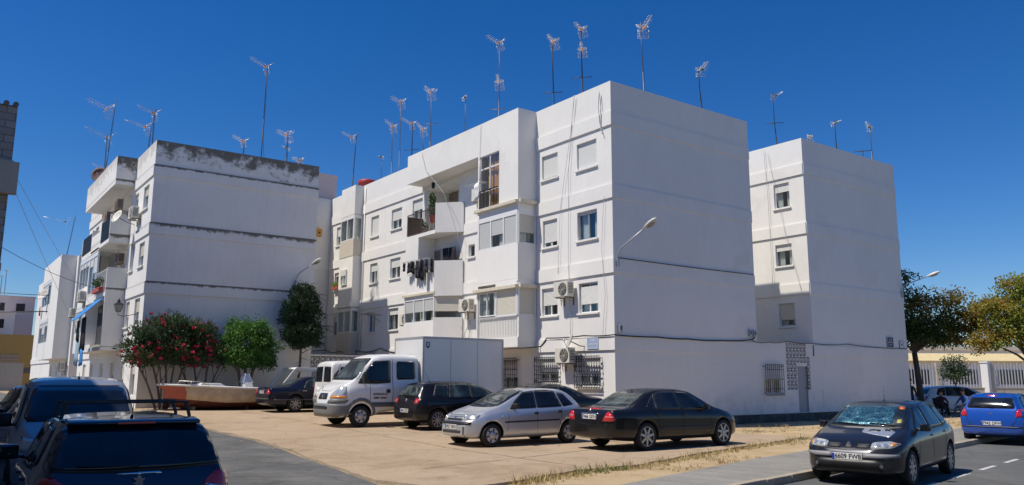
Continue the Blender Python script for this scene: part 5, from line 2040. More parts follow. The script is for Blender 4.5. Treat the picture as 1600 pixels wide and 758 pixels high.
def merc_spec():
    return dict(L=4.95, W=1.86, wb=2.93, ro=1.15, r=.335, paint='paint_navy', rim='alloy', spokes=8, sw=.03, rimf=.66,
                zt=[(0, .68), (.03, .80), (.07, .93), (.12, .985), (.3, 1.0), (.75, 1.02), (.95, 1.07), (1.3, 1.25), (1.6, 1.37), (1.9, 1.43), (2.3, 1.445), (2.75, 1.43), (3.1, 1.37), (3.4, 1.22), (3.7, 1.06), (3.9, .99), (4.3, .92), (4.7, .80), (4.88, .66), (4.95, .52)],
                zs=[(0, .62), (.07, .88), (.15, .93), (.6, .95), (1.5, .94), (2.6, .92), (3.6, .89), (4.0, .85), (4.5, .76), (4.8, .62), (4.95, .47)],
                zb=[(0, .38), (.05, .30), (.3, .25), (.8, .20), (3.9, .19), (4.6, .22), (4.95, .32)],
                w=[(0, .68), (.04, .79), (.13, .86), (.35, .90), (.8, .92), (1.6, .93), (3.7, .925), (4.2, .90), (4.6, .82), (4.85, .62), (4.95, .42)],
                wt=[(0, .62), (.12, .78), (.8, .76), (1.1, .70), (1.6, .61), (2.1, .60), (2.8, .61), (3.2, .66), (3.6, .74), (4.0, .8), (4.6, .66), (4.95, .3)])


megane(); clio(); merc(); corsa(); golf(); coupe(); navy()

# ---------------------------------------------------------------- white crew-cab truck with box body
def truck():
    S = dict(L=3.10, W=1.99, wb=3.4, ro=-1.25, r=.335, gap=.06, tw=.21, paint='paint_white', rim='cap', spokes=6, rimf=.60,
             zt=[(0, 2.28), (.03, 2.32), (.4, 2.34), (1.1, 2.34), (1.5, 2.31), (1.72, 2.23), (1.95, 2.0), (2.2, 1.70), (2.38, 1.49), (2.5, 1.40), (2.7, 1.31), (2.9, 1.17), (3.02, 1.0), (3.08, .80), (3.10, .62)],
             zs=[(0, 1.42), (1.2, 1.40), (2.0, 1.33), (2.4, 1.28), (2.6, 1.20), (2.85, 1.02), (3.0, .82), (3.10, .56)],
             zb=[(0, .50), (1.4, .42), (1.6, .30), (2.8, .27), (3.0, .28), (3.10, .40)],
             w=[(0, .965), (.05, .985), (1.5, .985), (2.3, .98), (2.6, .955), (2.85, .88), (3.0, .74), (3.07, .58), (3.10, .45)],
             wt=[(0, .80), (.05, .86), (1.4, .86), (1.8, .83), (2.2, .82), (2.5, .84), (2.8, .72), (3.0, .55), (3.10, .3)])
    C = Car(S, 'box_truck', 'white crew-cab truck with grey bumper and tall windowless box body', 'truck', (-5.72, 4.87, .045 + gz(4.87)), PI)
    C.skin('windscreen_surround', 'front', [(-.86, 1.47), (.86, 1.47), (.74, 2.18), (-.74, 2.18)], 'trim_black', off=.003, rnd=.08)
    C.skin('windscreen', 'front', [(-.82, 1.50), (.82, 1.50), (.71, 2.14), (-.71, 2.14)], 'glass_mid', off=.008, rnd=.07)
    for v in ('left', 'right'):
        C.skin('window_surround', v, [(1.10, 1.38), (1.62, 1.35), (2.26, 1.36), (2.18, 1.53), (1.74, 2.08), (1.10, 2.12)], 'trim_black', off=.003, rnd=.05)
        C.skin('window', v, [(1.13, 1.46), (1.55, 1.44), (1.8, 1.40), (2.20, 1.40), (2.12, 1.54), (1.70, 2.04), (1.13, 2.09)], 'glass_dark', off=.008, rnd=.05)
        C.skin('window', v, [(.18, 1.50), (.88, 1.48), (.88, 2.09), (.18, 2.09)], 'glass_dark', off=.008, rnd=.09)
        C.skin('side_strip', v, [(.0, .62), (1.78, .62), (1.78, .76), (.0, .76)], 'trim_grey', off=.012, rnd=.01)
        C.skin('door_handle', v, [(1.13, 1.06), (1.27, 1.06), (1.27, 1.18), (1.13, 1.18)], 'trim_black', off=.012, rnd=.02)
        # grey arch moulding
        q = []
        for i in range(15):
            t = PI * (-.02 + 1.04 * i / 14)
            q.append((2.15 + math.cos(t) * .44, .345 + math.sin(t) * .46))
        q2 = [(2.15 + math.cos(PI * (-.02 + 1.04 * i / 14)) * .53, .345 + math.sin(PI * (-.02 + 1.04 * i / 14)) * .56) for i in range(15)][::-1]
        for a, b, c, d in zip(q, q[1:], q2[::-1][1:], q2[::-1]):
            C.skin('arch_moulding', v, [a, b, c, d], 'grey_plastic', off=.016, rim=.012)
    # bumper in grey plastic, wrapped round the nose
    C.skin('bumper', 'front', [(-.93, .42), (-.8, .34), (.8, .34), (.93, .42), (.95, .70), (.6, .73), (-.6, .73), (-.95, .70)], 'grey_plastic', off=.035, rim=.04, rnd=.04)
    C.skin('air_intake', 'front', [(-.5, .56), (.5, .56), (.5, .65), (-.5, .65)], 'trim_black', off=.042)
    C.skin('bumper_corner', 'front', [(.42, .74), (.93, .74), (.95, .86), (.62, .90), (.46, .84)], 'grey_plastic', off=.012, rnd=.03)
    C.skin('bumper_corner', 'front', [(-.42, .74), (-.93, .74), (-.95, .86), (-.62, .90), (-.46, .84)], 'grey_plastic', off=.012, rnd=.03)
    g = C.skin('grille', 'front', [(-.33, .86), (.33, .86), (.30, 1.05), (-.30, 1.05)], 'trim_black', off=.012, rnd=.05)
    m = MB()
    hh, nr = C.cast('front', 0, .96)
    m.prism([(0, .96 - .08), (.055, .96), (0, .96 + .08), (-.055, .96)], hh.x - .01, hh.x + .04, axes=(1, 2, 0))
    m.build('badge', 'chrome', C.root, bevel=.004)
    for s_ in (-1, 1):
        h = C.skin('headlight', 'front', [(s_ * .50, .90), (s_ * .60, .92), (s_ * .93, .92), (s_ * .92, 1.10), (s_ * .84, 1.28), (s_ * .68, 1.24), (s_ * .56, 1.06)], 'lamp_clear', off=.010, rnd=.04)
        C.skin('indicator', 'front', [(s_ * .52, .90), (s_ * .94, .90), (s_ * .93, .98), (s_ * .54, .97)], 'lamp_amber', off=.016, rnd=.02, par=h)
        C.blob('reflector', 'front', s_ * .72, 1.10, .07, 'lamp_inner', h, .01, off=.008)
    C.plate('front', .45, '2783 CDX')
    for sg in (-1, 1):
        hh, nr = C.cast('left' if sg > 0 else 'right', 2.12 + C.off, 1.45)
        m = MB()
        m.box(hh.x - .07, hh.x + .05, hh.y + sg * .10, hh.y + sg * .30, 1.38, 1.68)
        m.box(hh.x - .03, hh.x + .02, hh.y - sg * .02, hh.y + sg * .12, 1.46, 1.52)
        mi = m.build('mirror', 'trim_black', C.root, bevel=.03)
    C.wiper([(-.1, 1.52), (-.4, 1.50), (-.62, 1.49)])
    C.wiper([(.65, 1.52), (.3, 1.50), (.05, 1.48)])
    L = []
    for v in ('left', 'right'):
        L += [C.line(v, [(1.03, 2.16), (1.03, .48)]), C.line(v, [(1.84, 1.30), (1.84, .80)]), C.line(v, [(.06, 2.14), (.06, .52)]), C.line(v, [(.9, .90), (.84, .82), (.82, .55)])]
    L.append(C.line('front', [(-.9, 1.36), (-.3, 1.12), (.3, 1.12), (.9, 1.36)], w=.006))
    C.seams(L)
    # lettering on the near door (left side of the truck)
    hh, nr = C.cast('left', 1.48 + C.off, .98)
    for tx, z in (('AUTOFONIA ISLA S.L.', 1.02), ('GEMBA Y MANUEL', .90)):
        M = Matrix.Translation((1.48 + C.off, hh.y + .012, z)) @ Matrix(((-1, 0, 0, 0), (0, 0, 1, 0), (0, 1, 0, 0), (0, 0, 0, 1)))
        text_mesh(tx, .085, 'plate_ink', C.root, M, 'lettering', .002, True, sx=.66)
    # roof edge strip, cab marker
    # box body behind the cab: local x runs forward
    x1 = C.off + .0 - .05
    x0 = x1 - 3.34
    m = MB()
    m.box(x0, x1, -1.0, 1.0, .93, 2.93)
    bx = m.build('box_body', 'paint_white', C.root, bevel=.03)
    m = MB()
    for y in (-1.015, 1.015):
        m.box(x0 - .012, x0 + .05, min(y, y * .97), max(y, y * .97), .92, 2.94)
        m.box(x1 - .05, x1 + .012, min(y, y * .97), max(y, y * .97), .92, 2.94)
        m.box(x0 + .05, x1 - .05, min(y, y * .985), max(y, y * .985), 2.87, 2.945)
        m.box(x0 + .05, x1 - .05, min(y, y * .985), max(y, y * .985), .915, 1.0)
    m.box(x1 - .04, x1 + .014, -.97, .97, 2.87, 2.944)
    m.build('corner_trim', 'aluminium_grey', bx, bevel=.005)
    m = MB()
    a = x1 - .18
    m.prism([(a - .085, 2.60), (a - .085, 2.76), (a + .06, 2.76), (a + .06, 2.60), (a - .012, 2.53)], 1.002, 1.01, axes=(0, 2, 1))
    em = m.build('emblem', 'sign_blue', bx)
    m = MB()
    m.box(a - .05, a + .025, 1.01, 1.014, 2.62, 2.73)
    m.build('emblem_field', 'sign_white', em)
    m = MB()
    m.box(a - .02, a - .003, 1.014, 1.017, 2.64, 2.71)
    m.build('emblem_figure', 'plate_ink', em)
    m = MB()
    for k in range(1, 3):
        xx = x0 + (x1 - x0) * k / 3
        for sg in (-1, 1):
            m.box(xx - .012, xx + .012, sg * 1.0, sg * 1.0035, 1.01, 2.86)
    for k in range(22):
        xx = x0 + .1 + k * (x1 - x0 - .2) / 21
        for zz in (.955, 2.905):
            m.tube((xx, 1.013, zz), (xx, 1.021, zz), .010, n=6)
    add_to(bx, m, 'aluminium_grey')
    m = MB()
    for y in (-.42, .42):
        m.box(x0, x1 + .1, y - .05, y + .05, .62, .80)
    for k in range(6):
        xx = x0 + .3 + k * .55
        m.box(xx, xx + .06, -.95, .95, .80, .925)
    m.build('chassis', 'trim_black', C.root)
    m = MB()
    m.box(x0 - .05, x0 + .02, -.95, .95, .45, .58)
    m.build('rear_bar', 'trim_grey', C.root)
    return C


truck()


def wvan():
    S = dict(L=4.9, W=1.86, wb=3.1, ro=.95, r=.32, paint='paint_white', rim='cap', spokes=6,
             zt=[(0, .60), (.02, .72), (.04, 1.2), (.06, 1.9), (.10, 2.05), (.25, 2.10), (1, 2.14), (3.2, 2.12), (3.5, 2.05), (3.9, 1.7), (4.2, 1.38), (4.5, 1.22), (4.75, 1.0), (4.9, .6)],
             zs=[(0, .55), (.03, 1.0), (.06, 1.22), (.5, 1.26), (3.5, 1.22), (4.2, 1.12), (4.7, .85), (4.9, .5)],
             zb=[(0, .42), (.05, .34), (.8, .28), (4.3, .26), (4.9, .35)],
             w=[(0, .82), (.03, .86), (.08, .90), (.4, .93), (4.0, .92), (4.5, .84), (4.8, .62), (4.9, .45)],
             wt=[(0, .7), (.06, .74), (.4, .78), (3.4, .77), (4, .74), (4.5, .7), (4.9, .3)])
    C = Car(S, 'parked_van', 'white van seen from behind, squeezed between the navy saloon and the white truck', 'van', (-5.98 + 2.5, 10.5, .045 + gz(10.5)), 0.0)
    for s_ in (-1, 1):
        C.skin('rear_window', 'rear', [(s_ * .07, 1.28), (s_ * .76, 1.27), (s_ * .68, 1.86), (s_ * .07, 1.88)], 'glass_dark', off=.008, rnd=.05)
        C.skin('tail_light', 'rear', [(s_ * .80, .82), (s_ * .87, .82), (s_ * .86, 1.22), (s_ * .79, 1.22)], 'lamp_red', off=.01, rnd=.02)
    C.skin('bumper', 'rear', [(-.84, .42), (.84, .42), (.86, .64), (-.86, .64)], 'grey_plastic', off=.03, rim=.03, rnd=.03)
    C.plate('rear', .92, '5529 CJL', w=.2, h=.09)
    for v in ('left', 'right'):
        C.skin('window', v, [(.35, 1.34), (1.5, 1.33), (1.5, 1.85), (.42, 1.86)], 'glass_dark', off=.008, rnd=.06)
        C.skin('window', v, [(1.62, 1.33), (2.6, 1.31), (2.6, 1.86), (1.62, 1.86)], 'glass_dark', off=.008, rnd=.06)
        C.skin('window', v, [(2.75, 1.31), (3.9, 1.27), (3.4, 1.82), (2.75, 1.85)], 'glass_dark', off=.008, rnd=.06)
    C.seams([C.line('rear', [(0, 2.0), (0, .66)], w=.006), C.line('rear', [(-.8, 1.95), (-.84, .68)], w=.005), C.line('rear', [(.8, 1.95), (.84, .68)], w=.005)])
    C.mirror(3.6, 1.3, 'trim_black')


wvan()


def lion_car():
    """dark hatchback nearest the camera, roof bars"""
    S = hatch_spec(L=4.25, W=1.80, wb=2.6, ro=.78, r=.32, paint='paint_midnight', rim='alloy', spokes=7,
                   zt=[(0, .56), (.03, .68), (.07, .86), (.12, 1.0), (.22, 1.14), (.38, 1.32), (.5, 1.425), (.62, 1.45), (1.0, 1.485), (1.6, 1.50), (2.1, 1.47), (2.45, 1.38), (2.75, 1.23), (3.1, 1.06), (3.3, .98), (3.7, .88), (4.0, .77), (4.18, .62), (4.25, .5)],
                   zs=[(0, .5), (.07, .80), (.13, .93), (.5, .98), (1.2, .965), (2.2, .93), (3.0, .89), (3.4, .83), (3.8, .72), (4.15, .56), (4.25, .45)],
                   w=[(0, .62), (.04, .74), (.12, .82), (.3, .87), (.7, .90), (1.5, .90), (3.3, .89), (3.7, .86), (4.0, .77), (4.17, .6), (4.25, .4)],
                   wt=[(0, .6), (.12, .74), (.4, .69), (.6, .67), (1.0, .67), (1.8, .66), (2.3, .66), (2.7, .68), (3.1, .74), (3.4, .76), (4.0, .66), (4.25, .3)])
    C = Car(S, 'parked_car', 'near-black hatchback with bare roof bars, closest to the camera at bottom left', 'car', (-17.03, -9.6, -.13), R(87.5))
    C.skin('window_surround', 'rear', [(-.79, 1.03), (-.3, 1.0), (.3, 1.0), (.79, 1.03), (.66, 1.37), (.3, 1.395), (-.3, 1.395), (-.66, 1.37)], 'trim_black', off=.003, rnd=.06, res=.05)
    C.skin('rear_window', 'rear', [(-.76, 1.05), (-.3, 1.02), (.3, 1.02), (.76, 1.05), (.635, 1.35), (.3, 1.375), (-.3, 1.375), (-.635, 1.35)], 'glass_dark', off=.012, rnd=.08, res=.05)
    # spoiler lip with the high brake light
    m = MB()
    x = C.off + .46
    m.prism([(x + .25, 1.472), (x - .0, 1.448), (x - .02, 1.435), (x - .0, 1.41), (x + .25, 1.42)], -.60, .60, axes=(0, 2, 1))
    sp = m.build('spoiler', 'paint_midnight', C.root, bevel=.02)
    smooth(sp.data)
    m = MB()
    m.box(x - .028, x - .01, -.17, .17, 1.420, 1.441)
    m.build('brake_light', 'lamp_red', C.root, bevel=.003)
    for s_ in (-1, 1):
        t = C.skin('tail_light', 'rear', [(s_ * .54, .80), (s_ * .78, .74), (s_ * .84, .84), (s_ * .80, .98), (s_ * .70, .985), (s_ * .60, .90)], 'lamp_red', off=.012, rnd=.04, res=.05)
        C.skin('tail_stripe', 'rear', [(s_ * .58, .845), (s_ * .80, .80), (s_ * .82, .815), (s_ * .60, .86)], 'chrome', off=.016, rim=.003)
    C.skin('boot_trim', 'rear', [(-.20, .975), (.20, .975), (.18, .992), (-.18, .992)], 'chrome', off=.014)
    C.wiper([(.0, 1.035), (.25, 1.045), (.52, 1.05)], 'rear')
    # rampant animal emblem: simple standing lion outline, thin chrome relief
    hh, nr = C.cast('rear', 0, .90)
    pts = [(-.02, -.07), (-.005, -.07), (.0, -.03), (.012, -.012), (.03, -.07), (.045, -.07), (.038, -.02), (.03, .02), (.05, .035), (.052, .048), (.028, .04), (.018, .058), (.0, .072), (-.018, .062), (-.022, .045), (-.045, .052), (-.05, .042), (-.022, .026), (-.03, .006), (-.052, .008), (-.05, -.004), (-.024, -.012), (-.03, -.035)]
    m = MB()
    m.prism([(a * -1, .90 + b) for a, b in pts], hh.x - .014, hh.x + .02, axes=(1, 2, 0))
    m.build('badge', 'chrome', C.root)
    C.plate('rear', .68, '4168 HMB')
    side_glass(C, [[(2.10, .975), (3.0, .955), (2.75, 1.13), (2.4, 1.35), (2.06, 1.41)], [(1.18, .995), (2.02, .975), (1.98, 1.41), (1.3, 1.41)], [(.60, 1.07), (1.10, 1.01), (1.20, 1.38), (.80, 1.36)]])
    C.mirror(2.62, .96, 'paint_midnight', size=1.25)
    C.handle([(2.05, .87), (1.15, .89)], 'paint_midnight')
    L = [C.line('rear', [(-.66, 1.0), (-.70, .99), (-.58, .80), (-.5, .60), (.5, .60), (.58, .80), (.70, .99)], w=.004)]
    for v in ('left', 'right'):
        L += [C.line(v, [(3.02, .93), (3.0, .6), (3.02, .26), (2.06, .24), (2.06, .97)], w=.005)]
    C.seams(L)
    C.antenna(.78, .16, -.5)
    # roof bars on feet
    for xb in (1.02, 1.72):
        m = MB()
        X = C.off + xb
        m.box(X - .018, X + .018, -.60, .60, 1.60, 1.622)
        for sg in (-1, 1):
            m.prism([(sg * .58, 1.610), (sg * .545, 1.610), (sg * .595, 1.45), (sg * .625, 1.44), (sg * .62, 1.48)], X - .016, X + .016, axes=(1, 2, 0))
        m.build('roof_bar', 'trim_black', C.root, bevel=.006)
    return C


lion_car()


def mpv(name, label, loc, rz, pt, mats='glass_dark'):
    S = dict(L=4.3, W=1.80, wb=2.7, ro=.75, r=.31, paint=pt, rim='cap', spokes=6,
             zt=[(0, .60), (.03, .8), (.06, 1.3), (.12, 1.66), (.3, 1.76), (1.0, 1.81), (2.0, 1.80), (2.45, 1.76), (2.65, 1.70), (3.05, 1.42), (3.35, 1.19), (3.5, 1.12), (3.8, 1.02), (4.1, .86), (4.24, .68), (4.3, .5)],
             zs=[(0, .55), (.06, .95), (.3, 1.05), (2.5, 1.04), (3.3, 1.0), (3.7, .88), (4.1, .68), (4.3, .45)],
             zb=[(0, .38), (.06, .3), (.6, .22), (3.6, .20), (4.3, .30)],
             w=[(0, .78), (.05, .84), (.3, .89), (3.4, .89), (3.8, .84), (4.1, .72), (4.25, .55), (4.3, .4)],
             wt=[(0, .6), (.1, .68), (.5, .71), (2.4, .70), (2.7, .69), (3.1, .71), (3.4, .76), (4.0, .62), (4.3, .3)])
    C = Car(S, name, label, 'van', loc, rz)
    C.skin('windscreen_surround', 'front', [(-.78, 1.15), (.78, 1.15), (.655, 1.665), (-.655, 1.665)], 'trim_black', off=.003, rnd=.08)
    C.skin('windscreen', 'front', [(-.74, 1.17), (.74, 1.17), (.62, 1.64), (-.62, 1.64)], mats, off=.008, rnd=.08)
    side_glass(C, [[(2.05, 1.09), (3.1, 1.08), (2.6, 1.58), (2.05, 1.64)], [(1.1, 1.1), (1.95, 1.09), (1.95, 1.65), (1.1, 1.66)], [(.3, 1.14), (1.0, 1.11), (1.0, 1.62), (.36, 1.58)]])
    for s_ in (-1, 1):
        C.skin('headlight', 'front', [(s_ * .42, .76), (s_ * .78, .78), (s_ * .74, .98), (s_ * .5, .90)], 'lamp_clear', off=.01, rnd=.03)
        C.skin('tail_light', 'rear', [(s_ * .70, .8), (s_ * .82, .8), (s_ * .80, 1.2), (s_ * .70, 1.2)], 'lamp_red', off=.01, rnd=.02)
    C.skin('grille', 'front', [(-.3, .72), (.3, .72), (.3, .82), (-.3, .82)], 'trim_black', off=.008, rnd=.02)
    C.mirror(2.95, 1.08, 'trim_black', size=1.5)
    C.antenna(2.35, .1, -.3)
    C.plate('front', .5, '8351 FTC')
    return C


mpv('parked_van', 'grey-blue small van facing the camera behind the near-black hatchback', (-16.78, -5.0, -.06), R(-94), 'paint_greyblue')


def simple_hatch(label, loc, rz, pt, gm='glass_dark', front=True, group='cars parked around the white blocks', **k):
    C = Car(hatch_spec(paint=pt, rim='cap', spokes=6, **k), 'parked_car', label, 'car', loc, rz, group)
    side_glass(C, [[(2.02, .955), (2.90, .935), (2.62, 1.11), (2.30, 1.32), (1.98, 1.365)], [(1.10, .975), (1.94, .955), (1.90, 1.365), (1.45, 1.385), (1.18, 1.37)], [(.62, 1.03), (1.02, .985), (1.10, 1.35), (.80, 1.30)]], gm)
    C.skin('windscreen', 'front', [(-.66, 1.02), (.66, 1.02), (.56, 1.36), (-.56, 1.36)], gm, off=.007, rnd=.05)
    C.skin('rear_window', 'rear', [(-.6, 1.04), (.6, 1.04), (.50, 1.32), (-.50, 1.32)], gm, off=.007, rnd=.05)
    for s_ in (-1, 1):
        C.skin('headlight', 'front', [(s_ * .42, .66), (s_ * .76, .70), (s_ * .68, .78), (s_ * .44, .75)], 'lamp_clear', off=.01, rnd=.03)
        C.skin('tail_light', 'rear', [(s_ * .60, .76), (s_ * .76, .78), (s_ * .74, .98), (s_ * .62, .94)], 'lamp_red', off=.01, rnd=.03)
    C.mirror(2.72, .93, pt)
    return C


simple_hatch('dark red-brown hatchback beyond the grey-blue van in the shaded lane', (-16.45, .4, -.02), R(90), 'paint_wine')
simple_hatch('black hatchback furthest down the shaded row in the lane', (-16.15, 6.6, .05), R(90), 'paint_black')
# cars under the trees on the right
aR = math.atan2(-.59, .807)
simple_hatch('white hatchback parked side-on behind the people sitting under the tree', (24.3, .25, -.02), aR, 'paint_white', 'glass_mid')
simple_hatch('silver hatchback half hidden by the tree trunk', (22.3, 3.9, -.02), aR + R(8), 'paint_silver', 'glass_mid')
simple_hatch('blue hatchback peeping out behind the corner of the right block', (25.2, 5.8, -.02), aR, 'paint_blue', 'glass_mid')
simple_hatch('dark grey hatchback just over the roof of the bright blue one', (27.6, -4.3, -.12), aR + R(170), 'paint_charcoal', 'glass_mid')

# ---------------------------------------------------------------- old boat on the ground
mat('hull_cream', (0.50, 0.40, 0.28), 0.55, var=0.22, vscale=3.5, bump=0.1)
mat('hull_red', (0.16, 0.05, 0.035), 0.6, var=0.4, vscale=3.0, bump=0.15)
mat('hull_bow', (0.45, 0.12, 0.07), 0.6, var=0.2, vscale=4)
mat('gel_white', (0.72, 0.72, 0.70), 0.4, var=0.06, vscale=5)


def boat():
    B_ = thing('boat', 'old beached motorboat with cream and brown-red hull below the oleanders', 'boat', (-10.75, 15.35, gz(15.3) + .04))
    ORG.pop(B_.name)
    Lb = 6.6
    N = 26
    secs = []
    for i in range(N):
        t = i / (N - 1)
        x = Lb * t
        wid = 0.92 * (1 - (1 - min(1, t / .45)) ** 2.2) * (1 - .10 * max(0, t - .6) / .4) + .01
        zg = 1.03 - .16 * min(1, t / .5)                 # sheer
        zk = .0 + .42 * max(0, 1 - t / .16) ** 1.6
        zc = .30 + .22 * max(0, 1 - t / .35)
        xs = x
        secs.append([(xs + .0, 0, zk), (xs, wid * .55, zk + (zc - zk) * .55), (xs, wid * .80, zc), (xs, wid * .90, zc + .02), (xs, wid * .96, (zc + zg) / 2), (xs - .28 * max(0, 1 - t / .2), wid, zg)])
    m = MB()
    for sg in (-1, 1):
        rows = [[m.v((p[0], sg * p[1], p[2])) for p in s_] for s_ in secs]
        for i, (a, b) in enumerate(zip(rows, rows[1:])):
            for j in range(5):
                f = m.bm.faces.new((a[j], a[j + 1], b[j + 1], b[j]))
                f.material_index = (1 if j < 2 else (2 if i < 3 else 0))
                f.smooth = True
    m.mi = 0
    tr = secs[-1]
    m.face([(p[0], p[1], p[2]) for p in tr] + [(p[0], -p[1], p[2]) for p in tr[::-1]])
    hull = m.build('hull', ['hull_cream', 'hull_red', 'hull_bow'], B_, weld=True)
    m = MB()
    for sg in (-1, 1):
        g = [Vector((s_[5][0], sg * s_[5][1], s_[5][2] + .02)) for s_ in secs]
        m.path(g, .045, 8)
    # deck inboard
    for (p, q) in zip(secs, secs[1:]):
        m.face([(p[5][0], p[5][1], p[5][2] - .04), (q[5][0], q[5][1], q[5][2] - .04), (q[5][0], -q[5][1], q[5][2] - .04), (p[5][0], -p[5][1], p[5][2] - .04)])
    m.build('gunwale', 'gel_white', B_)
    m = MB()
    for sg in (-1, 1):
        pts = [(.35, sg * .28, 1.02), (.50, sg * .40, 1.20), (1.25, sg * .74, 1.16), (1.55, sg * .80, 1.02)]
        m.path(pts, .014, 6)
        m.tube((.9, sg * .6, 1.0), (.9, sg * .6, 1.18), .012)
    m.tube((.5, -.40, 1.20), (.5, .40, 1.20), .014)
    m.build('bow_rail', 'antenna_alu', B_)
    m = MB()
    m.prism([(1.2, .95), (1.3, 1.12), (2.1, 1.10), (2.4, .92)], -.62, .62, axes=(0, 2, 1))
    m.build('fore_deck', 'gel_white', B_, bevel=.03)
    m = MB()
    m.prism([(3.15, .80), (3.20, 1.12), (3.50, 1.16), (3.62, .80)], -.30, .30, axes=(0, 2, 1))
    co = m.build('console', 'gel_white', B_, bevel=.02)
    m = MB()
    m.face([(3.16, -.26, 1.12), (3.16, .26, 1.12), (3.24, .20, 1.50), (3.24, -.20, 1.50)])
    m.face([(3.54, .26, 1.12), (3.16, .26, 1.12), (3.24, .20, 1.50), (3.36, .20, 1.50)])
    m.face([(3.54, -.26, 1.12), (3.16, -.26, 1.12), (3.24, -.20, 1.50), (3.36, -.20, 1.50)])
    m.build('console_screen', 'sign_paleblue', co)
    m = MB()
    for sg in (-1, 1):
        m.tube((3.15, sg * .27, 1.12), (3.24, sg * .21, 1.52), .014)
        m.tube((3.56, sg * .27, 1.12), (3.36, sg * .21, 1.52), .014)
    m.tube((3.24, -.21, 1.52), (3.24, .21, 1.52), .012)
    m.build('screen_frame', 'aluminium_white', co)
    # raked windscreen with a stub of hard top
    m = MB()
    for sg in (-1, 1):
        m.prism([(4.50, .82), (4.62, .82), (5.32, 1.72), (5.22, 1.74)], sg * .72 - .03, sg * .72 + .03, axes=(0, 2, 1))
        m.prism([(5.70, 1.15), (5.78, 1.15), (6.02, 1.66), (5.94, 1.68)], sg * .72 - .025, sg * .72 + .025, axes=(0, 2, 1))
        m.prism([(5.66, .84), (5.74, .84), (5.78, 1.15), (5.70, 1.15)], sg * .72 - .025, sg * .72 + .025, axes=(0, 2, 1))
    m.prism([(5.20, 1.72), (5.30, 1.80), (6.25, 1.76), (6.28, 1.66), (6.0, 1.62), (5.3, 1.72)], -.78, .78, axes=(0, 2, 1))
    wh = m.build('hard_top', 'gel_white', B_, bevel=.01)
    m = MB()
    m.prism([(4.60, .84), (4.62, .84), (5.30, 1.71), (5.28, 1.71)], -.69, .69, axes=(0, 2, 1))
    m.build('windscreen', 'pane_glass', B_)
    for xx in (1.0, 3.2, 5.3):
        m = MB()
        m.box(xx, xx + .14, -.55, .55, -.02, .16)
        m.build('cradle', 'bark', B_)


boat()

# ---------------------------------------------------------------- vegetation
def leaf_mat(name, cols, sc=1.3, trans=0.35, rough=0.5):
    m, n, b = new_mat(name)
    n.nodes.remove(b)
    o = n.nodes['Material Output']
    at = tn(n, 'ShaderNodeAttribute')
    at.attribute_name = 'tint'
    r = ramp(n, [(i / (len(cols) - 1), c) for i, c in enumerate(cols)])
    n.links.new(at.outputs['Fac'], r.inputs[0])
    p = tn(n, 'ShaderNodeBsdfPrincipled')
    p.inputs['Roughness'].default_value = rough
    p.inputs['Specular IOR Level'].default_value = 0.4
    n.links.new(r.outputs[0], p.inputs['Base Color'])
    t = tn(n, 'ShaderNodeBsdfTranslucent')
    n.links.new(r.outputs[0], t.inputs[0])
    mx = tn(n, 'ShaderNodeMixShader')
    mx.inputs[0].default_value = trans
    n.links.new(p.outputs[0], mx.inputs[1])
    n.links.new(t.outputs[0], mx.inputs[2])
    n.links.new(mx.outputs[0], o.inputs[0])
    return m


leaf_mat('leaf_oleander', [(0.022, 0.045, 0.016), (0.040, 0.080, 0.026), (0.075, 0.12, 0.045), (0.16, 0.15, 0.07)])
leaf_mat('leaf_ficus', [(0.025, 0.075, 0.012), (0.050, 0.14, 0.018), (0.085, 0.21, 0.028), (0.12, 0.26, 0.04)])
leaf_mat('leaf_cypress', [(0.008, 0.026, 0.010), (0.014, 0.042, 0.014), (0.028, 0.062, 0.020), (0.05, 0.08, 0.028)], trans=0.15)
leaf_mat('leaf_autumn', [(0.045, 0.085, 0.018), (0.10, 0.16, 0.028), (0.22, 0.20, 0.04), (0.33, 0.17, 0.035)], trans=.45)
leaf_mat('leaf_autumn_light', [(0.11, 0.19, 0.03), (0.22, 0.29, 0.045), (0.34, 0.32, 0.05), (0.38, 0.22, 0.04)], trans=.45)
leaf_mat('leaf_young', [(0.03, 0.06, 0.03), (0.06, 0.10, 0.05), (0.09, 0.13, 0.07)])
leaf_mat('petal_red', [(0.42, 0.012, 0.05), (0.58, 0.03, 0.09), (0.70, 0.07, 0.14)], trans=0.25)
leaf_mat('grass_dry', [(0.30, 0.22, 0.08), (0.42, 0.32, 0.13), (0.52, 0.42, 0.20), (0.16, 0.18, 0.05)], trans=0.2)
leaf_mat('pot_leaf', [(0.03, 0.07, 0.02), (0.07, 0.13, 0.04)])


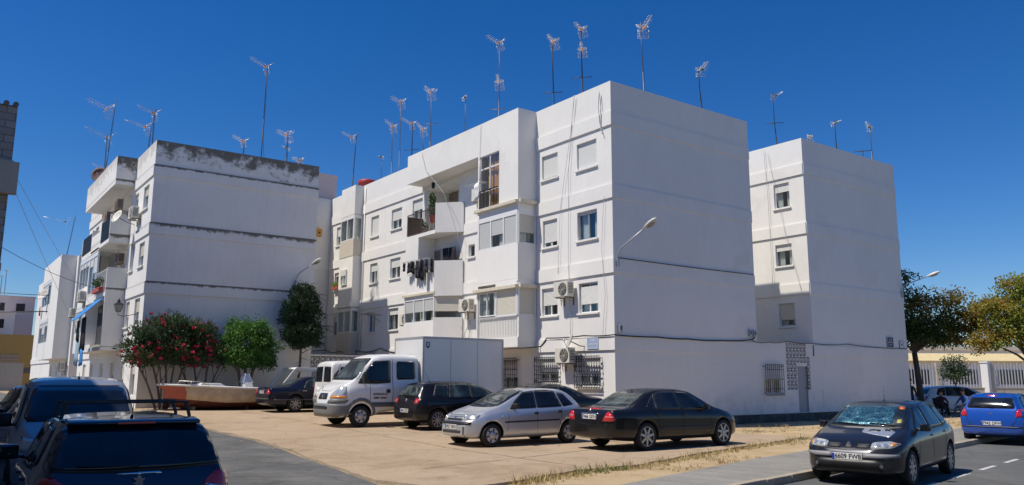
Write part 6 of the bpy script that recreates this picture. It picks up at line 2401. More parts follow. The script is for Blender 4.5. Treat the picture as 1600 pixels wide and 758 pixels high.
def leaves(name, mt, par, blobs, n, size, seed, aspect=2.2, droop=0.0, up=0.0, tint=(0, 1), clump=0.0, shell=0.55, curl=0.25, inner=0.12, warp=0.35, fold=True):
    """n leaf blades scattered through the union of ellipsoid clumps (cx,cy,cz,rx,ry,rz[,tint shift])"""
    rnd = random.Random(seed)
    vs, fs, tints = [], [], []
    vol = [b[3] * b[4] * b[5] for b in blobs]
    tot = sum(vol)
    for b, v in zip(blobs, vol):
        k = int(n * v / tot)
        cx, cy, cz, rx, ry, rz = b[:6]
        sh = b[6] if len(b) > 6 else 0.0
        for _ in range(k):
            d = Vector((rnd.gauss(0, 1), rnd.gauss(0, 1), rnd.gauss(0, 1))).normalized()
            nz = noise.noise(d * 2.3 + Vector((cx, cy, cz)) * 3.1) * warp + 1
            r = (shell + (1 - shell) * rnd.random()) if rnd.random() > inner else rnd.random() ** .5
            r *= nz
            p = Vector((cx + d.x * rx * r, cy + d.y * ry * r, cz + d.z * rz * r))
            gap = noise.noise(p * 1.9 + Vector((seed, 0, 0)))
            if gap > .16 and rnd.random() < .82:
                continue
            ax = (d * .8 + Vector((rnd.uniform(-1, 1), rnd.uniform(-1, 1), rnd.uniform(-1, 1) + up - droop))).normalized()
            sd_ = ax.cross(Vector((rnd.uniform(-1, 1), rnd.uniform(-1, 1), rnd.uniform(-1, 1)))).normalized()
            L = size * rnd.uniform(.65, 1.25)
            W = L / aspect * .5
            nn = ax.cross(sd_)
            i0 = len(vs)
            vs += [p - ax * L * .5, p + sd_ * W + nn * W * curl, p + ax * L * .5, p - sd_ * W + nn * W * curl]
            fs.append((i0, i0 + 1, i0 + 2, i0 + 3))
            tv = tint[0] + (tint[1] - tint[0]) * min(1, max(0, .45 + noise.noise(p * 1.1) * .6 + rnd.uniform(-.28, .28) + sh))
            tints.append(tv)
    me = bpy.data.meshes.new(name)
    me.from_pydata(vs, [], fs)
    at = me.attributes.new('tint', 'FLOAT', 'FACE')
    at.data.foreach_set('value', tints)
    me.materials.append(MATS[mt])
    return link(name, me, par)


def limb(m, p, d, L, r, depth, rnd, spread=.6, tips=None, n=3, gravity=.0):
    q = p.copy()
    segs = 4
    dd = d.normalized()
    rr_ = r
    for i in range(segs):
        nd = (dd + Vector((rnd.uniform(-1, 1), rnd.uniform(-1, 1), rnd.uniform(-.6, 1))) * .14 + Vector((0, 0, gravity))).normalized()
        e = q + nd * L / segs
        r2 = r * (1 - .45 * (i + 1) / segs)
        m.tube(q, e, rr_, r2, 7 if r > .03 else 5, cap=False)
        q, rr_, dd = e, r2, nd
    if tips is not None:
        tips.append((q.copy(), depth))
    if depth > 0:
        for _ in range(n):
            nd = (dd + Vector((rnd.uniform(-1, 1), rnd.uniform(-1, 1), rnd.uniform(-.2, .9))) * spread).normalized()
            limb(m, q, nd, L * rnd.uniform(.6, .85), rr_ * .75, depth - 1, rnd, spread, tips, n, gravity)


# oleanders: several bare stems fanning from the ground, broad flowering crown
def oleander(loc, label, stems, blobs, seed, nl, nf):
    t = thing('oleander', label, 'shrub', loc)
    ORG.pop(t.name)
    rnd = random.Random(seed)
    m = MB()
    for (dx, dy, lx, ly, lz, r) in stems:
        p0 = Vector((dx, dy, -.1))
        p1 = Vector((lx, ly, lz))
        pts = []
        for i in range(7):
            s_ = i / 6
            pts.append(p0.lerp(p1, s_) + Vector((math.sin(s_ * 5 + dx * 9) * .06, math.cos(s_ * 4 + dy * 7) * .05, 0)))
        m.path(pts, r, 7, r1=r * .45)
        for k in (3, 4, 5):
            limb(m, pts[k], (pts[k + 1] - pts[k]) + Vector((rnd.uniform(-.3, .3), rnd.uniform(-.3, .3), .2)), .8, r * .4, 1, rnd)
    m.build('trunk', 'bark_pale', t)
    leaves('crown', 'leaf_oleander', t, blobs, nl, .17, seed, aspect=4.2, up=.5, shell=.5, warp=.5)
    # flower heads: small clusters of petals near the outside
    fl = []
    for b in blobs:
        cd_ = [Vector((rnd.gauss(0, 1), rnd.gauss(0, 1) - .7, rnd.gauss(0, .8))).normalized() for _ in range(5)]
        for _ in range(max(2, int(nf * b[3] * b[5]))):
            d = (rnd.choice(cd_) + Vector((rnd.gauss(0, .28), rnd.gauss(0, .28), rnd.gauss(0, .28)))).normalized()
            r = rnd.uniform(.9, 1.12)
            c = (b[0] + d.x * b[3] * r, b[1] + d.y * b[4] * r, b[2] + d.z * b[5] * r)
            fl.append((*c, rnd.uniform(.05, .10), rnd.uniform(.05, .10), rnd.uniform(.05, .09)))
    leaves('flowers', 'petal_red', t, fl, len(fl) * 34, .062, seed + 1, aspect=1.2, shell=.2, inner=.5)
    return t


OB = [(-1.1, 0, 2.6, .75, .8, .85), (-.5, .0, 3.15, .95, .9, .85), (.45, .0, 3.35, .95, .9, .85), (.2, -.2, 2.55, 1.1, .9, .7), (-.8, -.3, 2.35, .8, .7, .5), (1.2, 0, 2.95, .75, .8, .8)]
ST = [(-.1, 0, -1.2, .1, 2.3, .055), (0, .1, -.6, .2, 2.8, .06), (.05, -.05, .1, -.1, 2.9, .065), (.1, .05, .6, 0, 2.8, .055), (.1, 0, 1.1, .1, 2.4, .05), (-.05, -.1, -.3, -.3, 2.5, .045)]
oleander((-10.6, 16.3, .3), 'oleander with red flowers at the left, next to the street lantern', ST, OB, 11, 21000, 20)
OB2 = [(-.9, 0, 2.8, .9, .8, .85), (.0, .05, 3.1, .85, .8, .75), (.6, -.1, 2.55, .9, .8, .6), (-.3, -.2, 2.35, 1.0, .7, .55)]
ST2 = [(-.1, 0, -.9, .1, 2.3, .06), (0, .1, -.2, .2, 2.6, .055), (.1, -.05, .5, -.1, 2.5, .05), (.1, .05, 1.0, 0, 2.1, .045)]
oleander((-9.15, 16.4, .3), 'oleander with red flowers at the right, its branches touching the round green tree', ST2, OB2, 12, 14000, 22)

t = thing('ficus_tree', 'round bright green tree behind the console of the boat', 'tree', (-7.2, 16.15, .33))
ORG.pop(t.name)
m = MB()
rnd = random.Random(4)
for dx, lx in ((-.1, -.35), (0, 0), (.1, .4)):
    m.path([Vector((dx, 0, -.1)), Vector((dx * 1.3, 0, .8)), Vector((lx * .8, .05, 1.6)), Vector((lx * 1.4, .0, 2.6))], .10, 8, r1=.05)
    limb(m, Vector((lx * .8, .05, 1.6)), Vector((lx * 2, .2, 1)), 1.0, .05, 2, rnd)
m.build('trunk', 'bark_pale', t)
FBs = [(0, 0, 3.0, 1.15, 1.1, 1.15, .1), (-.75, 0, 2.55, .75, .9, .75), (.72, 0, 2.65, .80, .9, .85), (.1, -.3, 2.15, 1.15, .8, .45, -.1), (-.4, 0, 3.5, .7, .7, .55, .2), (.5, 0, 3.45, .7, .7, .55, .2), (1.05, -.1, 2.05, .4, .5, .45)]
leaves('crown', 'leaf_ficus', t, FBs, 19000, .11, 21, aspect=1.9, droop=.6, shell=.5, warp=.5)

t = thing('conifer', 'dark green conifer with a bare trunk in front of the wall lamp', 'tree', (-4.6, 16.5, .33))
ORG.pop(t.name)
m = MB()
m.path([Vector((0, 0, -.1)), Vector((-.03, 0, 1)), Vector((.04, 0, 2)), Vector((.05, 0, 3.4)), Vector((.1, 0, 5.2))], .09, 8, r1=.03)
rnd = random.Random(8)
for i in range(16):
    z = 2.5 + i * .2
    a = i * 2.4
    m.tube((.05, 0, z), (.05 + math.cos(a) * .75, math.sin(a) * .75, z + .35), .02, .006, 5)
for i in range(5):
    a = 2.0 + i * 1.3
    m.tube((.03, 0, 2.0 + i * .1), (.03 + math.cos(a) * .4, math.sin(a) * .4, 1.9 + i * .1), .012, .004, 4)
m.build('trunk', 'bark', t)
CB = [(.0, 0, 5.1, .60, .6, .75), (.3, .1, 4.4, .80, .7, .80), (-.35, 0, 4.35, .75, .7, .75), (.1, -.1, 3.7, .95, .8, .65), (-.45, 0, 3.4, .60, .6, .45), (.55, 0, 3.3, .60, .6, .45), (.0, 0, 3.0, .6, .6, .35), (.25, 0, 5.5, .4, .4, .45), (-.3, 0, 5.35, .35, .35, .5), (.55, 0, 5.0, .35, .35, .5), (.85, 0, 2.95, .3, .3, .18)]
leaves('crown', 'leaf_cypress', t, CB, 26000, .13, 31, aspect=3.0, up=1.0, shell=.45, warp=.45)


def street_tree(loc, label, h, blobs, trunk, seed, n, mt, lean=(0, 0), size=.16, r=.17):
    t = thing('street_tree', label, 'tree', loc, group=None)
    ORG.pop(t.name)
    rnd = random.Random(seed)
    m = MB()
    top = Vector((lean[0], lean[1], trunk))
    m.path([Vector((0, 0, -.1)), Vector((lean[0] * .1, lean[1] * .1, trunk * .35)), Vector((lean[0] * .5, lean[1] * .5, trunk * .7)), top], r, 10, r1=r * .72)
    for b in blobs:
        e = Vector(b[:3])
        mid = top.lerp(e, .5) + Vector((rnd.uniform(-.25, .25), rnd.uniform(-.25, .25), .25))
        m.path([top, top.lerp(mid, .5) + Vector((0, 0, .1)), mid, e], r * .42, 6, r1=.02)
        for _ in range(5):
            limb(m, mid.lerp(e, rnd.random()), e - top + Vector((rnd.uniform(-1, 1), rnd.uniform(-1, 1), rnd.uniform(-.6, .4))) * 1.4, max(b[3:6]) * .36, r * .12, 2, rnd, .7)
    m.build('trunk', 'bark', t)
    leaves('crown', mt, t, blobs, n, size, seed, aspect=1.6, droop=.3, shell=.25, inner=.4, warp=.5)
    return t


fR, fF = Vector((.807, -.59, 0)), Vector((.59, .807, 0))


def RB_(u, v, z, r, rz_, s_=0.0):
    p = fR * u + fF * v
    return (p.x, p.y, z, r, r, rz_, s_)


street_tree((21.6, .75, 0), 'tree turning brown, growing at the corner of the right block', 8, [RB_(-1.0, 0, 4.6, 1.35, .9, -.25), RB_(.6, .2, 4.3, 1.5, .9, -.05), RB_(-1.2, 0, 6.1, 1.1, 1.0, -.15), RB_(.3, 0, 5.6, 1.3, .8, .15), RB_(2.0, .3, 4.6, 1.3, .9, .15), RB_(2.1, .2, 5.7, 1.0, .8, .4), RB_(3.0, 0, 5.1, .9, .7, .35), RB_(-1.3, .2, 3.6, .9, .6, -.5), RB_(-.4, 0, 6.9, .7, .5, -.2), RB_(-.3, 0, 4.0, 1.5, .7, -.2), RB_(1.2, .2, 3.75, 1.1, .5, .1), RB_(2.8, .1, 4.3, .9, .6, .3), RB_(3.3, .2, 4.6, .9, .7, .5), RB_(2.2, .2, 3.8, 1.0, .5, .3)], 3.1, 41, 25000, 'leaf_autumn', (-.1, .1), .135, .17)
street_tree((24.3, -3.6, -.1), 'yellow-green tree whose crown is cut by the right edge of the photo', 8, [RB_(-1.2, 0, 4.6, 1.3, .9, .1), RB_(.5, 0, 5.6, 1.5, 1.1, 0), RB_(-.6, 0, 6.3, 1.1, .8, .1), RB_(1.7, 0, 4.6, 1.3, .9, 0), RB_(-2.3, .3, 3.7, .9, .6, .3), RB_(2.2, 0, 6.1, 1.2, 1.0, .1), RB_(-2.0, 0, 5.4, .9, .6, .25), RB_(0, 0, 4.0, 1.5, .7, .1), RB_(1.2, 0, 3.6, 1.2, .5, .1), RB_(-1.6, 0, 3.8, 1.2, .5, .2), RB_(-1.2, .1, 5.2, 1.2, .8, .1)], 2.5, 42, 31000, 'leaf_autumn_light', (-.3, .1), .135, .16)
street_tree((35.5, 5.5, 0), 'small grey-green young tree in front of the school railings', 4, [RB_(0, 0, 2.6, .9, .8), RB_(.3, 0, 2.0, .8, .5), RB_(-.5, 0, 2.1, .6, .5)], 1.4, 43, 2600, 'leaf_young', (0, 0), .14, .07)


# dry weeds along the broken slab edge, on the verge and at the foot of the wall: uncountable
def in_poly(p, poly):
    c = False
    for (x0, y0), (x1, y1) in zip(poly, poly[1:] + poly[:1]):
        if (y0 > p[1]) != (y1 > p[1]) and p[0] < (x1 - x0) * (p[1] - y0) / (y1 - y0) + x0:
            c = not c
    return c


def weeds():
    rnd = random.Random(77)
    vs, fs, tn_ = [], [], []
    V = [(-12.0, -9.0), (-10.8, -8.75), (-8.8, -8.1), (-7.1, -8.05), (-4.2, -7.1), (-0.9, -6.25), (2.6, -5.3), (2.2, -1.9), (-0.3, -0.3), (19, -.3), st(24, 2.0), st(6, 2.0), st(0, 1.9), st(-6.2, 1.35), st(-8.3, 1.0)]
    k = 0
    edge = [(2.6, -5.3), (-0.9, -6.25), (-4.2, -7.1), (-7.1, -8.05), (-8.8, -8.1), (-10.8, -8.75)]
    while k < 5200:
        if rnd.random() < .10:
            i = rnd.randrange(len(edge) - 1)
            p = Vector(edge[i]).lerp(Vector(edge[i + 1]), rnd.random()) + Vector((rnd.gauss(0, .05), rnd.gauss(-.10, .14)))
        elif rnd.random() < .12:
            p = Vector((rnd.uniform(.5, 19), rnd.gauss(-.25, .15)))
        else:
            p = Vector((rnd.uniform(-12, 19), rnd.uniform(-10, 0)))
            if not in_poly(p, V):
                continue
            if noise.noise(Vector((p.x * .55, p.y * .9, 3))) < .10:
                continue
        k += 1
        big = rnd.random() < .12
        h = rnd.uniform(.02, .075) * (2.6 if big else 1)
        green = 1.0 if noise.noise(Vector((p.x * .8, p.y * .8, 9))) > .28 and rnd.random() < .5 else rnd.uniform(0, .72)
        z = .0
        for _ in range(4):
            a = rnd.uniform(0, 2 * PI)
            d = Vector((math.cos(a), math.sin(a), 0))
            b0 = Vector((p.x, p.y, z)) + d * rnd.uniform(0, .04)
            w_ = .005 + h * .03
            s_ = Vector((-d.y, d.x, 0)) * w_
            i0 = len(vs)
            vs += [b0 - s_, b0 + s_, b0 + d * h * .6 + Vector((0, 0, h))]
            fs.append((i0, i0 + 1, i0 + 2))
            tn_.append(green)
    me = bpy.data.meshes.new('dry_grass')
    me.from_pydata([tuple(v) for v in vs], [], fs)
    at = me.attributes.new('tint', 'FLOAT', 'FACE')
    at.data.foreach_set('value', tn_)
    me.materials.append(MATS['grass_dry'])
    tag(link('dry_grass', me), 'low dry straw-coloured grass and weeds on the verge', 'grass', kind='stuff')
    # leaf litter and pebbles
    m = MB()
    for i in range(260):
        p = (rnd.uniform(-12, 2), rnd.uniform(-8.9, 3))
        if not in_poly(p, slab):
            if rnd.random() < .3:
                continue
        s_ = rnd.uniform(.005, .016) * (2 if rnd.random() < .06 else 1)
        z = gz(p[1]) + (.046 if in_poly(p, slab) else .002)
        m.lathe([(s_ * .6, z - .002), (s_, z + s_ * .3), (s_ * .5, z + s_ * .8)], (p[0], p[1], 0), n=5, smooth=False)
    tag(m.build('litter', 'kerb_stone'), 'small stones and dry litter scattered on the lot', 'litter', kind='stuff')


weeds()

# ---------------------------------------------------------------- wall fixtures
def ac_unit(label, F, u, w, z, mt='ac_cream', W=.80, H=.55, D=.30, group='air conditioners on the facades', fan=None, side=None):
    """outdoor unit; F facade, (u,z) centre, w distance of its back from the wall"""
    t = thing('air_conditioner', label, 'air conditioner', F.p(u, w, z), group=group)
    m = MB()
    F.box(m, u - W / 2, u + W / 2, w, w + D, z - H / 2, z + H / 2)
    m.build('casing', mt, t, world=True, bevel=.015)
    m = MB()
    cu = u - W * .14 if fan is None else fan
    c = F.p(cu, w + D, z)
    ax = 'X' if F.k == 'front' else 'Y'
    s_ = -1
    pr = [(H * .42, 0), (H * .42, s_ * .012), (H * .39, s_ * .016), (H * .38, s_ * .004), (.001, s_ * .004)]
    m.lathe(pr, c, ax, 24)
    fn = m.build('fan_opening', 'black_plastic', t, world=True)
    m = MB()
    for k in range(1, 6):
        r = H * .38 * k / 5.2
        pts = [F.p(cu + r * math.cos(q), w + D + .012, z + r * math.sin(q)) for q in [i * PI / 10 for i in range(21)]]
        m.path(pts, .004, 4)
    for k in range(8):
        q = k * PI / 4
        m.tube(F.p(cu, w + D + .012, z), F.p(cu + H * .39 * math.cos(q), w + D + .012, z + H * .39 * math.sin(q)), .004, n=4)
    m.build('fan_guard', mt, fn, world=True)
    m = MB()
    for k in range(7):
        zz = z - H * .3 + k * H * .1
        F.box(m, u - W / 2 - .006, u - W / 2 + .004, w + .05, w + D - .05, zz, zz + .02)
    m.build('side_louvre', 'black_plastic', t, world=True)
    m = MB()
    for uu_ in (u - W * .32, u + W * .32):
        F.box(m, uu_ - .015, uu_ + .015, 0, w + D, z - H / 2 - .04, z - H / 2 - .005)
        F.box(m, uu_ - .015, uu_ + .015, 0, .03, z - H / 2 - .3, z - H / 2 - .04)
    m.build('bracket', 'mast_steel', t, world=True)
    m = MB()
    m.path([F.p(u + W / 2, w + .1, z), F.p(u + W / 2 + .1, w, z - .1), F.p(u + W / 2 + .06, .03, z - .3), F.p(u + W / 2 + .02, .02, z - .55)], .014, 6)
    m.build('hose', 'ac_cream', t, world=True)
    return t


ac_unit('cream air conditioner between the two first-floor windows near the corner, throwing a long shadow', MF, 2.36, .12, 4.93)
ac_unit('cream air conditioner beside the small blue street plate, just above the window grilles', MF, 2.30, .12, 2.55)
ac_unit('cream air conditioner right above the truck box, between balcony and glazed bay', MF, 8.85, .12, 4.80)
ac_unit('slim cream air conditioner at third-floor level beside the orange-curtained window', MF, 8.1, .05, 9.55, W=.7)
ac_unit('cream air conditioner left of the first-floor balcony, with a drying bracket below', MF, 14.2, .12, 4.5)
ac_unit('white air conditioner beside a dark window, topmost on the left block', LF, 19.95, .12, 9.25)
ac_unit('brown rusty air conditioner hanging under the roof overhang, nearer the corner', LF, 22.6, .35, 10.05, 'ac_brown')
ac_unit('brown rusty air conditioner hanging under the roof overhang, further from the corner', LF, 24.6, .45, 9.75, 'ac_brown', H=.5)
ac_unit('grey air conditioner standing in the dark recess under the balcony slab', LF, 22.9, .05, 7.45, 'ac_brown', H=.5)
ac_unit('cream air conditioner on the glazed bay of the left block', LBF, 27.6, .02, 6.9 - 1.0)
ac_unit('cream air conditioner on the side of the furthest block up the lane', Face('front', -11.35), 35.9, .2, 5.6)
ac_unit('cream air conditioner at street level under the bay of the furthest block', Face('front', -11.35), 39.2, .1, 2.35)


def dish(label, c, r, az, el, mt='dish_metal', arm=.3, wall=None):
    t = thing('satellite_dish', label, 'satellite dish', c)
    ORG.pop(t.name)
    d = Vector((math.cos(az) * math.cos(el), math.sin(az) * math.cos(el), math.sin(el)))
    q = d.to_track_quat('Z', 'Y').to_matrix().to_4x4()
    m = MB()
    m.M = q
    m.lathe([(.001, 0), (r * .5, r * .06), (r * .8, r * .16), (r, r * .26), (r, r * .28), (r * .8, r * .18), (r * .5, r * .08), (.001, .02)], n=24)
    m.build('reflector', mt, t)
    m = MB()
    m.M = q
    m.tube((0, -r * .9, r * .2), (0, -r * .2, r * 1.0), .011)
    m.tube((0, -r * .25, r * 1.05), (0, -r * .12, r * .85), .035, .028, 8)
    m.build('feed_arm', 'antenna_alu', t)
    m = MB()
    w_ = Vector(wall) - Vector(c) if wall else Vector((0, 0, -.5))
    m.path([Vector((0, 0, 0)), w_ * .6 + Vector((0, 0, -.05)), w_], .018, 6)
    m.build('mount', 'mast_steel', t)


dish('round brown dish on the roof edge of the left block', (-11.95, 28.4, 12.75), .44, R(240), R(14), 'dish_rust', wall=(-11.9, 28.5, 12.2))
dish('small pale dish fixed to the balcony side on the left block', (-12.1, 20.9, 9.15), .34, R(200), R(25), 'ac_cream', wall=(-11.36, 21.0, 8.9))
dish('small grey dish seen edge-on between cable and street plate', (-.45, 1.75, 3.02), .27, R(150), R(22), 'dish_metal', wall=(-.01, 1.45, 2.85))
dish('pale dish inside the glazed bay of the furthest block', (-12.5, 44.2, 7.3), .42, R(215), R(30), 'dish_metal', wall=(-12.3, 44.0, 6.7))
dish('dish on the roof terrace of the white house down the lane', (-12.2, 95.5, 10.1), .45, R(215), R(30), 'dish_metal', wall=(-12.2, 95.9, 9.5))


def wall_lamp(label, base, wallpt, head_dir, reach, rise, s_=1.0):
    """arm lamp: base point on the wall, arm rising outwards to a cobra head"""
    t = thing('street_lamp', label, 'street lamp', base, group='street lamps on wall arms')
    ORG.pop(t.name)
    d = Vector(head_dir).normalized()
    e = d * reach + Vector((0, 0, rise))
    m = MB()
    m.path([Vector((0, 0, -.32)), Vector((0, 0, 0)), d * .05 + Vector((0, 0, .12)), d * .18 + Vector((0, 0, .26)), e], .026 * s_, 8)
    m.box(-.05, .05, -.05, .05, -.36, -.1)
    m.build('arm', 'aluminium_grey', t)
    m = MB()
    k = (e - (d * .18 + Vector((0, 0, .26)))).normalized()
    q = k.to_track_quat('Z', 'Y').to_matrix().to_4x4()
    m.M = Matrix.Translation(e) @ q @ Matrix.Diagonal((1.0, .62, 1, 1))
    m.lathe([(.02, -.08), (.06, 0), (.115, .16), (.135, .34), (.11, .50), (.05, .58), (.001, .60)], n=16)
    m.build('lamp_head', 'lamp_white', t)
    m = MB()
    side = k.cross(Vector((0, 0, 1))).normalized()
    dn = side.cross(k).normalized()
    if dn.z > 0:
        dn = -dn
    c = e + k * .30 + dn * .055
    pts = []
    for i in range(14):
        a = 2 * PI * i / 14
        pts.append(c + k * .2 * math.cos(a) + side * .105 * math.sin(a))
    top = [m.v(p) for p in pts]
    bot = [m.v(c + (p - c) * .6 + dn * .05) for p in pts]
    for i in range(14):
        m.bm.faces.new((top[i], top[(i + 1) % 14], bot[(i + 1) % 14], bot[i]))
    m.bm.faces.new(bot)
    m.build('diffuser', 'lamp_glass', t)
    return t


wall_lamp('street lamp on a curved arm at the corner of the middle block', (.14, -.06, 5.92), None, (.10, -1, 0), 1.2, .80)
wall_lamp('street lamp at the right end of the right block, above the treetop', (19.0, -.06, 6.0), None, (.55, -1, 0), 1.15, .62)
wall_lamp('street lamp rising from behind the conifer on the left block', (-4.55, 17.46, 6.5), None, (.55, -1, 0), .9, .62)

# classic lantern on a bracket
t = thing('wall_lantern', 'four-sided iron lantern on the wall beside the oleander', 'lantern', (-12.1, 18.9, 4.75))
t.scale = (.82, .82, .82)
m = MB()
m.prism([(-.10, -.10), (.10, -.10), (.10, .10), (-.10, .10)], -.24, -.22)
vs0 = [(-.10, -.10, -.22), (.10, -.10, -.22), (.10, .10, -.22), (-.10, .10, -.22)]
vs1 = [(-.20, -.20, .16), (.20, -.20, .16), (.20, .20, .16), (-.20, .20, .16)]
for a, b in zip(vs0, vs1):
    m.tube(a, b, .014, n=5)
for i in range(4):
    m.tube(vs1[i], vs1[(i + 1) % 4], .018, n=5)
    m.tube(vs1[i], (0, 0, .34), .018, n=5)
for i in range(4):
    a, b = vs1[i], vs1[(i + 1) % 4]
    m.face([a, b, (b[0] * .25, b[1] * .25, .32), (a[0] * .25, a[1] * .25, .32)])
m.lathe([(.07, .32), (.08, .38), (.03, .42), (.04, .46), (.001, .5)], n=10)
m.path([(0, 0, -.24), (0, 0, -.40), (.3, .03, -.46), (.92, .06, -.30)], .018, 6)
ln = m.build('frame', 'dark_iron', t)
m = MB()
for i in range(4):
    a, b = vs0[i], vs0[(i + 1) % 4]
    c, d = vs1[(i + 1) % 4], vs1[i]
    m.face([a, b, c, d])
m.build('pane', 'lamp_glass', t)

# little hanging lantern on the top balcony
t = thing('hanging_lantern', 'tiny dark lantern hanging above the top balcony with the plants', 'lantern', (-.6, 11.3, 10.55))
m = MB()
m.tube((0, 0, .34), (0, 0, .15), .006, n=4)
m.lathe([(.001, .15), (.10, .08), (.09, .06), (.085, -.12), (.05, -.17), (.001, -.18)], n=6, smooth=False)
m.build('cage', 'dark_iron', t)

# birdcage on the far inner wall
t = thing('bird_cage', 'small orange bird cage hung on the courtyard wall', 'bird cage', (-.85, 24.1, 10.1))
m = MB()
m.box(-.17, .17, -.2, .1, -.2, .14)
m.prism([(-.2, .14), (.2, .14), (0, .30)], -.22, .12, axes=(0, 2, 1))
m.build('body', 'orange_plastic', t, bevel=.01)
m = MB()
m.lathe([(.06, -.005), (.05, -.006), (.001, -.006)], (0, -.2, 0), 'Y', 12)
m.tube((0, 0, .3), (0, .2, .42), .012)
m.build('opening', 'black_plastic', t)

t = thing('water_tank', 'dark red drum on the roof behind the parapet', 'tank', (.9, 21.4, 11.45))
ORG.pop(t.name)
m = MB()
m.lathe([(.5, 0), (.52, .1), (.5, 1.25), (.53, 1.28), (.53, 1.48), (.48, 1.54), (.001, 1.58)], n=24)
m.build('drum', 'red_tank', t)

# street plates
def plate(label, u, z, w_, h_, mt, F, lines, ink='sign_white', col2=None):
    t = thing('street_sign', label, 'street sign', F.p(u, 0, z))
    m = MB()
    F.box(m, u - w_, u + w_, .003, .02, z - h_, z + h_)
    pl = m.build('panel', mt, t, world=True, bevel=.004)
    m = MB()
    for a, b, c, d in ((u - w_, u - w_ + .014, z - h_, z + h_), (u + w_ - .014, u + w_, z - h_, z + h_), (u - w_ + .014, u + w_ - .014, z - h_, z - h_ + .014), (u - w_ + .014, u + w_ - .014, z + h_ - .014, z + h_)):
        F.box(m, a, b, .018, .026, c, d)
    m.build('rim', 'sign_white' if mt != 'sign_white' else 'sign_blue', t, world=True)
    for s_, size, dz, du in lines:
        p = Vector(F.p(u + du, .024, z + dz)) - Vector(t.location)
        if F.k == 'front':
            M = Matrix.Translation(p) @ Matrix(((0, 0, -1, 0), (-1, 0, 0, 0), (0, 1, 0, 0), (0, 0, 0, 1)))
        else:
            M = Matrix.Translation(p) @ Matrix(((1, 0, 0, 0), (0, 0, -1, 0), (0, 1, 0, 0), (0, 0, 0, 1)))
        text_mesh(s_, size, ink, t, M, 'lettering', .002, True)
    return t


plate('pale blue street name plate on the sunlit facade above the window grille', 1.04, 2.96, .29, .20, 'sign_paleblue', Face('front', -.056), [('CALLE', .10, .09, -.02), ('SAN SEBASTIAN', .062, -.05, 0)])
plate('dark blue street name plate on the shaded wall of the right block', 17.63, 3.46, .26, .24, 'sign_blue', Face('end', -.032), [('CALLE', .10, .12, 0), ('SALVADOR', .085, 0, 0), ('SOTO', .085, -.12, 0)])
plate('small white square plate beside the dark blue street plate', 18.62, 3.38, .17, .17, 'sign_white', Face('end', -.032), [('36', .16, .0, 0)], ink='sign_blue')

# meter boxes and cables
def junction(label, F, u, z, n=2):
    t = thing('junction_box', label, 'junction box', F.p(u, 0, z), group='grey junction boxes on the end wall')
    m = MB()
    F.box(m, u - .07, u + .07, .002, .10, z - .14, z + .14)
    m.build('box', 'aluminium_grey', t, world=True, bevel=.02)
    m = MB()
    F.box(m, u - .045, u + .045, .10, .108, z - .05, z + .08)
    m.build('cover', 'trim_grey', t, world=True)


junction('grey junction box at the corner above the black cable', ME, .22, 3.42)
junction('grey junction box near the inner end of the end wall, taller of the pair', ME, 7.22, 3.52)
junction('grey junction box near the inner end of the end wall, right of the pair', ME, 7.50, 3.50)


def cable(label, pts, r=.012, mt='cable_black', sag=.0, name='cable', group=None, n=8):
    m = MB()
    out = []
    for a, b in zip(pts, pts[1:]):
        a, b = Vector(a), Vector(b)
        for i in range(n):
            s_ = i / n
            out.append(a.lerp(b, s_) - Vector((0, 0, sag * 4 * s_ * (1 - s_))))
    out.append(Vector(pts[-1]))
    m.path(out, r, 5)
    return tag(m.build(name, mt), label, 'cable', group)


cable('black cable along the top of the ground floor, round the sunlit corner', [(-.055, 4.0, 2.92), (-.075, 3.6, 3.22), (-.075, 1.5, 3.23), (-.082, -.08, 3.2), (2.0, -.08, 3.19), (3.6, -.06, 3.17), (5.5, -.06, 3.17), (7.3, -.06, 3.26), (7.55, -.06, 3.42)], .024, sag=.025)
cable('second black cable drooping from the junction boxes over the pierced blocks', [(7.3, -.07, 3.22), (8.4, -.05, 3.20), (9.6, -.05, 3.28), (11.3, -.05, 3.24), (14, -.05, 3.27), (19.1, -.05, 3.2)], .014, sag=.05)
cable('black cable under the glazed bay above the truck', [(-.055, 4.0, 2.92), (-.93, 4.29, 2.84), (-.93, 6.8, 2.84)], .022, sag=.01)
cable('thick cable from the lamp arm along the dark end wall', [(.2, -.05, 5.86), (7.6, -.05, 5.86)], .014, sag=.02)
cable('cable sagging across the shaded first floor behind the truck', [(-.082, 14.3, 3.0), (-.082, 17.2, 3.2), (-.1, 19.8, 3.15), (-.6, 21.0, 3.15), (-.082, 24.0, 3.3), (-3.4, 24.1, 3.3)], .022, sag=.12)
cable('long thin cable hanging down the sunlit facade past both upper windows', [(-.082, 1.9, 12.25), (-.082, 2.25, 9.4), (-.082, 2.3, 6.0), (-.082, 2.2, 3.3)], .009, 'cable_grey')
cable('pair of pale wires hanging in front of the second-floor window', [(-.082, 1.85, 12.25), (-.082, 2.1, 10.9), (-.082, 2.75, 8.0), (-.082, 2.9, 5.6)], .008, 'cable_grey')
cable('pale wire near the corner from roof to cable', [(-.082, .35, 8.1), (-.082, .5, 6.2), (-.082, .35, 4.6), (-.082, .5, 3.25)], .008, 'cable_grey')
cable('loop of grey cable hanging from the corner parapet', [(-.082, .5, 12.0), (-.082, .42, 11.3), (-.082, .45, 10.6), (-.082, .36, 10.35), (-.082, .5, 10.8), (-.082, .56, 11.4), (-.082, .5, 12.0)], .014, 'cable_grey')
cable('pale wire crossing the roof overhang towards the balcony', [(-.92, 11.9, 12.2), (-.95, 11.4, 11.2), (-.9, 9.9, 9.9), (-.6, 9.5, 8.6), (-.1, 9.45, 7.0), (-.082, 9.4, 3.4)], .010, 'cable_grey')
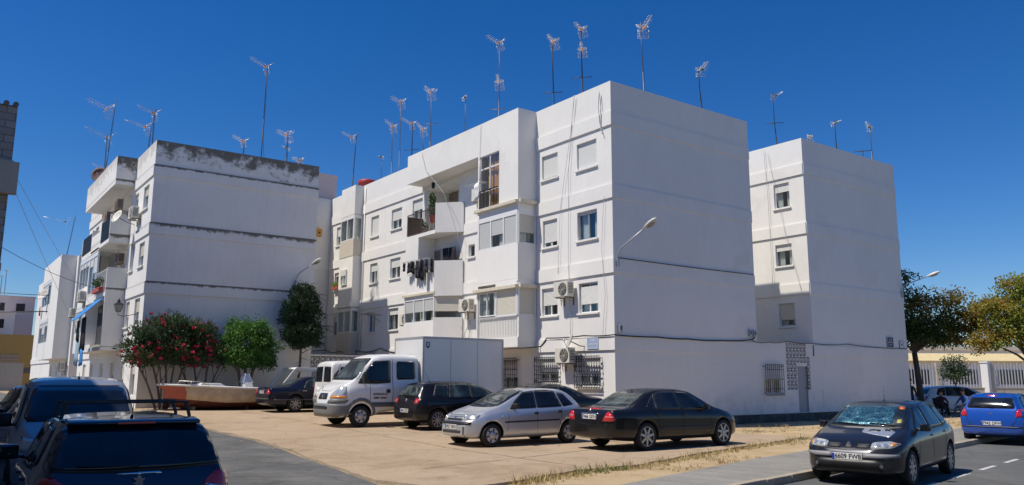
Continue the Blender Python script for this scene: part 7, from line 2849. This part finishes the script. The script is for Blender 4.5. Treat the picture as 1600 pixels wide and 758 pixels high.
cable('wire down the solid bay from parapet to window', [(-.93, 6.9, 12.25), (-.93, 6.95, 10.9), (-.95, 7.05, 8.7)], .008, 'cable_grey')
cable('pair of dark ropes on the facade of the right block, left one', [(11.40, 1.9, 12.2), (11.40, 1.8, 9.8), (11.40, 1.78, 5.9)], .010, 'cable_grey')
cable('slanting thin wire on the facade of the right block', [(11.40, 1.75, 12.1), (11.40, .95, 7.9), (11.40, .35, 5.5)], .008, 'cable_grey')
cable('pale wire looping between roof aerials above the corner', [(2.2, 3.6, 13.2), (1.6, 2.2, 12.95), (3.2, 1.2, 12.8), (4.6, .3, 12.3)], .008, 'cable_grey', sag=.08)
cable('upper overhead cable across the lane at the left', [(-18, 12, 6.6), (-11.4, 24.0, 5.9)], .010, 'cable_black', sag=.35)
cable('overhead cable from the brick house down to the left block, upper one', [(-17.6, 4.6, 7.4), (-12.3, 24.5, 5.1)], .007, 'cable_grey', sag=.1)
cable('overhead cable from the brick house down to the left block, lower one', [(-17.6, 4.6, 7.15), (-12.3, 27.0, 3.6)], .007, 'cable_grey', sag=.1)
cable('thick black cable from the far bay across the end of the lane', [(-24, 50, 6.3), (-12.3, 43.0, 6.1)], .035, 'cable_black', sag=.15)
cable('thin black cable higher across the end of the lane', [(-24, 50, 8.1), (-12.3, 43.0, 7.2)], .022, 'cable_black', sag=.1)
cable('drain hose running down the wall beside the mid balcony', [(-.1, 9.9, 4.5), (-.15, 9.2, 3.5), (-.1, 8.8, 4.2), (-.082, 8.9, 3.2)], .012, 'cable_grey')


mat('cloth_grey', (0.05, 0.05, 0.06), 0.95, var=.5, vscale=9)
# laundry and awnings
def cloth(name, label, mt, rows, group=None, cat='laundry', thick=.012, seed=1):
    """rows: list of hanging pieces (p_top_a, p_top_b, drop, drop2)"""
    rnd = random.Random(seed)
    m = MB()
    for a, b, d1, d2 in rows:
        a, b = Vector(a), Vector(b)
        n = 8
        al = (b - a).normalized()
        out = Vector((al.y, -al.x, 0))
        top, bot = [], []
        ph = rnd.uniform(0, 6)
        for i in range(n + 1):
            s_ = i / n
            p = a.lerp(b, s_)
            w_ = math.sin(s_ * 11 + ph) * .035
            top.append(p + out * w_ * .3)
            k = [p + out * (w_ * (.4 + .3 * j)) - Vector((0, 0, (d1 + (d2 - d1) * s_) * (j + 1) / 4 + rnd.uniform(-.01, .01))) for j in range(4)]
            bot.append([top[-1]] + k)
        for i in range(n):
            for j in range(4):
                m.face([bot[i][j], bot[i + 1][j], bot[i + 1][j + 1], bot[i][j + 1]])
    me = m.mesh(name, mt, weld=True)
    smooth(me)
    o = link(name, me)
    md = o.modifiers.new('t', 'SOLIDIFY')
    md.thickness = thick
    return tag(o, label, cat, group)


rl = random.Random(31)
for i in range(9):
    y0 = 10.45 + i * .27
    xx = -1.03 - (i % 3) * .1
    wd = rl.uniform(.22, .38)
    dr_ = rl.uniform(.55, 1.15) * (1 if i < 6 else .55)
    o_ = ['first', 'second', 'third', 'fourth', 'fifth', 'sixth', 'seventh', 'eighth', 'ninth'][i]
    cloth('laundry', ('dark grey' if i % 3 == 1 else 'black') + ' garment on the second-floor drying rack, ' + o_ + ' from the right', 'cloth_grey' if i % 3 == 1 else 'cloth_black',
          [((xx, y0, 6.97), (xx, y0 + wd, 6.98), dr_, dr_ * rl.uniform(.75, 1.2)), ((xx - .03, y0 + wd * .2, 6.99), (xx - .03, y0 + wd * .7, 6.99), dr_ * .45, dr_ * .5)], group='dark garments on the second-floor drying rack', seed=40 + i)
m = MB()
for k in range(3):
    m.tube((-1.02 - k * .1, 10.5, 6.98), (-1.02 - k * .1, 13.1, 7.06), .008, n=5)
for y in (10.6, 12.2):
    m.tube((-.85, y, 6.8), (-1.3, y, 7.0), .012, n=5)
tag(m.build('drying_rack', 'cable_grey'), 'drying rack carrying the black clothes off the second-floor balcony', 'drying rack')
cloth('laundry', 'dark clothes hanging at the back of the second-floor terrace', 'cloth_black', [((-.3, 9.75, 7.5), (-.3, 10.35, 7.5), .8, .85), ((-.35, 10.3, 7.5), (-.35, 10.8, 7.52), .7, .8)], seed=4)
cloth('laundry', 'white cloth tied beside the orange-curtained window', 'cloth_white', [((-1.15, 6.65, 9.75), (-1.15, 7.05, 9.6), .75, .7), ((-1.1, 6.7, 10.6), (-1.0, 6.85, 10.6), 1.0, .9)], seed=5)
m = MB()
for k in range(3):
    m.tube((-1.0 - k * .13, 6.2, 9.62), (-1.0 - k * .13, 7.6, 9.66), .008, n=5)
m.tube((-.9, 6.3, 9.5), (-1.3, 6.3, 9.62), .012, n=5)
m.tube((-.9, 7.1, 9.5), (-1.3, 7.1, 9.64), .012, n=5)
tag(m.build('drying_rack', 'cable_grey'), 'wall drying rack in front of the orange-curtained window', 'drying rack')
cloth('awning', 'sky-blue awning sloping out of the first-floor opening on the left block', 'cloth_blue', [((-12.2, 21.8, 5.35), (-13.1, 24.3, 4.45), .10, .32)], cat='awning', seed=6)
m = MB()
a, b, c, d = (-12.27, 21.75, 5.4), (-12.27, 24.3, 5.4), (-13.25, 24.3, 4.35), (-13.25, 21.75, 4.35)
m.prism([(-12.27, 5.42), (-13.25, 4.40), (-13.25, 4.36), (-12.27, 5.38)], 21.75, 24.3, axes=(0, 2, 1))
o = m.build('awning', 'cloth_blue')
tag(o, 'sky-blue awning panel above the black clothes on the left block', 'awning')
bpy.data.objects.remove([x for x in bpy.data.objects if x.name.startswith('awning') and x is not o and x.get('category') == 'awning'][0])
cloth('laundry', 'black clothes under the sky-blue awning on the left block', 'cloth_black', [((-12.9, 22.0, 4.5), (-12.9, 22.8, 4.5), 1.6, 1.4), ((-12.85, 22.7, 4.5), (-12.85, 23.6, 4.5), 1.2, 1.7), ((-12.95, 23.4, 4.4), (-12.95, 24.2, 4.4), 1.1, .9)], seed=7)
cloth('laundry', 'pale blue towel hanging lowest on the left block', 'cloth_lightblue', [((-12.8, 24.4, 4.1), (-12.8, 25.1, 4.1), 1.9, 1.8)], seed=8)
cloth('laundry', 'bright blue towel hanging beside the pale blue one', 'cloth_blue', [((-12.85, 22.4, 3.0), (-12.85, 23.3, 3.0), .75, .8)], seed=9)
cloth('laundry', 'red cloth hanging from the furthest block', 'cloth_red', [((-12.4, 46.6, 6.7), (-12.4, 47.1, 6.7), .7, .6)], seed=10)
cloth('laundry', 'dark trousers on the roof terrace of the orange-fronted house', 'cloth_black', [((-14.3, 87.8, 7.2), (-13.6, 87.8, 7.2), 1.1, 1.3)], seed=11)
cloth('laundry', 'row of coloured washing on the white roof terrace down the lane', 'cloth_red', [((-15.2, 95.7, 9.1), (-14.0, 95.7, 9.1), .6, .7), ((-13.6, 95.7, 9.1), (-12.6, 95.7, 9.1), .5, .6)], seed=12)

# potted plants on the top balcony and a window box
t = thing('potted_plant', 'tall plant in a red pot behind the top balcony railing', 'plant', (-.55, 11.35, 8.32))
ORG.pop(t.name)
m = MB()
m.lathe([(.10, .45), (.17, .75), (.19, .77), (.19, .80), (.15, .80)], n=14)
m.build('pot', 'terracotta', t)
m = MB()
for a_ in range(3):
    m.tube((.12 * math.cos(a_ * 2.1), .12 * math.sin(a_ * 2.1), 0), (.08 * math.cos(a_ * 2.1), .08 * math.sin(a_ * 2.1), .46), .01, n=5)
m.build('stand', 'dark_iron', t)
leaves('foliage', 'pot_leaf', t, [(0, 0, 1.1, .22, .25, .35), (0, .05, 1.6, .16, .2, .3), (.0, -.25, .95, .2, .2, .15)], 420, .13, 51, aspect=1.8)
m = MB()
m.path([(0, 0, .75), (.02, .02, 1.2), (0, .05, 1.8)], .012, 5)
m.build('stem', 'bark', t)
t = thing('potted_plant', 'squat plant pot low on the top balcony floor', 'plant', (-.5, 12.2, 8.32))
ORG.pop(t.name)
m = MB()
m.lathe([(.12, 0), (.17, .3), (.19, .32), (.19, .35), (.15, .35)], n=14)
m.build('pot', 'mast_steel', t)
leaves('foliage', 'pot_leaf', t, [(0, 0, .5, .2, .2, .18)], 150, .12, 52)
t = thing('window_box', 'window box with yellow-green plants at the far end of the facade', 'plant', (-.12, 22.9, 6.72))
ORG.pop(t.name)
m = MB()
m.box(-.1, .1, -.4, .4, 0, .16)
m.build('box', 'terracotta', t)
leaves('foliage', 'leaf_autumn_light', t, [(0, 0, .28, .16, .42, .16)], 300, .10, 53)
t = thing('window_box', 'row of flowering plants along the white-railed terrace of the left block', 'plant', (-12.35, 23.2, 5.75))
ORG.pop(t.name)
m = MB()
m.box(-.1, .1, -1.0, 1.0, 0, .2)
m.build('box', 'terracotta', t)
leaves('foliage', 'pot_leaf', t, [(0, -.6, .45, .2, .45, .28), (0, .3, .5, .2, .6, .3)], 500, .11, 54)

# drying brackets on the shaded wall
for i, (x, y, z, lb) in enumerate(((-.5, 17.6, 4.9, 'metal drying bracket in front of the narrow shaded window'), (-.7, 24.25, 6.45, 'metal drying bracket on the courtyard wall near the bird cage'), (-.5, 23.5, 4.6, 'metal drying bracket right of the conifer'))):
    m = MB()
    for k in range(2):
        m.tube((x + .5, y - .3 + k * .6, z), (x - .4, y - .3 + k * .6, z + .05), .014, n=5)
    for k in range(4):
        m.tube((x - .35 + k * .2, y - .45, z + .05), (x - .35 + k * .2, y + .45, z + .05), .007, n=4)
    m.tube((x + .5, y - .3, z - .35), (x - .3, y - .3, z + .03), .012, n=5)
    tag(m.build('drying_rack', 'mast_steel'), lb, 'drying rack')


# ---------------------------------------------------------------- roof aerials
PD = Vector((-.946, -.32, 0)).normalized()        # all point at the same transmitter


def yagi_head(parent, z, kind, s_=1.0, yaw=0.0, M0=None):
    d = Matrix.Rotation(yaw, 3, 'Z') @ PD
    sd_ = Vector((-d.y, d.x, 0))
    o = Vector((0, 0, z))
    m = MB()
    rv = random.Random(int(abs(z * 977 + parent.location.x * 331 + parent.location.y * 71)))
    L = rv.uniform(.85, 1.1) * s_
    yaw += rv.uniform(-.22, .22)
    d = Matrix.Rotation(yaw, 3, 'Z') @ PD
    sd_ = Vector((-d.y, d.x, rv.uniform(-.12, .12))).normalized()
    rise = rv.uniform(-.05, .3)
    k = (d + Vector((0, 0, rise))).normalized()
    n = k.cross(sd_)
    m.tube(o - k * .2, o + k * L, .012, n=5)
    if kind == 'x':            # X-shaped directors and a corner reflector
        for i in range(8):
            c = o + k * (.12 + i * (L - .15) / 8)
            h = .10 * s_
            for a in (-1, 1):
                m.tube(c - sd_ * h + n * a * h * .8, c + sd_ * h - n * a * h * .8 * 0 + n * a * h * .8, .0065, n=4)
        for a in (-1, 1):
            for j in range(6):
                e = o - k * .02 + n * a * (.05 + j * .055) * s_ - k * (j * .035) * s_
                m.tube(e - sd_ * .24 * s_, e + sd_ * .24 * s_, .0075, n=4)
            for b in (-1, 1):
                m.tube(o + sd_ * b * .24 * s_ + n * a * .05, o + sd_ * b * .24 * s_ + n * a * .33 * s_ - k * .18 * s_, .009, n=4)
    else:                      # plain straight elements
        for i in range(9):
            c = o + k * (i * L / 9)
            h = (.26 - i * .014) * s_
            m.tube(c - sd_ * h, c + sd_ * h, .006, n=4)
        for a in (-1, 1):
            for j in (0, 1, 2):
                e = o - k * .12 + n * a * (.08 + j * .08) * s_
                m.tube(e - sd_ * .28 * s_, e + sd_ * .28 * s_, .006, n=4)
    hd = m.build('aerial_head', 'antenna_alu', parent)
    m = MB()
    c = o + k * .1
    m.M = Matrix.Translation(c) @ k.to_track_quat('X', 'Z').to_matrix().to_4x4()
    m.box(-.06, .06, -.05, .05, -.03, .04)
    m.build('dipole_box', 'antenna_orange' if kind == 'x' else 'trim_black', hd)


def aerial(label, x, y, zt, heads, zb=11.15, lean=(0, 0), bar=None, r=.022, dark=False, kind='x', s_=1.0):
    t = thing('tv_aerial', label, 'TV aerial', (x, y, zb), group='television aerials on the flat roofs')
    ORG.pop(t.name)
    H = zt - zb
    m = MB()
    rv = random.Random(int(abs(x * 91 + y * 37 + zt * 13)))
    top = Vector((lean[0] + rv.uniform(-.08, .08), lean[1] + rv.uniform(-.08, .08), H))
    m.tube((0, 0, 0), top * .55, r * 1.15, r, 7)
    m.tube(top * .55, top, r * .8, r * .65, 7)
    m.path([top * .97 + Vector((.03, 0, 0)), top * .7 + Vector((.05, .03, 0)), top * .4 + Vector((.02, -.04, 0)), Vector((.25, rv.uniform(-.3, .3), .0))], .009, 4)
    m.box(-.12, .12, -.12, .12, -.02, .04)
    if bar:
        zb_ = bar - zb
        c = top * (zb_ / H)
        s2 = Vector((.35, -.25, 0))
        m.tube(c - s2, c + s2 + Vector((0, 0, .06)), .018, n=5)
    m.build('mast', 'mast_steel' if not dark else 'dark_iron', t)
    for i, h in enumerate(heads):
        c = top * ((h[0] - zb) / H)
        kd = h[1] if len(h) > 1 else kind
        sc_ = h[2] if len(h) > 2 else s_
        yagi_head(t, h[0] - zb, kd, sc_, h[3] if len(h) > 3 else 0.0)
    return t


aerial('tall aerial with two stacked heads over the solid bay', 2.5, 10.45, 18.25, [(18.0, 'x', .95), (15.95, 'x', .9, .5)], bar=14.6, zb=11.15)
aerial('single-headed aerial left of the twin aerial near the corner', 2.5, 6.2, 16.7, [(16.55, 'x', .85, .3)], bar=14.2, lean=(-.0, .2), dark=True)
aerial('aerial with two heads one above the other, second from the corner', 2.0, 3.75, 16.3, [(16.1, 'x', .8, .2), (15.2, 'x', .75, .5)], bar=14.0, dark=True)
aerial('aerial directly behind the sunlit corner with a large pale head', 3.0, 1.2, 15.8, [(15.5, 'x', .95, .6)], lean=(0, .1))
aerial('edge-on dark aerial above the shaded end wall', 6.2, 1.0, 14.7, [(14.45, 's', .85, .9)], bar=12.35, dark=True, lean=(-.1, .12))
aerial('aerial with a square grid head on the right block, nearest its sunlit side', 14.0, 2.97, 15.85, [(15.6, 's', .6, 1.2)], bar=14.2, dark=True)
aerial('stubby aerial barely rising over the parapet of the right block', 12.8, .4, 12.75, [(12.6, 'x', .5)])
aerial('thin dark aerial in the middle of the right block', 15.0, .45, 13.9, [(13.75, 's', .5, 1.0)], dark=True)
aerial('T-shaped bare mast on the right block', 17.0, .3, 12.75, [], bar=12.65, dark=True)
aerial('aerial at the right end of the right block', 18.0, .0 + .4, 14.3, [(14.1, 's', .6)])
aerial('tall aerial with a crossbar, rightmost of the cluster on the long roof', 3.0, 17.89, 18.0, [(17.75, 'x', 1.1, .3)], bar=15.9)
aerial('tallest pale aerial at the left of the cluster on the long roof', 3.0, 21.5, 18.5, [(18.2, 'x', 1.1)], r=.02)
aerial('aerial with a drooping head left of the cluster on the long roof', 2.0, 20.5, 16.55, [(16.2, 'x', .9)])
aerial('dark aerial with low crossbar in the middle of the cluster', 2.0, 18.26, 16.1, [(15.8, 'x', .8)], bar=14.3, dark=True)
aerial('aerial with a white grid head low in the cluster', 3.0, 18.7, 16.0, [(15.75, 'x', .9, .4)])
aerial('small solitary aerial on a thin pole between cluster and bay', 2.0, 12.8, 15.85, [(15.75, 's', .4, .8)], r=.014)
aerial('tiny aerial beside the dark red drum', 2.0, 21.9, 14.75, [(14.7, 's', .4)], r=.016)
aerial('leaning aerial over the far end of the long facade', 1.5, 25.0, 16.85, [(16.6, 'x', .9)], dark=True, zb=11.2, lean=(.1, -.2), bar=13.2)
HZ = 11.15
aerial('tallest slim aerial in the middle of the mouldy roof', -5.98, 19.5, 17.85, [(17.65, 'x', 1.0)], zb=HZ, dark=True)
aerial('aerial with a pale grid head right of the tallest one on the mouldy roof', -4.63, 19.5, 14.5, [(14.2, 'x', 1.0, .2), (13.5, 's', .4)], zb=HZ, dark=True, lean=(.05, .0))
aerial('low aerial left of the tallest one on the mouldy roof', -6.92, 19.5, 13.6, [(13.45, 'x', .75)], zb=HZ, dark=True)
aerial('aerial barely clearing the right end of the mouldy parapet', -3.9, 19.5, 13.1, [(12.95, 'x', .7)], zb=HZ, dark=True)
aerial('aerial nearest the sunlit corner of the left block', -10.6, 22.4, 15.3, [(14.95, 'x', 1.0)], zb=HZ, dark=True)
aerial('aerial leaning beside the corner aerial of the left block', -10.2, 26.2, 15.6, [(15.3, 'x', 1.2)], zb=HZ, dark=True, lean=(.1, -.5))
aerial('aerial with a long mast leaning over the roof overhang', -11.2, 33.0, 18.4, [(18.0, 'x', 1.5)], zb=HZ, dark=True, lean=(.25, -1.4))
aerial('aerial at mid height beside the leaning one over the overhang', -11.0, 33.4, 16.7, [(16.3, 'x', 1.4)], zb=HZ, dark=True)
aerial('short aerial just above the brown dish', -11.3, 30.5, 13.9, [(13.6, 'x', .9)], zb=HZ)
aerial('leaning aerial on the furthest block up the lane', -11.2, 47.5, 13.6, [(13.2, 's', 1.5)], zb=8.4, dark=True, lean=(.5, -1.0), bar=10.2)
for i, (x, y, z, lb) in enumerate(((-13.2, 97, 13.5, 'left of three thin aerials over the houses down the lane'), (-12.0, 97.5, 14.2, 'middle of three thin aerials over the houses down the lane'), (-11.0, 105, 15.8, 'right of three thin aerials over the houses down the lane'))):
    aerial(lb, x, y, z, [(z - .2, 's', 1.6)], zb=9, r=.04)

# ---------------------------------------------------------------- school railings and buildings on the right
FO = Vector((CAM.x, CAM.y, 0)) + fF * 58


def PW(u, v=0.0):
    p = FO + fR * u + fF * v
    return p.x, p.y


M_F = Matrix(((fR.x, fF.x, 0, FO.x), (fR.y, fF.y, 0, FO.y), (0, 0, 1, 0), (0, 0, 0, 1)))


def railing_run(label, u0, u1, hi, mt):
    t = thing('school_railing', label, 'fence', (*PW(u0), 0))
    ORG.pop(t.name)
    L = u1 - u0
    t.rotation_euler = (0, 0, math.atan2(fR.y, fR.x))
    m = MB()
    k = int(L / .22)
    for i in range(k + 1):
        x = L * i / k
        m.box(x - .035, x + .035, -.02, .02, 1.15, hi + (.12 if i % 2 else 0))
    m.build('bars', mt, t)
    m = MB()
    for z in (1.35, hi - .35):
        m.box(0, L, .02, .06, z, z + .06)
    m.build('rail', mt, t)
    for i in range(int(L / 3.2) + 1):
        m = MB()
        x = min(L, i * 3.2)
        m.box(x - .13, x + .13, -.13, .13, -.1, hi + .1)
        m.build('post', 'buff_wall', t)


mat('rail_steel', (0.50, 0.52, 0.56), 0.45, metal=0.2)
railing_run('light grey tall school railings under the browning tree', 27.5, 33.9, 2.85, 'rail_steel')
railing_run('light grey tall school railings at the far right', 34.5, 44.0, 2.85, 'rail_steel')
wl = thing('school_wall', 'low buff wall under the light grey railings', 'wall', (*PW(26), 0))
ORG.pop(wl.name)
wl.rotation_euler = (0, 0, math.atan2(fR.y, fR.x))
m = MB()
m.box(0, 19, -.1, .1, -.2, 1.15)
m.box(0, 19, -.13, .13, 1.15, 1.2)
m.build('wall', 'buff_wall', wl)
gp = thing('gate_pillar', 'pale blue-grey gate pillar between the two runs of railings', 'pillar', (*PW(34.2), 0))
ORG.pop(gp.name)
m = MB()
m.box(-.28, .28, -.25, .25, -.1, 2.95)
m.box(-.33, .33, -.3, .3, 2.95, 3.05)
m.build('shaft', 'aluminium_white', gp)
sc_ = thing('school_building', 'long low building with a cream roof edge behind the railings', 'building', (*PW(24, 12), 0))
ORG.pop(sc_.name)
sc_.rotation_euler = (0, 0, math.atan2(fR.y, fR.x))
m = MB()
m.box(0, 40, 0, 9, -.1, 3.3)
m.build('wall', 'white_wall', sc_)
m = MB()
m.prism([(-.6, 3.3), (-.6, 3.36), (3.0, 4.1), (9.3, 3.42), (9.3, 3.3)], -.3, 40.3, axes=(1, 2, 0))
mat('roof_yellow', (0.62, 0.50, 0.26), 0.85, var=.12, vscale=2)
m.build('roof', 'roof_yellow', sc_)
for i in range(9):
    m = MB()
    m.box(1.5 + i * 4.2, 3.9 + i * 4.2, -.03, .0, 1.3, 2.6)
    m.build('window', 'glass_dark', sc_)
far = thing('warehouse', 'wide pale building low on the horizon at the far right', 'building', (*PW(40, 60), 0))
ORG.pop(far.name)
far.rotation_euler = (0, 0, math.atan2(fR.y, fR.x))
m = MB()
m.box(0, 60, 0, 20, -.1, 6.0)
m.build('wall', 'white_wall', far)
m = MB()
m.box(-.3, 60.3, -.3, 20.3, 6.0, 6.6)
m.build('roof', 'ledge_cream', far)


# ---------------------------------------------------------------- people
mat('skin', (0.36, 0.20, 0.13), 0.6)
mat('cloth_maroon', (0.10, 0.015, 0.02), 0.9, var=.2, vscale=12)
mat('cloth_shirtblue', (0.04, 0.10, 0.30), 0.9, var=.2, vscale=12)
mat('cloth_denim', (0.10, 0.14, 0.20), 0.9, var=.2, vscale=12)
mat('cloth_navy', (0.012, 0.015, 0.03), 0.9)
mat('hair_dark', (0.015, 0.011, 0.009), 0.8)


def skinned(name, verts, edges, radii, mts, parent, root=0, region=None):
    me = bpy.data.meshes.new(name)
    me.from_pydata(verts, edges, [])
    o = bpy.data.objects.new(name, me)
    COL.objects.link(o)
    md = o.modifiers.new('s', 'SKIN')
    md.use_smooth_shade = True
    md.branch_smoothing = .4
    for i, v in enumerate(me.skin_vertices[0].data):
        r = radii[i]
        v.radius = (r, r) if not isinstance(r, tuple) else r
        v.use_root = (i == root)
    sb = o.modifiers.new('d', 'SUBSURF')
    sb.levels = sb.render_levels = 1
    dg = bpy.context.evaluated_depsgraph_get()
    nm = bpy.data.meshes.new_from_object(o.evaluated_get(dg))
    bpy.data.objects.remove(o)
    smooth(nm)
    nm.name = name
    nm.materials.clear()
    for x in mts:
        nm.materials.append(MATS[x])
    if region:
        for p in nm.polygons:
            p.material_index = region(p.center)
    return link(name, nm, parent)


def person(label, loc, rz, pose, shirt, trousers, hair='hair_dark', sc=1.0):
    t = thing('person', label, 'person', loc, rz, 'people resting in the shade of the tree')
    ORG.pop(t.name)
    t.scale = (sc,) * 3
    if pose == 'sit':
        hip = .50
        V = [(0, 0, hip), (.03, 0, hip + .22), (.07, 0, hip + .44), (.10, 0, hip + .52), (.13, 0, hip + .62), (.15, 0, hip + .72)]      # spine, chest, neck, head
        knees = [(.44, .10), (.42, -.12)]
        feet = [(.40, .12), (.55, -.14)]
        hands = [(.40, .16, hip + .08), (.38, -.18, hip + .10)]
    else:
        hip = .90
        V = [(0, 0, hip), (.0, 0, hip + .24), (.0, 0, hip + .48), (.01, 0, hip + .57), (.02, 0, hip + .67), (.03, 0, hip + .77)]
        knees = [(.05, .09), (.02, -.09)]
        feet = [(.02, .10), (-.08, -.10)]
        hands = [(.12, .24, hip - .02), (.06, -.24, hip - .04)]
    R_ = [(.14, .17), (.12, .15), (.11, .165), .055, .085, .095]
    E = [(0, 1), (1, 2), (2, 3), (3, 4), (4, 5)]
    for i, sy in enumerate((1, -1)):
        k = len(V)
        zk = .50 if pose == 'sit' else .47
        V += [(.03 if pose == 'sit' else 0, sy * .10, hip - .03), (knees[i][0], knees[i][1] * 1.1, zk), (feet[i][0], feet[i][1] * 1.1, .08), (feet[i][0] + .17, feet[i][1] * 1.15, .04)]
        R_ += [.095, .065, .042, .038]
        E += [(0, k), (k, k + 1), (k + 1, k + 2), (k + 2, k + 3)]
        k = len(V)
        sh = hip + .43
        h = hands[i]
        el = (h[0] * .45, sy * .27, (sh + h[2]) / 2 - .03)
        V += [(.05, sy * .185, sh), el, h, (h[0] + .07, h[1] * .9, h[2] - .02)]
        R_ += [.058, .044, .030, .026]
        E += [(2, k), (k, k + 1), (k + 1, k + 2), (k + 2, k + 3)]
    ztr = hip + .06

    def reg(c):
        if c.z > V[3][2] - .01 and math.hypot(c.x - V[4][0], c.y) < .16:
            return 0
        if math.hypot(math.hypot(c.x - hands[0][0] - .04, c.y - hands[0][1]), c.z - hands[0][2]) < .09 or math.hypot(math.hypot(c.x - hands[1][0] - .04, c.y - hands[1][1]), c.z - hands[1][2]) < .09:
            return 0
        if c.z < .10:
            return 3
        return 2 if c.z < ztr else 1
    b = skinned('body', V, E, R_, ['skin', shirt, trousers, 'black_plastic'], t, 0, reg)
    # face and hair
    hx, hz = V[5][0], V[5][2]
    m = MB()
    m.tube((hx + .085, 0, hz - .015), (hx + .115, 0, hz - .03), .016, .008, 6)
    m.build('nose', 'skin', b)
    for sy in (-1, 1):
        m = MB()
        m.lathe([(.001, -.012), (.012, 0), (.001, .012)], (hx + .088, sy * .033, hz + .01), n=8)
        m.build('eye', 'black_plastic', b)
    m = MB()
    m.M = Matrix.Translation((hx - .018, 0, hz + .028)) @ Matrix.Diagonal((1.05, .95, 1, 1))
    m.lathe([(.098, -.05), (.112, .0), (.105, .05), (.07, .09), (.001, .105)], n=14)
    m.build('hair', hair, b)
    for sy in (1, -1):
        h = hands[0 if sy > 0 else 1]
        m = MB()
        for f in range(4):
            y0 = h[1] * .9 + (f - 1.5) * .018
            p = Vector((h[0] + .08, y0, h[2] - .02))
            m.path([p, p + Vector((.035, 0, -.012)), p + Vector((.05, 0, -.04 + f * .004))], .0085, 5)
        p = Vector((h[0] + .05, h[1] * .9 - sy * .03, h[2] - .01))
        m.path([p, p + Vector((.03, -sy * .02, -.01)), p + Vector((.05, -sy * .022, -.025))], .009, 5)
        m.build('fingers', 'skin', b)
    return t


def chair(label, loc, rz):
    t = thing('folding_chair', label, 'chair', loc, rz, 'folding chairs under the tree')
    ORG.pop(t.name)
    m = MB()
    m.box(-.20, .22, -.22, .22, .40, .43)
    m.build('seat', 'dark_iron', t)
    m = MB()
    m.prism([(-.24, .55), (-.21, .55), (-.30, .88), (-.33, .88)], -.22, .22, axes=(0, 2, 1))
    m.build('backrest', 'dark_iron', t)
    for sy in (-1, 1):
        for a, b in (((.22, .42), (-.26, 0)), ((-.33, .88), (.24, 0))):
            m = MB()
            m.tube((a[0], sy * .225, a[1]), (b[0], sy * .225, b[1]), .014, n=6)
            m.build('leg', 'dark_iron', t)
    return t


def pp(u, v):
    p = Vector((CAM.x, CAM.y, 0)) + fF * v + fR * u
    return p.x, p.y


aF = math.atan2(fF.y, fF.x)
p1, p2 = pp(20.5, 38.7), pp(21.55, 38.4)
chair('dark folding chair under the person in maroon', (*p1, 0), aR + R(40))
person('seated person in a maroon top under the tree', (*p1, -.04), aR + R(40), 'sit', 'cloth_maroon', 'cloth_navy', sc=1.0)
chair('dark folding chair under the person in the blue shirt', (*p2, 0), aR + R(195))
person('seated person in a blue shirt facing left under the tree', (*p2, -.04), aR + R(195), 'sit', 'cloth_shirtblue', 'cloth_denim', sc=1.05)
p3 = pp(22.5, 39.2)
chair('empty dark folding chair beside the person in the blue shirt', (*p3, 0), aR + R(170))
person('standing person in dark clothes right at the corner of the right block', (19.62, .25, 0), aF + R(190), 'stand', 'cloth_navy', 'cloth_navy', sc=1.02)
